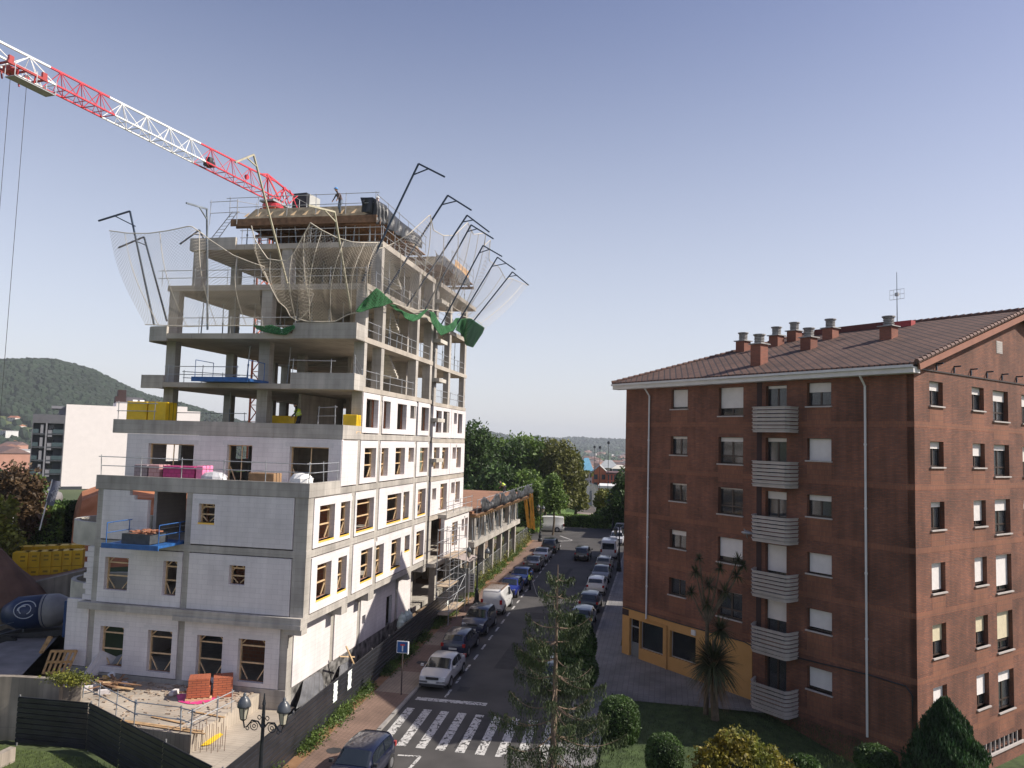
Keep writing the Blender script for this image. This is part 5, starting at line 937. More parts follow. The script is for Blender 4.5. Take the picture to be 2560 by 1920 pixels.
# round clipped bushes, yellow shrub, cypress
def ballbush(name,label,c,rx,rz_,mt,n,size,cat='bush',grp=None,power=2.5):
    T=thing(name,label,cat,(c[0],c[1],c[2]-rz_),grp); cc=np.array(c)
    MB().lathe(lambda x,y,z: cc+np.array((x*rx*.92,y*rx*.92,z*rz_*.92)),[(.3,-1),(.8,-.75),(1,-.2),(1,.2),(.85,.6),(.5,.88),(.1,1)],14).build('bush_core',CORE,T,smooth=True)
    d=RNG.normal(size=(n,3)); d/=(np.abs(d)**power).sum(1)[:,None]**(1/power); leafmesh('leaves',cc+d*np.array((rx,rx,rz_))*RNG.normal(1,.035,n)[:,None],size,mt,T); return T
D1=30.; c=at(1548,1802,D1); ballbush('round_bush','larger clipped round bush at the left, partly behind the spruce',c,.74,.85,GDK,9000,.05,grp='clipped round bushes')
D2=27.; c=at(1661,1893,D2); ballbush('round_bush','smaller clipped round bush left of the yellow shrub',c,.60,.72,GDK,7000,.04,grp='clipped round bushes')
YLW=leafmat('leaf_yellow_shrub',(.32,.22,.015),(.10,.12,.02)); cc=at(1845,1935,26.); T=thing('yellow_shrub','big loose yellow and green shrub at the bottom edge','bush',cc-UP*1.5)
bl=[(cc[0]+dx,cc[1]+dy,cc[2]+dz,r,r,r*.85) for dx,dy,dz,r in ((-.7,0,.2,.75),(0,.2,.55,.8),(.7,0,.2,.8),(1.35,.1,-.2,.7),(-.9,0,-.5,.7),(.2,-.3,-.3,1.),(-.3,.2,.75,.45))]
leafmesh('crown',blobpts(bl,16000,.5),.075,YLW,T); k=MB()
for j in range(7): k.path([cc-UP*1.6,np.array(bl[j][:3])],[.05,.02],5)
k.build('limbs',BARK,T); MB().lathe(lambda x,y,z: cc+np.array((x,y,z)),[(.5,-1.3),(1.1,-.5),(.9,.2),(.2,.6)],10).build('inner_mass',CORE,T)
# cypress in front of the gable corner
cb=at(2378,1990,33.); ct=at(2357,1762,33.); Hc=ct[2]-cb[2]+.2; T=thing('cypress','dark cone shaped cypress in front of the brick corner','tree',cb); n=20000; f=RNG.uniform(0,1,n)**.8; a=RNG.uniform(0,6.28,n)
rr=(1.75*(1-f)**.75+.08)*(1+.12*np.sin(a*5+f*20)); r_=rr*RNG.uniform(.75,1.05,n); leafmesh('crown',np.stack([cb[0]+(ct[0]-cb[0])*f+r_*np.cos(a),cb[1]+r_*np.sin(a),cb[2]+f*Hc+RNG.normal(0,.05,n)],1),.085,leafmat('leaf_cypress',(.015,.04,.012),(.03,.07,.02)),T,drop=(0,0,1.2),asp=.35)
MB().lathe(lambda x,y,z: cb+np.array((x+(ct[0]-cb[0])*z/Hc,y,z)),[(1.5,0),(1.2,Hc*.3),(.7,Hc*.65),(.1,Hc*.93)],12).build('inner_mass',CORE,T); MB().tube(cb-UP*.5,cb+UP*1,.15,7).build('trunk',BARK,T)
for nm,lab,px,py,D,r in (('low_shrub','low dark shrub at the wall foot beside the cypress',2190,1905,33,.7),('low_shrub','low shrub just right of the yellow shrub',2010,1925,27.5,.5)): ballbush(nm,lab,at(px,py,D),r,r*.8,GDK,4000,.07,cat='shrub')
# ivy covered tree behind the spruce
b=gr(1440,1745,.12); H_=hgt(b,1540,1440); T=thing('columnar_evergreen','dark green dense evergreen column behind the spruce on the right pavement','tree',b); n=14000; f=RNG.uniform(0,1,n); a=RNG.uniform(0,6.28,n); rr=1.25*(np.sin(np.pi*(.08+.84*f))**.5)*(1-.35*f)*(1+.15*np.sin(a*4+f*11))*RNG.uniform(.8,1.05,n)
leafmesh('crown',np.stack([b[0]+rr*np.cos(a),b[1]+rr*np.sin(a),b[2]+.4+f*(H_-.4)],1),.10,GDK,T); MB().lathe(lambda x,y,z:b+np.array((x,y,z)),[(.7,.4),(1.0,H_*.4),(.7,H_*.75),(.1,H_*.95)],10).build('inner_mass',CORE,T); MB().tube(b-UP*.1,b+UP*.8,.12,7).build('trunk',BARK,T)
# the spruce in the foreground: whorls of drooping boughs
Ds=21.5; tp=at(1395,1412,Ds); sb=np.array((at(1382,1919,Ds)[0],at(1382,1919,Ds)[1],0.1)); T=thing('spruce','tall sparse spruce with drooping branchlets in front of the street','tree',sb); Hs=tp[2]-sb[2]; NE=leafmat('spruce_needle',(.026,.045,.014),(.045,.065,.02),.1); SB=mat('spruce_bark',(.17,.12,.085),.9,.25,5,bump=.4)
ax=lambda f: sb+(tp-sb)*f; MB().path([ax(0),ax(.3),ax(.6),ax(.85),ax(1)],[.17,.13,.08,.035,.01],9).build('trunk',SB,T)
br=MB(); LC=[]; rg=random.Random(11); z=.08
while z<.985:
    R_=(2.95*(1-z)**.66+.12)*(1 if z<.97 else .4); nbr=rg.choice((4,5,6)) 
    for j in range(nbr):
        a=rg.uniform(0,6.28); Lb=R_*rg.uniform(.65,1.12); p=ax(z); d=np.array((math.cos(a),math.sin(a),0)); sag=.22*Lb; up=.25 if z>.75 else .0; pts=[]; N_=9
        for k in range(N_+1): f=k/N_; pts.append(p+d*Lb*f+UP*(up*Lb*f-sag*math.sin(f*math.pi*.75)+.16*Lb*f*f))
        br.path(pts,[.028*(1-.8*k/N_)*(1.2-z*.6) for k in range(N_+1)],5)
        side=np.array((-d[1],d[0],0)); dens=int(78*Lb+26)
        for _ in range(dens):
            f=rg.uniform(.22,1.0)**.8; q=p+d*Lb*f+UP*(up*Lb*f-sag*math.sin(f*math.pi*.75)+.16*Lb*f*f); w_=rg.uniform(-1,1)*.38*Lb**.5*(1.12-f)*1.3; q=q+side*w_
            hl=rg.uniform(.05,.30)*(1 if rg.random()<.6 else 1.7)*min(1,Lb)
            for h in np.arange(0,hl,.06): LC.append(q-UP*h+np.array((rg.gauss(0,.025),rg.gauss(0,.025),0)))
    z+=rg.uniform(.036,.046)
br.build('boughs',SB,T); LC=np.array(LC); leafmesh('needles',LC,.042,NE,T,asp=.33,drop=(0,0,-1.1))
# cordylines on the lawn
CL=leafmat('cordyline_leaf',(.03,.045,.015),(.055,.06,.022),.1); CD=leafmat('cordyline_dead_leaf',(.16,.10,.05),None,.1)
def rosette(c,R_,n,mt,par,lo=-.5,w=.035,name='leaf_head'):
    k=MB()
    for i in range(n):
        a=random.uniform(0,6.28); e=math.asin(random.uniform(math.sin(lo),.98)); L_=R_*random.uniform(.75,1.05); d=np.array((math.cos(a)*math.cos(e),math.sin(a)*math.cos(e),math.sin(e))); sd=np.array((-math.sin(a),math.cos(a),0.)); P=[]
        for j in range(5): f=j/4; q=c+d*L_*f-UP*L_*.28*f*f*(1.2-math.sin(e)); ww=w*(1-.9*f**1.5)*(.5+min(1,f*3)*.5); P.append([q-sd*ww,q+sd*ww])
        k.grid(P)
    return k.build(name,mt,par,fix=False)
cb=gr(1788,1800,.25); Dc=np.linalg.norm((cb-EYE)[:2]); T=thing('cordyline','palm-like cordyline on the lawn with one big spiky head and a dead leaf skirt','palm',cb); hc=at(1783,1655,Dc); h2=at(1800,1575,Dc)
MB().path([cb,at(1785,1740,Dc),hc,at(1785,1605,Dc),h2],[.22,.17,.13,.1,.08],8).build('trunk',BARK,T); rosette(hc,1.55,520,CL,T,-.5,.045); rosette(hc-UP*.45,1.45,320,CD,T,-1.5,-.9,name='dead_skirt') if False else rosette(hc-UP*.45,1.4,320,CD,T,-1.5,name='dead_skirt'); rosette(h2,1.0,200,CL,T,-.6)
T2=thing('cordyline','branching cordyline with several small spiky heads rising behind the big one','palm',cb+bL*.6); b2=at(1768,1560,Dc+.3)
for j,(px,py,r) in enumerate(((1768,1510,.75),(1740,1430,.55),(1812,1480,.7),(1845,1400,.55),(1842,1440,.6),(1728,1480,.6),(1800,1420,.5),(1748,1395,.35),(1772,1465,.8),(1858,1415,.45))):
    q=at(px,py,Dc+.3); (MB().path([cb+bL*.6+UP*.1,b2,q],[.14,.10,.035],6) if j==0 else MB().path([b2,(b2+q)/2-UP*.1,q],[.07,.05,.03],6)).build('branch',BARK,T2); rosette(q,r,90,CL,T2,-.5,.028)
# ================================================================== TOWER CRANE
CR=thing('tower_crane','red and white tower crane with its jib reaching over the roof to the upper left','crane',at(680,497,72)*np.array([1,1,0]))
A=at(680,497,72); Lp=ray(0,154); Lp=EYE+Lp*((A[2]-14)/Lp[2]); jd=Lp-A; jd[2]=0; jd/=np.linalg.norm(jd); js=np.array((-jd[1],jd[0],0))
def along(px,py): r=ray(px,py); n=js; k=((A-EYE)@n)/(r@n); w=EYE+r*k; return float((w-A)@jd)
SN=[-.4]+[along(80+x/2.91,0) if False else along(x/2.91,80+y/2.91) for x,y in ((1450,955),(785,625),(355,400))]
SN.append(SN[-1]+8.5); SN.append(SN[-1]+8.5)
hJ=lambda f: 1.75-.022*f
for i in range(len(SN)-1):
    a,b=SN[i],SN[i+1]; mt_=RED if i%2==0 else CWHITE; k=MB(); n=4 if i<2 else 3; P=lambda f,y,z: A+jd*f+js*y+UP*z
    for y in (-.6,.6): k.bar(P(a,y,0),P(b,y,0),.10)
    k.bar(P(a,0,hJ(a)),P(b,0,hJ(b)),.12)
    for j in range(n):
        f0=a+(b-a)*j/n; f1=a+(b-a)*(j+1)/n; fm=(f0+f1)/2
        for y in (-.6,.6): k.bar(P(f0,y,0),P(fm,0,hJ(fm)),.045); k.bar(P(fm,0,hJ(fm)),P(f1,y,0),.045); k.bar(P(fm,0,hJ(fm)),P(fm,y,0),.03)
        k.bar(P(f0,-.6,0),P(f0,.6,0),.05); k.bar(P(f0,-.6,0),P(f1,.6,0),.04); k.bar(P(fm,-.6,0),P(fm,.6,0),.04)
    k.build('jib_section',mt_,CR)
P=lambda f,y,z: A+jd*f+js*y+UP*z
k=MB()
for f,z in ((0,0),):
    k.bar(P(-.3,-.6,0),P(.9,0,2.0),.12); k.bar(P(-.3,.6,0),P(.9,0,2.0),.12); k.bar(P(-.3,-.6,0),P(-1.9,0,1.7),.1); k.bar(P(-.3,.6,0),P(-1.9,0,1.7),.1); k.bar(P(.9,0,2.0),P(-3.2,0,1.35),.14); k.bar(P(1.8,0,1.7),P(.9,0,2.0),.12)
    for y in (-.5,.5): k.bar(P(-1.9,y,.1),P(-3.2,y,1.3),.08); k.bar(P(-.9,y,1.4),P(-1.9,y,.1),.08); k.bar(P(-3.2,y,.1),P(-1.9,y,1.4),.08)
k.build('jib_root_frame',RED,CR)
MB().box(lambda a,b,c:P(a,b,c),-6.2,.8,-.75,.75,-.45,-.28).build('counter_jib_deck',STEEL,CR); MB().box(P,-6.4,-4.6,-.9,.9,-.9,1.9).build('ballast',mat('ballast_concrete',(.42,.42,.40),.9,.1,2),CR); MB().box(P,-4.55,-4.2,-.8,.8,-.3,1.9).build('machinery_panel',BLACKP,CR)
MB().box(P,-2.9,-1.7,-1.5,-.8,-.2,.7).build('control_cabinet',AL,CR); MB().box(P,-6.6,-5.2,.95,1.0,-1.3,-.3).build('banner_panel',mat('lime_panel',(.35,.62,.08),.6,.1,3),CR); MB().lathe(lambda x,y,z:P(-.2+x,y,z),[(.9,-.9),(.95,-.6),(.8,-.5)],14).build('slewing_ring',RED,CR)
k=MB()
for y in (-.95,.95):
    for f in (-.5,-1.7,-2.9,-4.1): k.tube(P(f,y,-.3),P(f,y,.75),.025,4)
    k.tube(P(-.5,y,.75),P(-4.1,y,.75),.025,4)
k.build('walkway_rail',STEEL,CR)
Bm=P(-.2,0,0); k=MB(); MO=mat('mast_orange',(.50,.12,.05),.6,.15,2); m_=.75
for x in (-m_,m_):
    for y in (-m_,m_): k.bar(P(-.2+x,y,-1),P(-.2+x,y,-35.6),.15)
z=-1
while z>-35:
    for x in (-m_,m_): k.bar(P(-.2+x,-m_,z),P(-.2+x,m_,z-1.5),.07); k.bar(P(-.2+x,m_,z),P(-.2+x,-m_,z),.06)
    for y in (-m_,m_): k.bar(P(-.2-m_,y,z),P(-.2+m_,y,z-1.5),.07)
    z-=1.5
k.build('mast',MO,CR)
tl=along(45,200); k=MB(); 
for y in (-.75,.75): k.bar(P(tl-1.3,y,-.12),P(tl+1.3,y,-.12),.14)
for f in (-1.2,0,1.2): k.bar(P(tl+f,-.8,-.1),P(tl+f,.8,-.1),.1)
for f in (-1.1,1.1):
    for y in (-.75,.75): k.box(P,tl+f-.15,tl+f+.15,y-.08,y+.08,-.2,.3); k.bar(P(tl+f*.5,y,-.1),P(tl+f*.5,y*.8,-.65),.07)
k.box(P,tl+.2,tl+.8,-.3,.3,-.35,-.05); tr_=k.build('trolley',mat('trolley_red',(.35,.03,.03),.5,.2,4),CR)
k=MB()
for y in (.5,1.3):
    for f in (-1.5,-.2,1.2): k.tube(P(tl+f,y,-.1),P(tl+f,y,-1.0),.025,4)
    k.tube(P(tl-1.5,y,-.95),P(tl+1.2,y,-.95),.03,4)
k.box(P,tl-1.5,tl+1.2,.5,1.3,-1.02,-.98); k.build('trolley_basket',STEEL,CR)
k=MB(); 
for px in (24,66): f=along(px,215); k.tube(P(f,0,-.2),P(f,0,-30),.018,4)
k.build('hoist_rope',BLACKP,CR); MB().tube(P(1,.0,-.35),P(SN[3],0,-.12),.012,4).build('trolley_cable',BLACKP,CR)
f=along(523,412); MB().box(P,f-.35,f+.35,-.3,.3,.05,.45).lathe(lambda x,y,z:P(f+x,y,z+.4),[(.3,.0),(.3,.35),(.1,.4)],8).build('trolley_winch',BLACKP,CR); f=along(615,440); MB().tube(P(f,0,.75),P(f,.2,.75),.22,10).build('pulley',RED,CR)
# ================================================================== FENCES
FBLK=mat('black_corrugated_sheet',(.030,.031,.036),.32,.3,1.5,metal=.3); POST=mat('fence_post_grey',(.2,.2,.2),.6,.1,4)
def sheetfence(label,pts,h,panel=3.0,zf=None):
    T=thing('corrugated_fence',label,'fence',pts[0]); pts=[np.array(p,float) for p in pts]
    for a,b in zip(pts[:-1],pts[1:]):
        L=np.linalg.norm(b-a); n=max(1,round(L/panel)); d=(b-a)/L; nrm=np.array((-d[1],d[0],0)); nrm/=np.linalg.norm(nrm)
        for k in range(n):
            p=a+(b-a)*(k+.003)/n; q=a+(b-a)*(k+.997)/n; dz=random.uniform(-.015,.02); rows=[]; z=0.; 
            prof=[]
            while z<h-.01: prof+=[(z,0),(z+.15,0),(z+.175,.045),(z+.2,.045),(z+.225,0)]; z+=.225
            for z,o in prof: rows.append([p+nrm*o+UP*(min(z,h)+dz),q+nrm*o+UP*(min(z,h)+dz)])
            MB().grid(rows).build('sheet_panel',FBLK,T,fix=False); MB().box(lambda x,y,c,p=p,d=d,nrm=nrm:p+d*x+nrm*y+UP*c,-.03,.03,.09,.14,-.2,h+.05).build('post',POST,T)
    return T
sheetfence('long black corrugated fence along the left pavement',[FS(s,FL(s),rz(s)+.02) for s in (-9.7,-4,3,12,20,28.6)],2.0)
sheetfence('near black corrugated fence standing on the lawn at the lower left',[FS(-5.45,11.05,-.14),FS(-5.3,7.5,-.14),FS(-6.65,4.8,-.14),FS(-9.7,-1.4,-.14)],2.0)
def poster(label,cx,cy,w_,h_,seed):
    q=None
    best=min(np.arange(-12,29,.05),key=lambda s:abs((lambda v:1280+FPX*(v@CX)/(v@_F))(FS(s,FL(s),rz(s)+1.2)-EYE)-cx)); s=best; d=FS(s+.1,FL(s+.1),0)-FS(s,FL(s),0); d/=np.linalg.norm(d); n=np.array((d[1],-d[0],0))
    D=np.linalg.norm((FS(s,FL(s),0)-EYE)[:2]); z=at(cx,cy,D)[2]; rg=random.Random(seed); k=MB(); o=FS(s,FL(s),0); o[2]=0; rows=[]
    for i in range(13): zz=z+h_/2-h_*i/12; a=-w_/2+rg.uniform(-.06,.05); b=w_/2+rg.uniform(-.06,.06); rows.append([o+n*(.012)+d*a+UP*zz,o+n*(.012)+d*b+UP*zz])
    k=MB(); k.grid(rows); tag(k.build('poster',mat('torn_paper',(.72,.78,.76),.8,.08,6),org=rows[0][0],fix=False),label,'poster',None)
poster('torn white poster on the black fence, nearer the camera',838,1729,.5,.95,1); poster('torn white poster on the black fence, second from the camera',873,1699,.5,.95,2)
poster('small white notice low on the black fence near its far end',1120,1509,.45,.5,3)
WM=netmat('chain_link',(.30,.31,.30),9.,.12,.02)
def meshfence(label,pts,h,step=2.6,cat='fence'):
    T=thing('mesh_fence',label,cat,pts[0]); rows=[[np.array(p)+UP*h*j/2 for p in pts] for j in range(3)]; m_=surf('mesh_panel',rows,WM,None); m_.location=(0,0,0); m_.parent=T
    for a,b in zip(pts[:-1],pts[1:]):
        a=np.array(a);b=np.array(b); n=max(1,int(np.linalg.norm(b-a)/step))
        for k in range(n): p=a+(b-a)*k/n; MB().tube(p,p+UP*(h+.05),.025,5).build('post',STEEL,T)
        MB().tube(a+UP*h,b+UP*h,.02,4).build('top_rail',STEEL,T); MB().tube(a+UP*.05,b+UP*.05,.02,4).build('bottom_rail',STEEL,T)
    return T
meshfence('wire mesh site fence continuing after the black fence',[FS(s,FL(s)+.05,rz(s)+.1) for s in (29.2,36,43,50,57,64)],2.0)
T=thing('site_gate_board','white framed board with a small printed banner at the end of the black fence','sign',FS(28.7,-.95,.3)); q=FS(28.8,-.9,rz(28)+.1)
MB().tube(q-uL*.25,q-uL*.25+UP*2.6,.05,6).tube(q+uL*1.3,q+uL*1.3+UP*2.6,.04,6).build('post',CWHITE,T); MB().box(lambda a,b,c:q+uL*a+uR*b+UP*c,-.2,1.3,-.03,.03,.5,2.6).build('board',mat('board_grey',(.30,.32,.31),.7,.1,2),T); MB().box(lambda a,b,c:q+uL*a+uR*b+UP*c,-.75,-.32,-.03,0,.6,2.2).build('banner',mat('banner_white',(.62,.62,.60),.7,.1,5),T)
k=MB()
for j in range(6): k.box(lambda a,b,c:q+uL*a+uR*b+UP*c,-.66,-.4,-.036,-.031,2.0-j*.22,2.07-j*.22)
k.build('banner_lines',mat('print_black',(.05,.05,.05),.7,.1,5),T)
# ================================================================== TERRACE, WALLS IN FRONT OF THE BUILDING
TERR=brickmat('board_concrete',(.42,.36,.29),(.38,.33,.27),(.27,.23,.19),.22,3.,.012,stain=.3,bump=.2)
T=thing('concrete_terrace','unfinished concrete terrace slab covered with debris in front of the block','terrace',FS(-2,6,0))
MB().prism(FS,[(.24,2.25),(.24,13.9),(-2.6,13.9),(-2.7,10.2),(-3.9,9.6),(-4.7,7.4),(-5.3,5.0),(-5.45,2.25)],-.6,1.05).build('slab',TERR,T); MB().prism(FS,[(.9,.9),(.24,2.24),(-5.4,2.24),(-6.4,2.24),(-7.2,.85),(-7.0,-.2),(-4,.1),(.9,.7)],-.5,.3).build('lower_slab',TERR,T)
k=MB()
for i in range(22): s=-7.3+i*.42; k.poly([FS(s,.62+.1*(i%2),.28),FS(s+.42,.62+.1*((i+1)%2),.28),FS(s+.42,-.1+.12*(i%3),-.7),FS(s,-.1+.12*((i+2)%3),-.7)])
k.build('hung_membrane',TARP,T,fix=False)
RW=brickmat('retaining_concrete',(.34,.29,.24),(.30,.26,.21),(.22,.19,.16),1.2,2.4,.012,stain=.35,streak=.45)
def rwall(label,pts,z0,th=.3,col=None,name='retaining_wall'):
    k=MB()
    for (p,q) in zip(pts[:-1],pts[1:]):
        p=np.array(p);q=np.array(q); d=q-p; d[2]=0; d/=np.linalg.norm(d); n=np.array((-d[1],d[0],0))*th; k.v+=[tuple(v) for v in (np.array((p[0],p[1],z0)),np.array((q[0],q[1],z0)),q,p,np.array((p[0],p[1],z0))+n,np.array((q[0],q[1],z0))+n,q+n,p+n)]; b=len(k.v)-8; k.f+=[tuple(b+i for i in f) for f in ((0,1,2,3),(7,6,5,4),(0,4,5,1),(3,2,6,7),(0,3,7,4),(1,5,6,2))]
    return tag(k.build(name,col or RW,org=pts[0]),label,'wall')
rwall('stained concrete retaining wall at the left edge, running to the terrace',[gz(-60,1691,2.3),gz(30,1692,2.3),gz(150,1699,2.3)],-.6)
rwall('short sloping concrete wall with a plant on its end beside the terrace',[gz(104,1743,1.45),gz(205,1698,2.2)],-.6,.25)
rwall('low concrete footing wall at the very lower left',[gz(-40,1905,.5),gz(40,1868,.55)],-.6,.3)
pq=gz(175,1697,2.3); T=thing('trailing_plant','small yellow green plant growing on the end of the short wall','plant',pq); leafmesh('leaves',pq+RNG.normal(0,1,(1800,3))*np.array((.5,.2,.14))+UP*.02,.06,leafmat('leaf_fresh',(.10,.13,.02),(.2,.2,.03)),T)
def zE(x,y,z=1.06): return gz(x/3.072,1450+y/3.072,z)
gT='guardrails round the terrace'
rail('guardrail along the camera side of the terrace',[zE(635,905),zE(1028,1112),zE(1385,1162),zE(1462,1190)],1.0,1.9,grp=gT,mt=PROP); rail('guardrail along the stepped right edge of the terrace',[zE(1462,1188),zE(1665,1080),zE(1775,1020)],1.0,1.6,grp=gT)
# rebar, bricks, debris
T=thing('rebar_starters','row of upright rusty rebar on the corner of the lower slab','rebar',zE(1600,1280,.3))
for i in range(15): q=zE(1485+i*17,1275+((i*37)%60),.3); MB().tube(q,q+UP*(1.0+.25*random.random())+np.array((random.uniform(-.05,.05),random.uniform(-.05,.05),0)),.012,4).build('bar',mat('rust',(.10,.05,.035),.9,.3,8),T)
tag(surf('yellow_sheet',hang([zE(1690,1170,.34),zE(1650,1190,.4),zE(1570,1215,.42),zE(1530,1265,.36)],[zE(1715,1185,.33),zE(1680,1215,.34),zE(1610,1265,.34),zE(1535,1275,.33)],14,6,rip=.05),mat('yellow_plastic',(.75,.50,.02),.5,.1,3),None),'crumpled yellow plastic sheet lying behind the rebar','sheet')
def FLoc(o,ang): c_,s_=math.cos(ang),math.sin(ang); o=np.array(o); return lambda a,b,c: o+np.array((a*c_-b*s_,a*s_+b*c_,c))
REDB=brickmat('brick_pack',(.45,.13,.06),(.40,.11,.05),(.12,.04,.03),.4,.11,.012)
def pallet(F,parent,w_=.6,d_=.5,z=0.):
    k=MB()
    for j in range(5): x=-w_+j*(2*w_-.12)/4; k.box(F,x,x+.12,-d_,d_,z+.1,z+.125)
    for y in (-d_,-.05,d_-.1): k.box(F,-w_,w_,y,y+.1,z,z+.098)
    k.build('pallet',WOODL,parent)
o=zE(1530,905); F=FLoc(o,.3); T=thing('brick_pack','stack of orange red hollow bricks on a pallet, its front leaning, on pink wrap','brick pack',o); pallet(F,T); MB().box(F,-.55,.5,-.45,.45,.13,.62).box(F,-.5,.45,-.42,.42,.622,1.02).build('bricks',REDB,T); MB().box(FLoc(o+np.array((.95,.5,0)),.35),-.45,.45,-.4,.4,0,.95).build('bricks',REDB,T)
tag(surf('pink_wrap',hang([zE(1355,885,1.1),zE(1400,870,1.2),zE(1500,880,1.1),zE(1600,870,1.15),zE(1665,875,1.1)],[zE(1370,935,1.07),zE(1440,950,1.08),zE(1520,955,1.08),zE(1600,935,1.08),zE(1660,905,1.08)],22,8,rip=.08,rn=8),mat('pink_film',(.62,.05,.22),.4,.15,3),None),'torn pink plastic wrap around the foot of the brick stack','plastic wrap')
def plank(label,o,ang,L_,w_=.15,tilt=0.,mt=None,name='plank',grp='loose boards on the terrace'):
    k=MB(); d=np.array((math.cos(ang),math.sin(ang),tilt)); o=np.array(o); k.bar(o-d*L_/2,o+d*L_/2,w_,.03); tag(k.build(name,mt or WOODL,org=o),label,'board',grp)
rg=random.Random(5)
for i in range(26): o=zE(rg.gauss(850,110),rg.gauss(785,18),1.1+rg.random()*.28); plank('board in the heap of broken timber by the first ground floor window',o,rg.uniform(0,3.1),rg.uniform(.5,1.6),rg.uniform(.08,.25),rg.uniform(-.25,.25),rg.choice((WOODL,WOOD,DWOOD)))
for (x,y,a,L_) in ((700,790,.8,2.2),(1290,1075,2.75,1.9),(1590,1030,-.35,2.0),(1180,1110,2.9,5.0),(1380,860,.2,.8),(1200,1125,2.87,5.0)): plank('single board lying flat on the open terrace',zE(x,y,1.09),a,L_,.12,0,rg.choice((WOOD,DWOOD)))
for i,(x,y) in enumerate(((665,845),(750,828),(800,875),(935,812),(1335,880))): o=zE(x,y); tag(MB().box(FLoc(o,rg.uniform(0,3)),-.27,.27,-.11,.11,0,.2).build('white_block',AAC,org=o),'white aerated block left on the terrace, %s'%('leftmost, half under the guardrail','at the foot of the timber heap','just in front of the second window','right beside the timber heap','alone left of the brick stack')[i],'block','white blocks on the terrace')
DB=[];
for i in range(500): x=RNG.uniform(640,1850); y=RNG.uniform(790,1150); 
k=MB()
for i in range(420):
    s=rg.uniform(-5.3,.1); t=rg.uniform(2.4,12.) 
    if rg.random()<.5: s=rg.uniform(-1.6,.1)
    if s<-3.2 and t>10.5: continue
    F=FLoc(FS(s,t,1.052),rg.uniform(0,3)); a,b=rg.uniform(.02,.16),rg.uniform(.02,.06); k.box(F,-a,a,-b,b,0,rg.uniform(.01,.06))
tag(k.build('rubble',mat('rubble_mix',(.32,.25,.19),.9,.5,9),fix=False,org=FS(-2,6,1)),None,None,kind='stuff')
for i,(x,y,c,r) in enumerate(((800,765,(.5,.33,.10),.28),(860,735,(.7,.7,.68),.25),(760,770,(.05,.05,.06),.3),(895,690,(.42,.26,.08),.4))): o=zE(x,y,1.15); tag(MB().lathe(lambda a,b,c_,o=o,r=r:o+np.array((a*r*(1+.2*math.sin(b*9)),b*r,c_*r*.8)),[(.5,-.4),(1,0),(.9,.5),(.4,.9),(.1,1)],9).build('waste_sack',mat('sack_%d'%i,c,.7,.3,5),org=o),('tan crumpled sack at the front of the debris heap','white bundle in the debris heap','black rubbish sack at the left of the heap','ochre sheet bundle on top of the heap')[i],'sack')
for i,(x,y,tl_) in enumerate(((690,745,.5),(735,740,.65))): o=zE(x,y,1.06); k=MB(); k.bar(o,o+np.array((.5,.5,1.15))*(1-.1*i),.7,.12,up=(1,-1,0)); tag(k.build('insulation_panel',LINT,org=o),('pale panel leaning on the column beside the heap','second pale panel leaning nearer the debris')[i],'panel')
def lpallet(label,px0,px1,py0,py1,s):
    b0=lf(px0,py1,s); b1=lf(px1-25,py1,s); t0=lf(px0+22,py0,s+.6); t1=lf(px1,py0,s+.6); T=thing('wooden_pallet',label,'pallet',b0,'wooden pallets left of the building'); k=MB()
    for j in range(6): f=j/5; k.bar(b0+(b1-b0)*f,t0+(t1-t0)*f,.14,.03,up=uR)
    for f in (0.03,.5,.97): k.bar(b0+(t0-b0)*f,b1+(t1-b1)*f,.12,.1,up=uR)
    k.build('slats',mat('pallet_wood',(.38,.22,.09),.85,.25,4),T)
lpallet('wooden pallet leaning against the white wall left of the building',107,192,1626,1684,-.6); lpallet('darker pallet leaning just behind the first one',100,130,1592,1632,1.0)
# loading platforms, packs on the ledges
BLUE=mat('platform_blue',(.02,.10,.30),.5,.25,4)
T=thing('loading_platform','blue steel loading platform with a rubble skip projecting from the second floor opening','platform',FS(-.6,8.5,8.2)); MB().box(FS,-1.9,.6,7.0,9.9,8.2,8.33).box(FS,-2.0,-1.92,6.9,10.1,8.12,8.36).build('deck',BLUE,T)
for t in (7.0,9.95):
    for s in (-1.85,-.2): MB().tube(FS(s,t,8.33),FS(s,t,9.35),.025,5).build('post',BLUE,T)
    MB().tube(FS(-1.85,t,9.35),FS(.6,t,9.35),.025,5).tube(FS(-1.85,t,8.85),FS(.6,t,8.85),.02,5).build('side_rail',BLUE,T)
MB().box(FS,-1.7,-.3,7.6,9.2,8.34,8.37).box(FS,-1.7,-1.66,7.6,9.2,8.37,8.85).box(FS,-.34,-.3,7.6,9.2,8.37,8.85).box(FS,-1.66,-.34,7.6,7.64,8.37,8.85).box(FS,-1.66,-.34,9.16,9.2,8.37,8.85).build('skip',mat('skip_dark',(.05,.055,.06),.7,.3,5),T)
k=MB()
for i in range(40): F=FLoc(FS(rg.uniform(-1.5,-.5),rg.uniform(7.8,9.0),8.7+rg.random()*.25),rg.uniform(0,3)); k.box(F,-.15,.15,-.08,.08,0,.06)
k.build('brick_rubble',HBR,T)
T=thing('loading_platform','flat blue loading platform lying on the fifth floor edge','platform',FS(5,8,17)); MB().box(FS,3.9,6.2,6.0,9.6,17.03,17.2).box(FS,3.8,3.88,6,9.6,16.98,17.25).build('deck',BLUE,T)
for t in (6.1,9.5): MB().path([FS(4.0,t,17.2),FS(4.0,t,18.25),FS(5.8,t,18.25),FS(5.8,t,17.2)],.025,5).build('side_rail',BLUE,T)
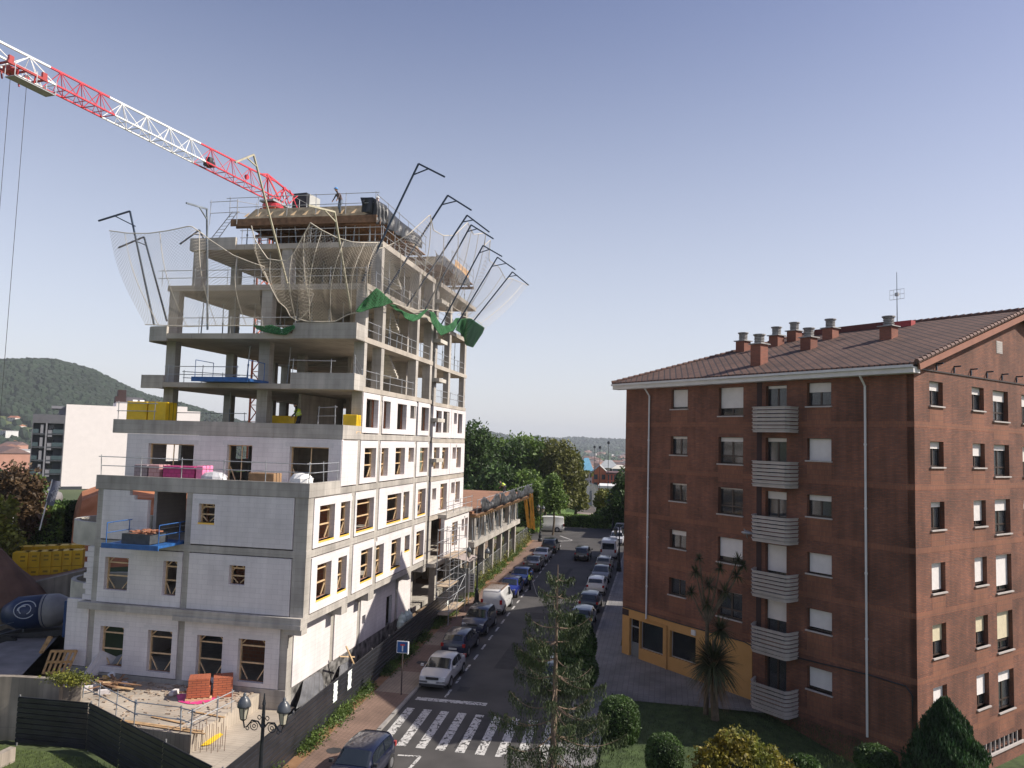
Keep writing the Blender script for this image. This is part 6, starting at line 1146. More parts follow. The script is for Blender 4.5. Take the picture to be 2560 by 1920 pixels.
def pack(label,F,a0,a1,b0,b1,z0,z1,mt,name='brick_pallet',cat='brick pack',grp=None,pal=True):
    T=thing(name,label,cat,F((a0+a1)/2,(b0+b1)/2,z0),grp)
    if pal: MB().box(F,a0,a1,b0,b1,z0+.09,z0+.12).box(F,a0,a0+.1,b0,b1,z0,z0+.088).box(F,a1-.1,a1,b0,b1,z0,z0+.088).build('pallet',WOODL,T)
    k=MB(); k.box(F,a0+.02,a1-.02,b0+.02,b1-.02,z0+.12,z1); ob=k.build('wrapped_bricks',mt,T); md=ob.modifiers.new('b','BEVEL'); md.width=.04; md.segments=2
    k=MB()
    for f in (.33,.66): a=a0+(a1-a0)*f; k.box(F,a-.015,a+.015,b0+.012,b1-.012,z0+.12,z1+.006)
    k.build('strap',BLACKP,T)
def lt_(x,y,s): return st(lf(300+x/3.95,780+y/3.95,s))[1]
PK1=brickmat('pink_wrap_pack',(.55,.06,.22),(.48,.05,.19),(.35,.04,.14),.35,.2,.02,bump=.6); PK2=brickmat('pale_pink_pack',(.55,.32,.33),(.5,.3,.3),(.4,.2,.2),.35,.2,.02); PK3=brickmat('grey_wrap_pack',(.30,.25,.26),(.27,.22,.24),(.2,.16,.17),.35,.2,.02)
for i,(x0,x1,yt,mt_,lab) in enumerate(((125,268,1505,PK3,'grey wrapped brick pallet at the left end of the third floor ledge'),(268,390,1508,PK2,'pale pink brick pallet right of the grey wrapped one'),(412,600,1520,PK1,'wide magenta wrapped brick pallet on the third floor ledge'),(600,735,1525,PK1,'second magenta brick pallet in the middle of the ledge'),(738,820,1520,mat('pink_bright',(.8,.22,.4),.5,.15,4),'bright pink narrow pack at the right of the magenta ones'))):
    s=1.0; z1=lf(300+(x0+x1)/2/3.95,780+yt/3.95,.6)[2]; pack(lab,FS,.6,1.6,lt_(x1,1600,.6)+.02,lt_(x0,1600,.6)-.02,11.21,z1,mt_,grp='brick pallets on the third floor ledge')
def bag(label,o,rx,ry,rz_,mt): tag(MB().lathe(lambda a,b,c,o=o:np.array(o)+uL*a*rx*(1+.15*math.sin(b*7+c*5))+uR*b*ry+UP*(c*rz_),[(.7,0),(1,.3),(.95,.7),(.6,.95),(.1,1.02)],10).build('builders_bag',mt,org=o,smooth=False),label,'bag')
bag('silver grey sheeted bundle on the third floor ledge',FS(.9,lt_(925,1600,.9),11.2),.75,.5,.75,mat('silver_sheet',(.5,.5,.52),.4,.2,4)); bag('white builders bag near the corner of the third floor ledge',FS(.9,lt_(1790,1600,.9),11.2),.65,.5,.85,mat('bag_white',(.75,.75,.73),.7,.1,5))
o_=lt_(1430,1600,.9); pack('brown cardboard covered pack on the third floor ledge',FS,.5,1.4,o_-.75,o_+.75,11.21,12.0,mat('cardboard',(.28,.17,.09),.9,.2,3))
YEL=mat('yellow_wrap',(.78,.50,.01),.45,.15,1.5,bump=.5,bscale=5)
def lt8(x,s): return st(lf(x/4.608,860+800/4.608,s))[1]
gy='yellow wrapped packs'
pack('yellow wrapped pack at the left end of the fourth floor ledge',FS,4.1,5.2,lt8(1700,4.2),lt8(1462,4.2),14.21,15.75,YEL,'yellow_pack','pack',gy); pack('yellow wrapped pack beside the left column on the fourth floor ledge',FS,4.1,5.2,lt8(1920,4.2),lt8(1708,4.2),14.21,15.75,YEL,'yellow_pack','pack',gy)
pack('shaded yellow pack inside the fourth floor behind the middle column',FS,7.8,8.8,lt_(1740,1060,8)-.0,lt_(1510,1060,8),14.21,15.2,YEL,'yellow_pack','pack',gy); tt=[st(lf(760+x/4.608,1050,5.6))[1] for x in (610,440)]; pack('yellow pack beside the corner column of the fourth floor',FS,5.6,6.3,tt[0],tt[1],14.21,15.3,YEL,'yellow_pack','pack',gy)
# street side: tarps, sacks, scaffold, canopy
GT=mat('grey_plastic_sheet',(.13,.13,.135),.35,.3,2,bump=.5,bscale=3)
z6q=lambda x,y,t: rf(660+x/5.53,1480+y/5.53,t)
tag(surf('plastic_sheet',hang([z6q(545,1225,.85),z6q(650,1160,.85),z6q(745,1100,.85),z6q(800,1130,.8)],[z6q(440,1620,.2),z6q(560,1560,.1),z6q(720,1450,.1),z6q(830,1370,.2)],20,8,rip=.12,rn=4),GT,None,sol=.01),'grey plastic sheet hanging on the basement wall near the corner','plastic sheet','grey sheets on the basement wall')
tag(surf('plastic_sheet',hang([z6q(1050,1010,.85),z6q(1150,960,.85),z6q(1210,1000,.8)],[z6q(1000,1290,.3),z6q(1100,1220,.3),z6q(1180,1150,.3)],14,8,rip=.1,rn=3),GT,None,sol=.01),'pale plastic sheet hanging farther along the basement wall','plastic sheet','grey sheets on the basement wall')
for i,(x,y) in enumerate(((1905,400),(1960,375),(2000,350),(1890,470))): o=z6q(x,y,-.4); o[2]-=.2; tag(MB().lathe(lambda a,b,c,o=o:o+np.array((a*.28,b*.3,c*.6)),[(.7,0),(1,.3),(.9,.8),(.3,1.1),(.15,1.3)],9).build('sack',mat('sack_pale_green',(.45,.52,.48),.7,.1,5),org=o),'pale green sack on the ground behind the black fence, %s'%('second from the left','third from the left','rightmost','lowest, leftmost')[i],'sack','pale sacks behind the fence')
T=thing('scaffold_tower','steel scaffold tower with timber platforms against the far street facade','scaffold',FS(22,-1.5,.5)); s0,s1,t0,t1=19.6,24.4,-2.0,-1.0; k=MB()
for s in (s0,(s0+s1)/2,s1):
    for t in (t0,t1): k.tube(FS(s,t,.3),FS(s,t,7.3),.03,5)
k.build('standards',STEEL,T); k=MB()
for z in (1.3,2.3,3.3,4.3,5.3,6.3,7.2):
    for t in (t0,t1): k.tube(FS(s0,t,z),FS(s1,t,z),.022,4)
    for s in (s0,(s0+s1)/2,s1): k.tube(FS(s,t0,z),FS(s,t1,z),.022,4)
k.tube(FS(s0,t0,1.3),FS(s1,t0,3.3),.02,4).tube(FS(s1,t0,3.3),FS(s0,t0,5.3),.02,4); k.build('ledgers',STEEL,T)
for z,a,b in ((1.0,s0,s1),(3.05,s0,22.4),(5.05,s0+1,s1)): MB().box(FS,a,b,t0+.04,t1-.04,z,z+.05).build('platform_boards',mat('scaffold_board',(.42,.33,.24),.85,.2,3),T)
T=thing('corrugated_canopy','small corrugated canopy roof over the site entrance','canopy',FS(28,-1,4)); k=MB(); P_=[]
for j in range(25): s=26.6+j*.13; P_.append([FS(s,-.1,4.2+.03*(j%2)),FS(s,-1.8,3.9+.03*(j%2))])
k.grid(P_).build('sheet',mat('canopy_sheet',(.34,.29,.27),.5,.2,4),T,fix=False)
for s in (26.8,29.6): MB().tube(FS(s,-1.7,.4),FS(s,-1.7,3.9),.03,5).build('post',STEEL,T)
T=thing('orange_trestle','pale trestle of crossed boards leaning behind the black fence','trestle',z6q(1190,900,0)); a_=z6q(1135,750,-.1); MB().bar(a_,z6q(1240,990,-.3),.07).bar(z6q(1045,890,0),z6q(1250,898,-.2),.06).build('boards',WOODL,T)
# ================================================================== ANNEX AT THE FAR END
T=AN=thing('unfinished_annex','low unfinished annex with dense props under its timber deck beyond the tower','building',FS(42,5,0))
MB().box(FS,31.0,53.2,-1.0,12,4.45,4.93).build('floor_slab',CONC,T); MB().box(FS,30.9,60.5,-1.1,12,7.3,7.42).build('formwork_deck',DWOOD,T); MB().box(FS,31.1,60.2,-.7,12,7.425,7.62).build('deck_concrete',mat('deck_earth',(.26,.13,.075),.95,.2,1),T)
for s in (32.5,36.5,40.5,44.5,48.5,52.3):
    for t in (-.6,5,10.5): MB().box(FS,s,s+.5,t,t+.5,-.2,4.44).build('column',CONC,T); MB().box(FS,s,s+.5,t,t+.5,4.94,7.29).build('column',CONC,T)
MB().box(FS,31.2,53,6.0,6.2,4.94,7.29).build('inner_wall',CONC,T); MB().box(FS,31.2,53,6.0,6.2,0,4.44).build('inner_wall',CONC,T)
k=MB()
for j in range(30): s=31.2+j*.98; k.box(FS,s,s+.1,-1.35,4,7.1,7.29)
k.build('formwork_beams',WOOD,T)
props(2.33,[(31.5+(i%24)*.92+random.uniform(-.2,.2),-.7+(i//24)*1.1+random.uniform(-.2,.2),4.94) for i in range(96)],'grey prop packed under the timber deck of the annex','props under the annex deck',.16)
props(3.9,[(33+(i%10)*2.1+random.uniform(-.4,.4),.5+(i//10)*1.5,.45) for i in range(20)],'tall prop in the open ground floor of the annex','props on the annex ground floor',.06)
rail('guardrail along the rear edge of the annex deck',[FS(31,11.5,7.6),FS(60,11.5,7.6)],1.4,3.0,mt=PROP)
rail('guardrail on the street edge of the annex deck holding tarpaulins',[FS(31,-1.15,7.4),FS(60,-1.15,7.4)],1.3,2.5)
for i,(a,b) in enumerate(((32,40),(40.5,49),(49.5,60))): tarp('black tarpaulin along the annex deck rail, %s'%('part nearest the tower','middle part','far part')[i],[FS(a+(b-a)*f,-1.2,8.5+.35*math.sin(f*9+i)) for f in np.linspace(0,1,7)],[FS(a+(b-a)*f,-1.3,7.55+.12*math.sin(f*13)) for f in np.linspace(0,1,7)],24,5,rip=.25,rn=6)
YP=mat('yellow_prop_paint',(.70,.33,.03),.5,.2,3)
for i,(px0,py0,px1,py1) in enumerate(((1316,1244,1323,1320),(1322,1236,1334,1322),(1330,1232,1336,1324),(1311,1245,1320,1318),(1326,1234,1328,1321))):
    a_=at(px0,py0,103-i*2); b_=at(px1,py1,103-i*2); tag(MB().bar(a_,b_,.22).build('yellow_prop',YP,org=b_),'tall yellow raking prop at the far corner of the annex, %s'%('second from the left','fourth from the left','rightmost','leftmost, slanting','third from the left')[i],'prop','yellow raking props')
person('worker in a yellow vest bending on the annex deck near the tarpaulins',FS(56,1.5,7.63),pose(1.1),YR+1.4,top=(.1,.1,.12),vest=(.6,.8,.05),legs=(.06,.06,.08))
# ================================================================== LEFT BACKGROUND
T=thing('mixer_truck','mixer truck with blue drum and white swirl emblem in the pit at the left edge','truck',at(85,1560,57)*np.array([1,1,0])-UP*2)
dc=at(95,1528,57); ax_=np.array((.985,.17,.08)); ax_/=np.linalg.norm(ax_); ay=np.array((-.17,.985,0)); az_=np.cross(ax_,ay); FD_=lambda x,y,z: dc+ax_*z+ay*x+az_*y
DBL=mat('drum_blue_shaded',(.008,.022,.07),.4,.1,3); DWH=mat('drum_white_shaded',(.20,.19,.19),.5,.1,3)  # drum blue and white both darkened, the shade is put into their colour
MB().lathe(FD_,[(.55,-1.9),(1.0,-1.1),(1.02,.6)],20).build('drum',DBL,T,smooth=True); MB().lathe(FD_,[(1.021,.6),(1.0,1.15),(.62,1.9),(.4,2.3)],20).build('drum_cone',DWH,T,smooth=True); MB().lathe(FD_,[(1.03,.42),(1.03,.55)],20).build('drum_band',DWH,T)
def onr(a,z,r=1.035): return FD_(-r*math.cos(a),r*math.sin(a),z)
k=MB()
for rr,a0,a1 in ((.62,.2,5.6),(.34,-1.2,4.)): k.path([onr(.35+rr*math.sin(t)*.85/1.0,-.35+rr*math.cos(t)) for t in np.linspace(a0,a1,22)],.028,5)
k.path([onr(.35+.2*math.sin(t),-.35-.1+.3*math.cos(t)) for t in np.linspace(1.2,3.4,8)],.04,5); k.build('drum_emblem',mat('emblem_white',(.45,.47,.5),.5,.05,4),T)
MB().box(lambda a,b,c:dc+ax_*a+ay*b+UP*c,1.9,3.4,-1.1,1.1,-1.5,.7).build('cab',mat('cab_blue',(.012,.05,.16),.4,.1,3),T); MB().box(lambda a,b,c:dc+ax_*a+ay*b+UP*c,-3.2,3.2,-.6,.6,-1.5,-1.15).build('chassis',BLACKP,T)
for x in (-2.2,-1.1,2.6):
    for y in (-1.1,1.1): q=dc+ax_*x+ay*y-UP*1.65; MB().tube(q-ay*.15,q+ay*.15,.5,14).build('wheel',RUBBER,T)
T=thing('mixer_truck','second blue and white mixer drum farther back behind the hedge','truck',at(103,1285,88)); d2=at(103,1257,88); F2_=lambda x,y,z: d2+np.array((1,.1,.25))*z+np.array((0,1,0))*x+UP*y
MB().lathe(F2_,[(.6,-1.8),(1.25,-.8),(1.3,.2)],18).build('drum',mat('drum_bright_blue',(.02,.16,.42),.4,.1,3),T,smooth=True); MB().lathe(F2_,[(1.31,.2),(1.2,.8),(.7,1.6)],18).build('drum_cone',DWH,T,smooth=True); MB().box(lambda a,b,c:d2+np.array((a,b,c)),-1.5,3.,-.8,.8,-2.2,-1.4).build('chassis',BLACKP,T)
# platform edge, pit, retaining wall and ledge
E0,E1=gz(-80,1630,1.0),gz(175,1560,1.0); m=MB(); m.poly([E0,E1,FS(.3,13.9,1.0),FS(-3.3,13.9,1.0),gz(205,1697,1.0),gz(-60,1691,1.0)]); struct('site_platform',m,mat('platform_floor',(.22,.20,.19),.9,.3,.8))
rail('guardrail along the pit edge at the left of the photo',[E0+UP*.0,(E0+E1)/2,E1],1.1,3.0,mt=PROP)
k=0
rwall('long concrete retaining wall behind the mixer truck',[at(-80,1493,61),at(60,1462,61.5),at(215,1425,62)],-2.6,.5)
G3=[at(-80,1493,61),at(60,1462,61.5),at(215,1425,62)]; m=MB(); zL=2.6
m.grid([[np.array((p[0],p[1],p[2]-.02)) for p in G3],[at(x,1300,76)*np.array([1,1,0])+UP*3 for x in (-80,60,260)],[at(x,1300,110)*np.array([1,1,0])+UP*3.2 for x in (-80,60,300)]]); struct('upper_site_ground',m,mat('upper_ground',(.2,.12,.08),.95,.4,.6))
# yellow block stacks
k_=0
YB=mat('yellow_block_wrap',(.70,.42,.01),.5,.15,1,bump=.4,bscale=4)
PTXT=mat('yellow_wrap_print',(.32,.19,.01),.6,.1,4)
for row,(D,py,pxs) in enumerate(((66.5,1408,(54,83,112,138,163,190)),(69.5,1392,(66,100,132,158,190)))):
    for c_,px in enumerate(pxs):
        for lv in range(2):
            o=at(px,py-c_*0,D); F=FLoc(np.array((o[0],o[1],2.75+lv*1.13)),.35); T=thing('yellow_pack','yellow wrapped block pack outdoors, %s row, %s level'%('front' if row==0 else 'rear','upper' if lv else 'lower'),'pack',F(0,0,0),'yellow packs stacked at the left'); bx=MB().box(F,-.5,.48,-.5,.5,0,1.1).build('wrapped_blocks',YB,T)
            kk=MB(); kk.box(F,.0,.3,-.504,-.501,.72,.86).box(F,.0,.3,-.504,-.501,.45,.56).build('print',PTXT,T)
# banner flag on a pole
b0=at(99,1325,72); t0=at(131,1199,72); T=thing('banner_flag','tall grey banner flag on a leaning white pole','banner',b0); MB().tube(b0,t0,.05,6).build('pole',CWHITE,T)
k=MB(); k.grid([[at(131+(113-131)*v+(21*u),1200.5+(1262-1200.5)*v+3*u,71.95+.06*math.sin(v*7+u*3)) for u in np.linspace(0,1,5)] for v in np.linspace(0,1,12)]); k.build('flag',mat('banner_grey',(.16,.17,.22),.7,.1,2),T,fix=False)
for ch,px,py in zip('AUNDRA',(129,132.5,136,139,142.3,145.5),(1251,1244,1236.5,1229.5,1223,1217)):
    f=bpy.data.curves.new('t','FONT'); f.body=ch; f.size=.42; f.extrude=.004; f.align_x='CENTER'; f.align_y='CENTER'
    o=bpy.data.objects.new('t',f); me_=bpy.data.meshes.new_from_object(o); bpy.data.objects.remove(o); me_.materials.append(MT['emblem_white']); o=bpy.data.objects.new('banner_letter',me_); COL.objects.link(o); q=at(px,py,71.75); o.parent=T; o.location=[float(v) for v in q-np.array(T['org'])]; o.rotation_euler=(math.pi/2,-.3,.53)
MB().poly([at(126.5,1231,71.75),at(134,1227.5,71.75),at(130.5,1236,71.75)]).build('banner_triangle',MT['emblem_white'],T,fix=False)
# earth bank and red mound
EB=mat('orange_earth',(.50,.17,.06),.95,.3,.8,bump=.7,bscale=3,col2=(.42,.17,.08))
m=MB(); cols=[(181,1300),(190,1255),(205,1228),(250,1212),(330,1215),(450,1222),(560,1232),(700,1240)]; m.grid([[at(px,1300,70)*np.array([1,1,0])+UP*2 for px,_ in cols],[at(px,py+30+8*math.sin(px),78)for px,py in cols],[at(px,py,85) for px,py in cols],[at(px,py,92)-UP*.5 for px,py in cols]]); struct('earth_bank',m,EB)
m=MB(); o=at(-45,1462,62.8); m.grid([[o+np.array((r*4.2*math.cos(a),r*3.*math.sin(a),(3.9*(1-r)**.8-.9)*(1+.12*math.sin(a*3+r*5)))) for r in np.linspace(0,1,8)] for a in np.linspace(0,6.283,20)]); tag(m.build('earth_mound',mat('dark_red_earth',(.13,.07,.05),.95,.3,1,bump=.6,bscale=4),org=o),'dark red earth mound at the left edge beside the yellow packs','mound')
b=rd(30,1300,80,3); tree('red_leaved_tree','reddish brown tree at the left edge of the photo',b,hgt(b,1182,30),6,GBR,6000,.22,.2,9,crown0=.15,seed=50); b=rd(75,1300,82,3); tree('round_tree','round green tree right of the reddish one',b,hgt(b,1205,75),3.8,GMD,4000,.2,.18,7,crown0=.25,seed=51)
b=rd(3,1400,68,2.7); tree('low_tree','yellow green shrub at the left edge below the reddish tree',b,hgt(b,1250,3),3.4,MT['leaf_lime'],2500,.2,.1,6,cat='shrub',crown0=.0,seed=52)
def viewF(px,D):
    o=at(px,1100,D)*np.array([1,1,0]); r=ray(px,1100); fx=np.array((r[1],-r[0],0)); fy=np.array((r[0],r[1],0)); fx/=np.linalg.norm(fx); fy/=np.linalg.norm(fy); return (lambda a,b,c:o+fx*a+fy*b+UP*c)
F=viewF(165,84); hedge('wide dark hedge behind the banner flag',F,-2.6,2.8,0,2.5,2.8,at(165,1262,84)[2],GDK,8000,.2)
F=viewF(118,80); hedge('lower hedge block behind the yellow packs',F,-1.2,1.6,0,2,2.8,at(118,1275,80)[2],GMD,4000,.18)
F=viewF(68,86); k=MB()
for j in range(9): k.box(F,-1.4,2.6,0,.05,3.0+j*.28,3.22+j*.28)
tag(k.build('slatted_fence',mat('pale_slats',(.38,.38,.35),.7,.1,3),org=F(0,0,3)),'pale horizontal slatted fence behind the site','fence')
F=viewF(24,78); k=thing('site_notice','white framed notice with coloured print on the far fence','sign',F(0,0,4)); zz=at(24,1292,78)[2]; MB().box(F,-.7,.7,0,.04,zz-.6,zz+.8).build('board',CWHITE,k); MB().box(F,-.5,.5,-.01,-.002,zz-.4,zz+.6).build('print',mat('notice_print',(.5,.4,.35),.7,.5,4,col2=(.3,.1,.1)),k)
# parked cars in the left background
def white_block():
    D=192; F=viewF(165,D); X=lambda px: float((at(px,1100,D)-F(0,0,0))@(F(1,0,0)-F(0,0,0)))*1.0
    Z=lambda px,py: at(px,py,D)[2]
    T=thing('white_block_house','white gable ended apartment block with a dark balcony front at the left','building',F(0,0,0)); WR=mat('white_render',(.78,.72,.70),.8,.03,1)
    MB().box(F,X(160),X(285),0,14,1,Z(200,1012)).box(F,X(285),X(430),.02,14,1,Z(350,1007)).box(F,X(430),X(466),.04,14,1,Z(450,1016)).box(F,X(466),X(500),.06,14,1,Z(480,1028)).build('gable_wall',WR,T)
    GW=mat('dark_grey_cladding',(.10,.10,.115),.7,.1,1); MB().box(F,X(80),X(160)-.02,1.2,14,1,Z(120,1058)).build('wall',mat('recess_dark',(.04,.045,.055),.7,.1,1),T); MB().box(F,X(78),X(160)-.01,0,14,Z(120,1058),Z(120,1036)).build('parapet',GW,T); MB().box(F,X(78),X(80),0,1.2,1,Z(120,1058)).box(F,X(157),X(160)-.01,0,1.2,1,Z(120,1058)).build('end_fin',GW,T)
    g2=mat('balcony_glass',(.05,.075,.085),.2,.1,1); g3=mat('grey_panel',(.19,.19,.21),.7,.1,1)
    for i,y in enumerate((1058,1091,1124,1158)):
        z1=Z(120,y+15); z0=Z(120,y+25)
        MB().box(F,X(80),X(95),0,.05,z0,z1).box(F,X(130),X(157),0,.05,z0,z1).build('balcony_glass',g2,T); MB().box(F,X(80),X(157),.06,1.2,z0-.35,z0-.02).build('balcony_slab',MT['recess_dark'],T)
        MB().box(F,X(99),X(107),.3,1.19,Z(120,y+31),Z(120,y+3)).box(F,X(118),X(129),.1,1.19,Z(120,y+34),Z(120,y+17)).box(F,X(112),X(116),0,1.19,Z(120,y+34),Z(120,y)).build('cladding_panel',g3,T)
        MB().box(F,X(120),X(134),1.1,1.18,Z(120,y+14),Z(120,y+3)).build('window',GLASS,T)
    MB().box(F,X(122),X(162),2,12,Z(140,1021)-.0,Z(140,1014)).build('roof_canopy',g3,T); MB().box(F,X(142),X(162),2.2,12,Z(140,1036),Z(140,1021)-.01).build('penthouse',g3,T); MB().box(F,X(90),X(160),-.5,1.,.5,2.0).box(F,X(160),X(213),-.6,-.01,.5,Z(190,1216)).build('dark_base',MT['recess_dark'],T)
    MB().box(F,X(284),X(312),4,9,Z(300,1006),Z(300,989)).box(F,X(290),X(311),4.2,8,Z(300,989)+.01,Z(300,972)).build('plant_room',MT['slot_dark'],T); MB().box(F,X(312),X(356),5,9,Z(330,1006),Z(330,991)).build('dormer',GW,T)
    for a,b in ((330,342),(348,360)): MB().box(F,X(a),X(b),4.9,4.98,Z(330,1005),Z(330,997)).build('dormer_window',CWHITE,T)
    MB().box(F,X(380),X(396),5,8,Z(390,1010),Z(390,1001)).build('roof_box',MT['slot_dark'],T)
white_block()
# ================================================================== TOWN AND HILL WOODS
def house_proto(i,w_,d_,h,rh,wc,rc):
    T=thing('distant_house','','house',(0,0,0)); I=FW; wm=mat('town_wall_%d'%i,wc,.9,.08,.5); MB().box(I,-w_/2,w_/2,-d_/2,d_/2,-3,h).build('wall',wm,T)
    k=MB(); e=.4
    if rh>0: A_=[(-w_/2-e,-d_/2-e,h),(w_/2+e,-d_/2-e,h),(w_/2+e,d_/2+e,h),(-w_/2-e,d_/2+e,h)]; r0=(-w_/2*(.5 if i%2 else 1),0,h+rh); r1=(w_/2*(.5 if i%2 else 1),0,h+rh); k.poly([A_[0],A_[1],r1,r0]).poly([A_[2],A_[3],r0,r1]).poly([A_[0],r0,A_[3]]).poly([A_[1],A_[2],r1]).poly(A_[::-1])
    else: k.box(I,-w_/2-.2,w_/2+.2,-d_/2-.2,d_/2+.2,h+.01,h+.5)
    k.build('roof',mat('town_roof_%d'%i,rc,.8,.15,.5),T)
    for s_ in (-1,1):
        for fl in range(int(h//3)):
            k=MB()
            for j in range(max(2,int(w_//4))): x=-w_/2+1.5+j*(w_-3)/max(1,max(2,int(w_//4))-1); k.box(I,x-.6,x+.6,s_*(d_/2+.02)-.03,s_*(d_/2+.02)+.03,.9+fl*3,2.3+fl*3)
            k.build('window_row',MT['recess_dark'],T)
    return T
TY=[(12,9,6,2.5,(.6,.55,.5),(.30,.12,.07)),(16,11,9,3,(.55,.3,.2),(.2,.12,.1)),(22,12,15,3,(.42,.22,.16),(.16,.10,.09)),(11,9,5,2.2,(.7,.66,.6),(.33,.14,.08)),(30,14,12,0,(.6,.6,.58),(.35,.35,.36)),(18,12,18,0,(.5,.46,.42),(.3,.3,.3)),(26,13,15,3,(.55,.42,.33),(.22,.11,.08)),(14,10,6,2.5,(.5,.46,.4),(.10,.10,.11))]
LBN=['white walled house with a brown red roof','small brick coloured house','long brick apartment house','little pale cottage with a red roof','low white flat roofed hall','grey flat roofed block','tan apartment block with a dark roof','pale house with a slate roof']
PRt=[house_proto(i,*a) for i,a in enumerate(TY)]; used=[False]*8; rg=random.Random(9)
def put(i,p,rot):
    lab='distant '+LBN[i]+' in the town'; grp='distant houses: '+LBN[i]
    if not used[i]: q=PRt[i]; used[i]=True; q.location=[float(v) for v in p]; q.rotation_euler=(0,0,rot)
    else: q=dup(PRt[i],p,rot)
    q['label']=lab; q['group']=grp
for _ in range(150):
    az_d=math.radians(rg.uniform(1.5,10.5)); d=420+2400*rg.random()**1.3; x,y=d*math.sin(az_d),d*math.cos(az_d); put(rg.choice((0,1,2,3,3,4,5,6,6,7,2)),(x,y,gh(x,y)),rg.uniform(0,3.1))
for _ in range(60):
    az_d=math.radians(rg.uniform(-38,-14)); d=300+700*rg.random(); x,y=d*math.sin(az_d),d*math.cos(az_d); put(rg.choice((0,3,3,0,7,1,6)),(x,y,gh(x,y)),rg.uniform(0,3.1))
for (px,py,d,i) in ((16,1160,800,6),(52,1158,820,4),(34,1150,900,2),(60,1215,430,7),(16,1212,430,2),(35,1056,0,0),(70,1060,0,3),(8,1090,0,3),(14,1102,0,4),(50,1075,0,3),(28,1118,0,0)):
    if not d: d=next((q for q in range(500,1700,10) if at(px,py,q)[2]<=gh(*at(px,py,q)[:2])),1400)
    p=at(px,py,d); put(i,(p[0],p[1],p[2]),rg.uniform(-.3,.3)-.5)
def far_block(name,label,pl_,pr,pt_,pb,D,dep,wm,rm,ridge=0.,hip=False,wins=(0,0)):
    F=viewF((pl_+pr)/2,D); hw_=abs(pr-pl_)/2/FPX*D*1.02; z1=at((pl_+pr)/2,pt_,D)[2]; z0=at((pl_+pr)/2,pb,D)[2]; T=thing(name,label,'house',F(0,0,z0)); MB().box(F,-hw_,hw_,0,dep,z0-6,z1).build('wall',wm,T)
    if ridge and not hip: k=MB(); k.poly([F(-hw_,-.01,z1),F(hw_,-.01,z1),F(0,-.01,z1+ridge)]).build('gable',wm,T,fix=False); k=MB(); k.poly([F(-hw_-.4,-.5,z1-.1),F(0,-.5,z1+ridge+.1),F(0,dep,z1+ridge+.1),F(-hw_-.4,dep,z1-.1)]).poly([F(hw_+.4,-.5,z1-.1),F(hw_+.4,dep,z1-.1),F(0,dep,z1+ridge+.1),F(0,-.5,z1+ridge+.1)]).build('roof',rm,T,fix=False)
    elif ridge: k=MB(); a=[F(-hw_-.5,-.5,z1),F(hw_+.5,-.5,z1),F(hw_+.5,dep,z1),F(-hw_-.5,dep,z1)]; r0,r1=F(-hw_*.35,dep*.5,z1+ridge),F(hw_*.35,dep*.5,z1+ridge); k.poly([a[0],a[1],r1,r0]).poly([a[2],a[3],r0,r1]).poly([a[0],r0,a[3]]).poly([a[1],a[2],r1]).build('roof',rm,T,fix=False)
    else: MB().box(F,-hw_-.3,hw_+.3,-.3,dep,z1+.005,z1+.5).build('roof',rm,T)
    nx,nz=wins
    for j in range(nz):
        for i in range(nx): x=-hw_+2*hw_*(i+.5)/nx; z=z0+(z1-z0)*(j+.5)/nz; MB().box(F,x-hw_/nx*.45,x+hw_/nx*.45,-.04,.02,z-.8,z+.7).build('window',MT['recess_dark'],T)
M_=mat; far_block('blue_roofed_house','white house with a pale blue hipped roof beyond the sports fence',1453,1482,1178,1235,250,12,M_('tw_white',(.62,.63,.66),.8,.05,1),M_('tw_blue',(.12,.30,.42),.7,.1,1),4.2,True,(4,3))
far_block('orange_brick_house','orange brick gabled house right of the blue roofed one',1483,1519,1182,1222,235,14,M_('tw_orange',(.52,.16,.08),.9,.08,1),M_('tw_grey',(.33,.33,.32),.8,.1,1),2.2,False,(2,2))
far_block('red_brick_block','long red brick block beside the brick corner',1520,1566,1186,1218,225,12,M_('tw_red',(.42,.09,.06),.9,.08,1),M_('tw_dark',(.12,.06,.06),.8,.1,1),0,False,(6,2)); far_block('grey_modern_block','dark grey modern block with a pale sloping roof behind the red block',1534,1566,1172,1190,270,12,M_('tw_slate',(.10,.12,.14),.6,.1,1),M_('tw_pale',(.5,.48,.42),.8,.1,1),1.2,True)
far_block('low_white_hall','low white flat roofed hall beyond the lime bush',1503,1560,1221,1240,165,10,M_('tw_white2',(.6,.6,.58),.8,.05,1),M_('tw_white3',(.66,.66,.65),.8,.05,1),0,False,(5,1)); far_block('grey_roofed_house','house with a broad grey roof behind the orange gable',1500,1545,1170,1182,300,14,M_('tw_cream',(.5,.45,.38),.8,.05,1),M_('tw_grey2',(.3,.32,.33),.8,.1,1),3,True,(4,1))
# tall sports fence
Pf=[rd(1466,1200,190,0)[:2],rd(1495,1200,146,0)[:2]]; T=thing('sports_fence','tall grey net fence on posts beside the sports court','fence',(Pf[0][0],Pf[0][1],0))
for k_ in range(13): f=k_/12; x,y=Pf[0]*(1-f)+Pf[1]*f; z=.5; D=math.hypot(x,y); h_=at(1280,1196+10*f,D)[2]-z; MB().tube((x,y,z),(x,y,z+h_),.09,5).build('post',PROP,T)
rows=[[np.array((*(Pf[0]*(1-f)+Pf[1]*f),.5+(at(1280,1198+10*f,np.linalg.norm(Pf[0]*(1-f)+Pf[1]*f))[2]-.5)*v)) for f in np.linspace(0,1,5)] for v in (0,.5,1)]; m=surf('netting',rows,netmat('court_netting',(.34,.34,.33),3.,.3,.25),None); m.location=[float(v) for v in np.array(m['org'])-np.array(T['org'])]; m.parent=T
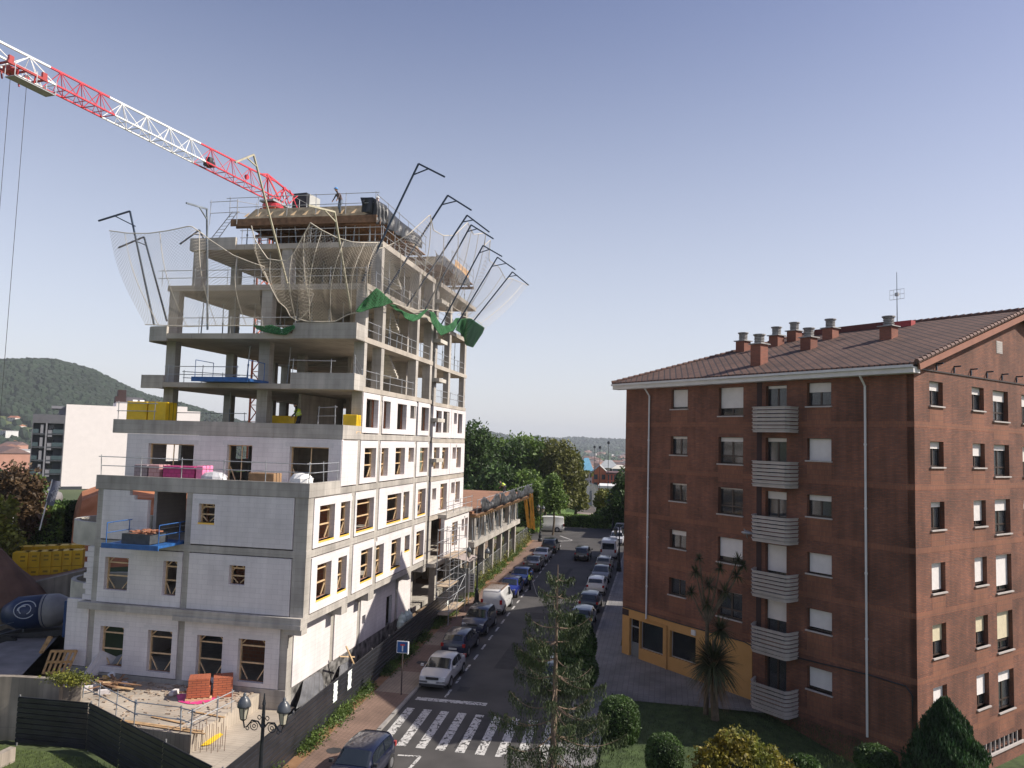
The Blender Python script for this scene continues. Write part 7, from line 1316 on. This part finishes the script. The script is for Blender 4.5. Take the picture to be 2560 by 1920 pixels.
# woods: many small crowns, uncountable
def woods(name,n,f,size,mt,asp=1.):
    V=[];Fc=[]; 
    ph=(1+5**.5)/2; iv=np.array([(-1,ph,0),(1,ph,0),(-1,-ph,0),(1,-ph,0),(0,-1,ph),(0,1,ph),(0,-1,-ph),(0,1,-ph),(ph,0,-1),(ph,0,1),(-ph,0,-1),(-ph,0,1)])/1.9; it=[(0,11,5),(0,5,1),(0,1,7),(0,7,10),(0,10,11),(1,5,9),(5,11,4),(11,10,2),(10,7,6),(7,1,8),(3,9,4),(3,4,2),(3,2,6),(3,6,8),(3,8,9),(4,9,5),(2,4,11),(6,2,10),(8,6,7),(9,8,1)]
    for i in range(n):
        p,s_=f(); s_*=size; q=iv*np.array((s_,s_,s_*1.15))*RNG.uniform(.75,1.2,(12,1))+np.array(p)+UP*s_*.6; b=len(V); V+=q.tolist(); Fc+=[(b+a,b+c,b+d) for a,c,d in it]
    me=bpy.data.meshes.new(name); me.from_pydata(V,[],Fc); me.materials.append(mt); ob=bpy.data.objects.new(name,me); COL.objects.link(ob); tag(ob,None,None,kind='stuff')
def hillpt():
    while 1:
        a=math.radians(RNG.uniform(-46,-13)); d=RNG.uniform(760,1620); x,y=d*math.sin(a),d*math.cos(a); z=gh(x,y)
        if z>14+d*.012 or RNG.random()<.15: return (x,y,z),RNG.uniform(.7,1.5)
WD=mat('hill_wood',(.012,.024,.010),.95,.3,.01,island=.35); woods('hill_woods',15000,hillpt,5.2,WD)
def valpt():
    a=math.radians(RNG.uniform(-1,13)); d=330+2600*RNG.random()**1.2; x,y=d*math.sin(a),d*math.cos(a); return (x,y,gh(x,y)),RNG.uniform(.5,1.3)*(1+d/3000)
woods('valley_trees',2600,valpt,4.5,mat('valley_wood',(.03,.06,.02),.95,.3,.01,island=.4))
def valpt2():
    a=math.radians(RNG.uniform(-42,-12)); d=RNG.uniform(200,900); x,y=d*math.sin(a),d*math.cos(a); return (x,y,gh(x,y)),RNG.uniform(.5,1.2)
woods('foothill_trees',2200,valpt2,4.,MT['valley_wood'])
def crestpt():
    a=math.radians(RNG.uniform(-10,14)); d=RNG.uniform(3000,4600); x,y=d*math.sin(a),d*math.cos(a); return (x,y,gh(x,y)),RNG.uniform(.6,1.5)
woods('far_woods',3000,crestpt,10,MT['hill_wood'])
# neighbouring brick houses behind the near one (they shade the street)
for lab,s0,s1,t0,t1,zt_ in (('second brick apartment house farther up the street',35,62,-50,-24.5,19.5),('third brick apartment house beyond the junction',75,98,-56,-29,20.)):
    T=thing('brick_apartment_house',lab,'building',FS(s0,t1,0)); MB().box(FS,s0,s1,t0,t1,0,zt_).build('wall',BR1,T); k=MB(); a=[FS(s0-.5,t0-.5,zt_+.01),FS(s1+.5,t0-.5,zt_+.01),FS(s1+.5,t1+.5,zt_+.01),FS(s0-.5,t1+.5,zt_+.01)]; r0,r1=FS(s0+7,(t0+t1)/2,zt_+4),FS(s1-7,(t0+t1)/2,zt_+4); k.poly([a[0],a[1],r1,r0]).poly([a[2],a[3],r0,r1]).poly([a[0],r0,a[3]]).poly([a[1],a[2],r1]).poly(a[::-1]).build('roof',TILE,T)
    for fl in range(6):
        for j in range(int((s1-s0)/4)): s=s0+2+j*4; MB().box(FS,s,s+1.4,t1-.02,t1+.03,1.5+fl*2.93,2.8+fl*2.93).build('window',SHUT,T)
# ================================================================== HAZE
m=MB().box(FW,-8900,8900,-8900,8900,-60,190); hz=bpy.data.materials.new('haze_air'); hz.use_nodes=True; n=hz.node_tree; n.nodes.remove(n.nodes['Principled BSDF']); pv=n.nodes.new('ShaderNodeVolumePrincipled'); pv.inputs['Color'].default_value=(.80,.87,.95,1); pv.inputs['Density'].default_value=1.3e-4; pv.inputs['Anisotropy'].default_value=.0
n.links.new(pv.outputs[0],n.nodes['Material Output'].inputs['Volume'])
hb=m.build('haze',hz); tag(hb,None,None,kind='stuff')
for _o in bpy.data.objects:
    if 'org' in _o: del _o['org']
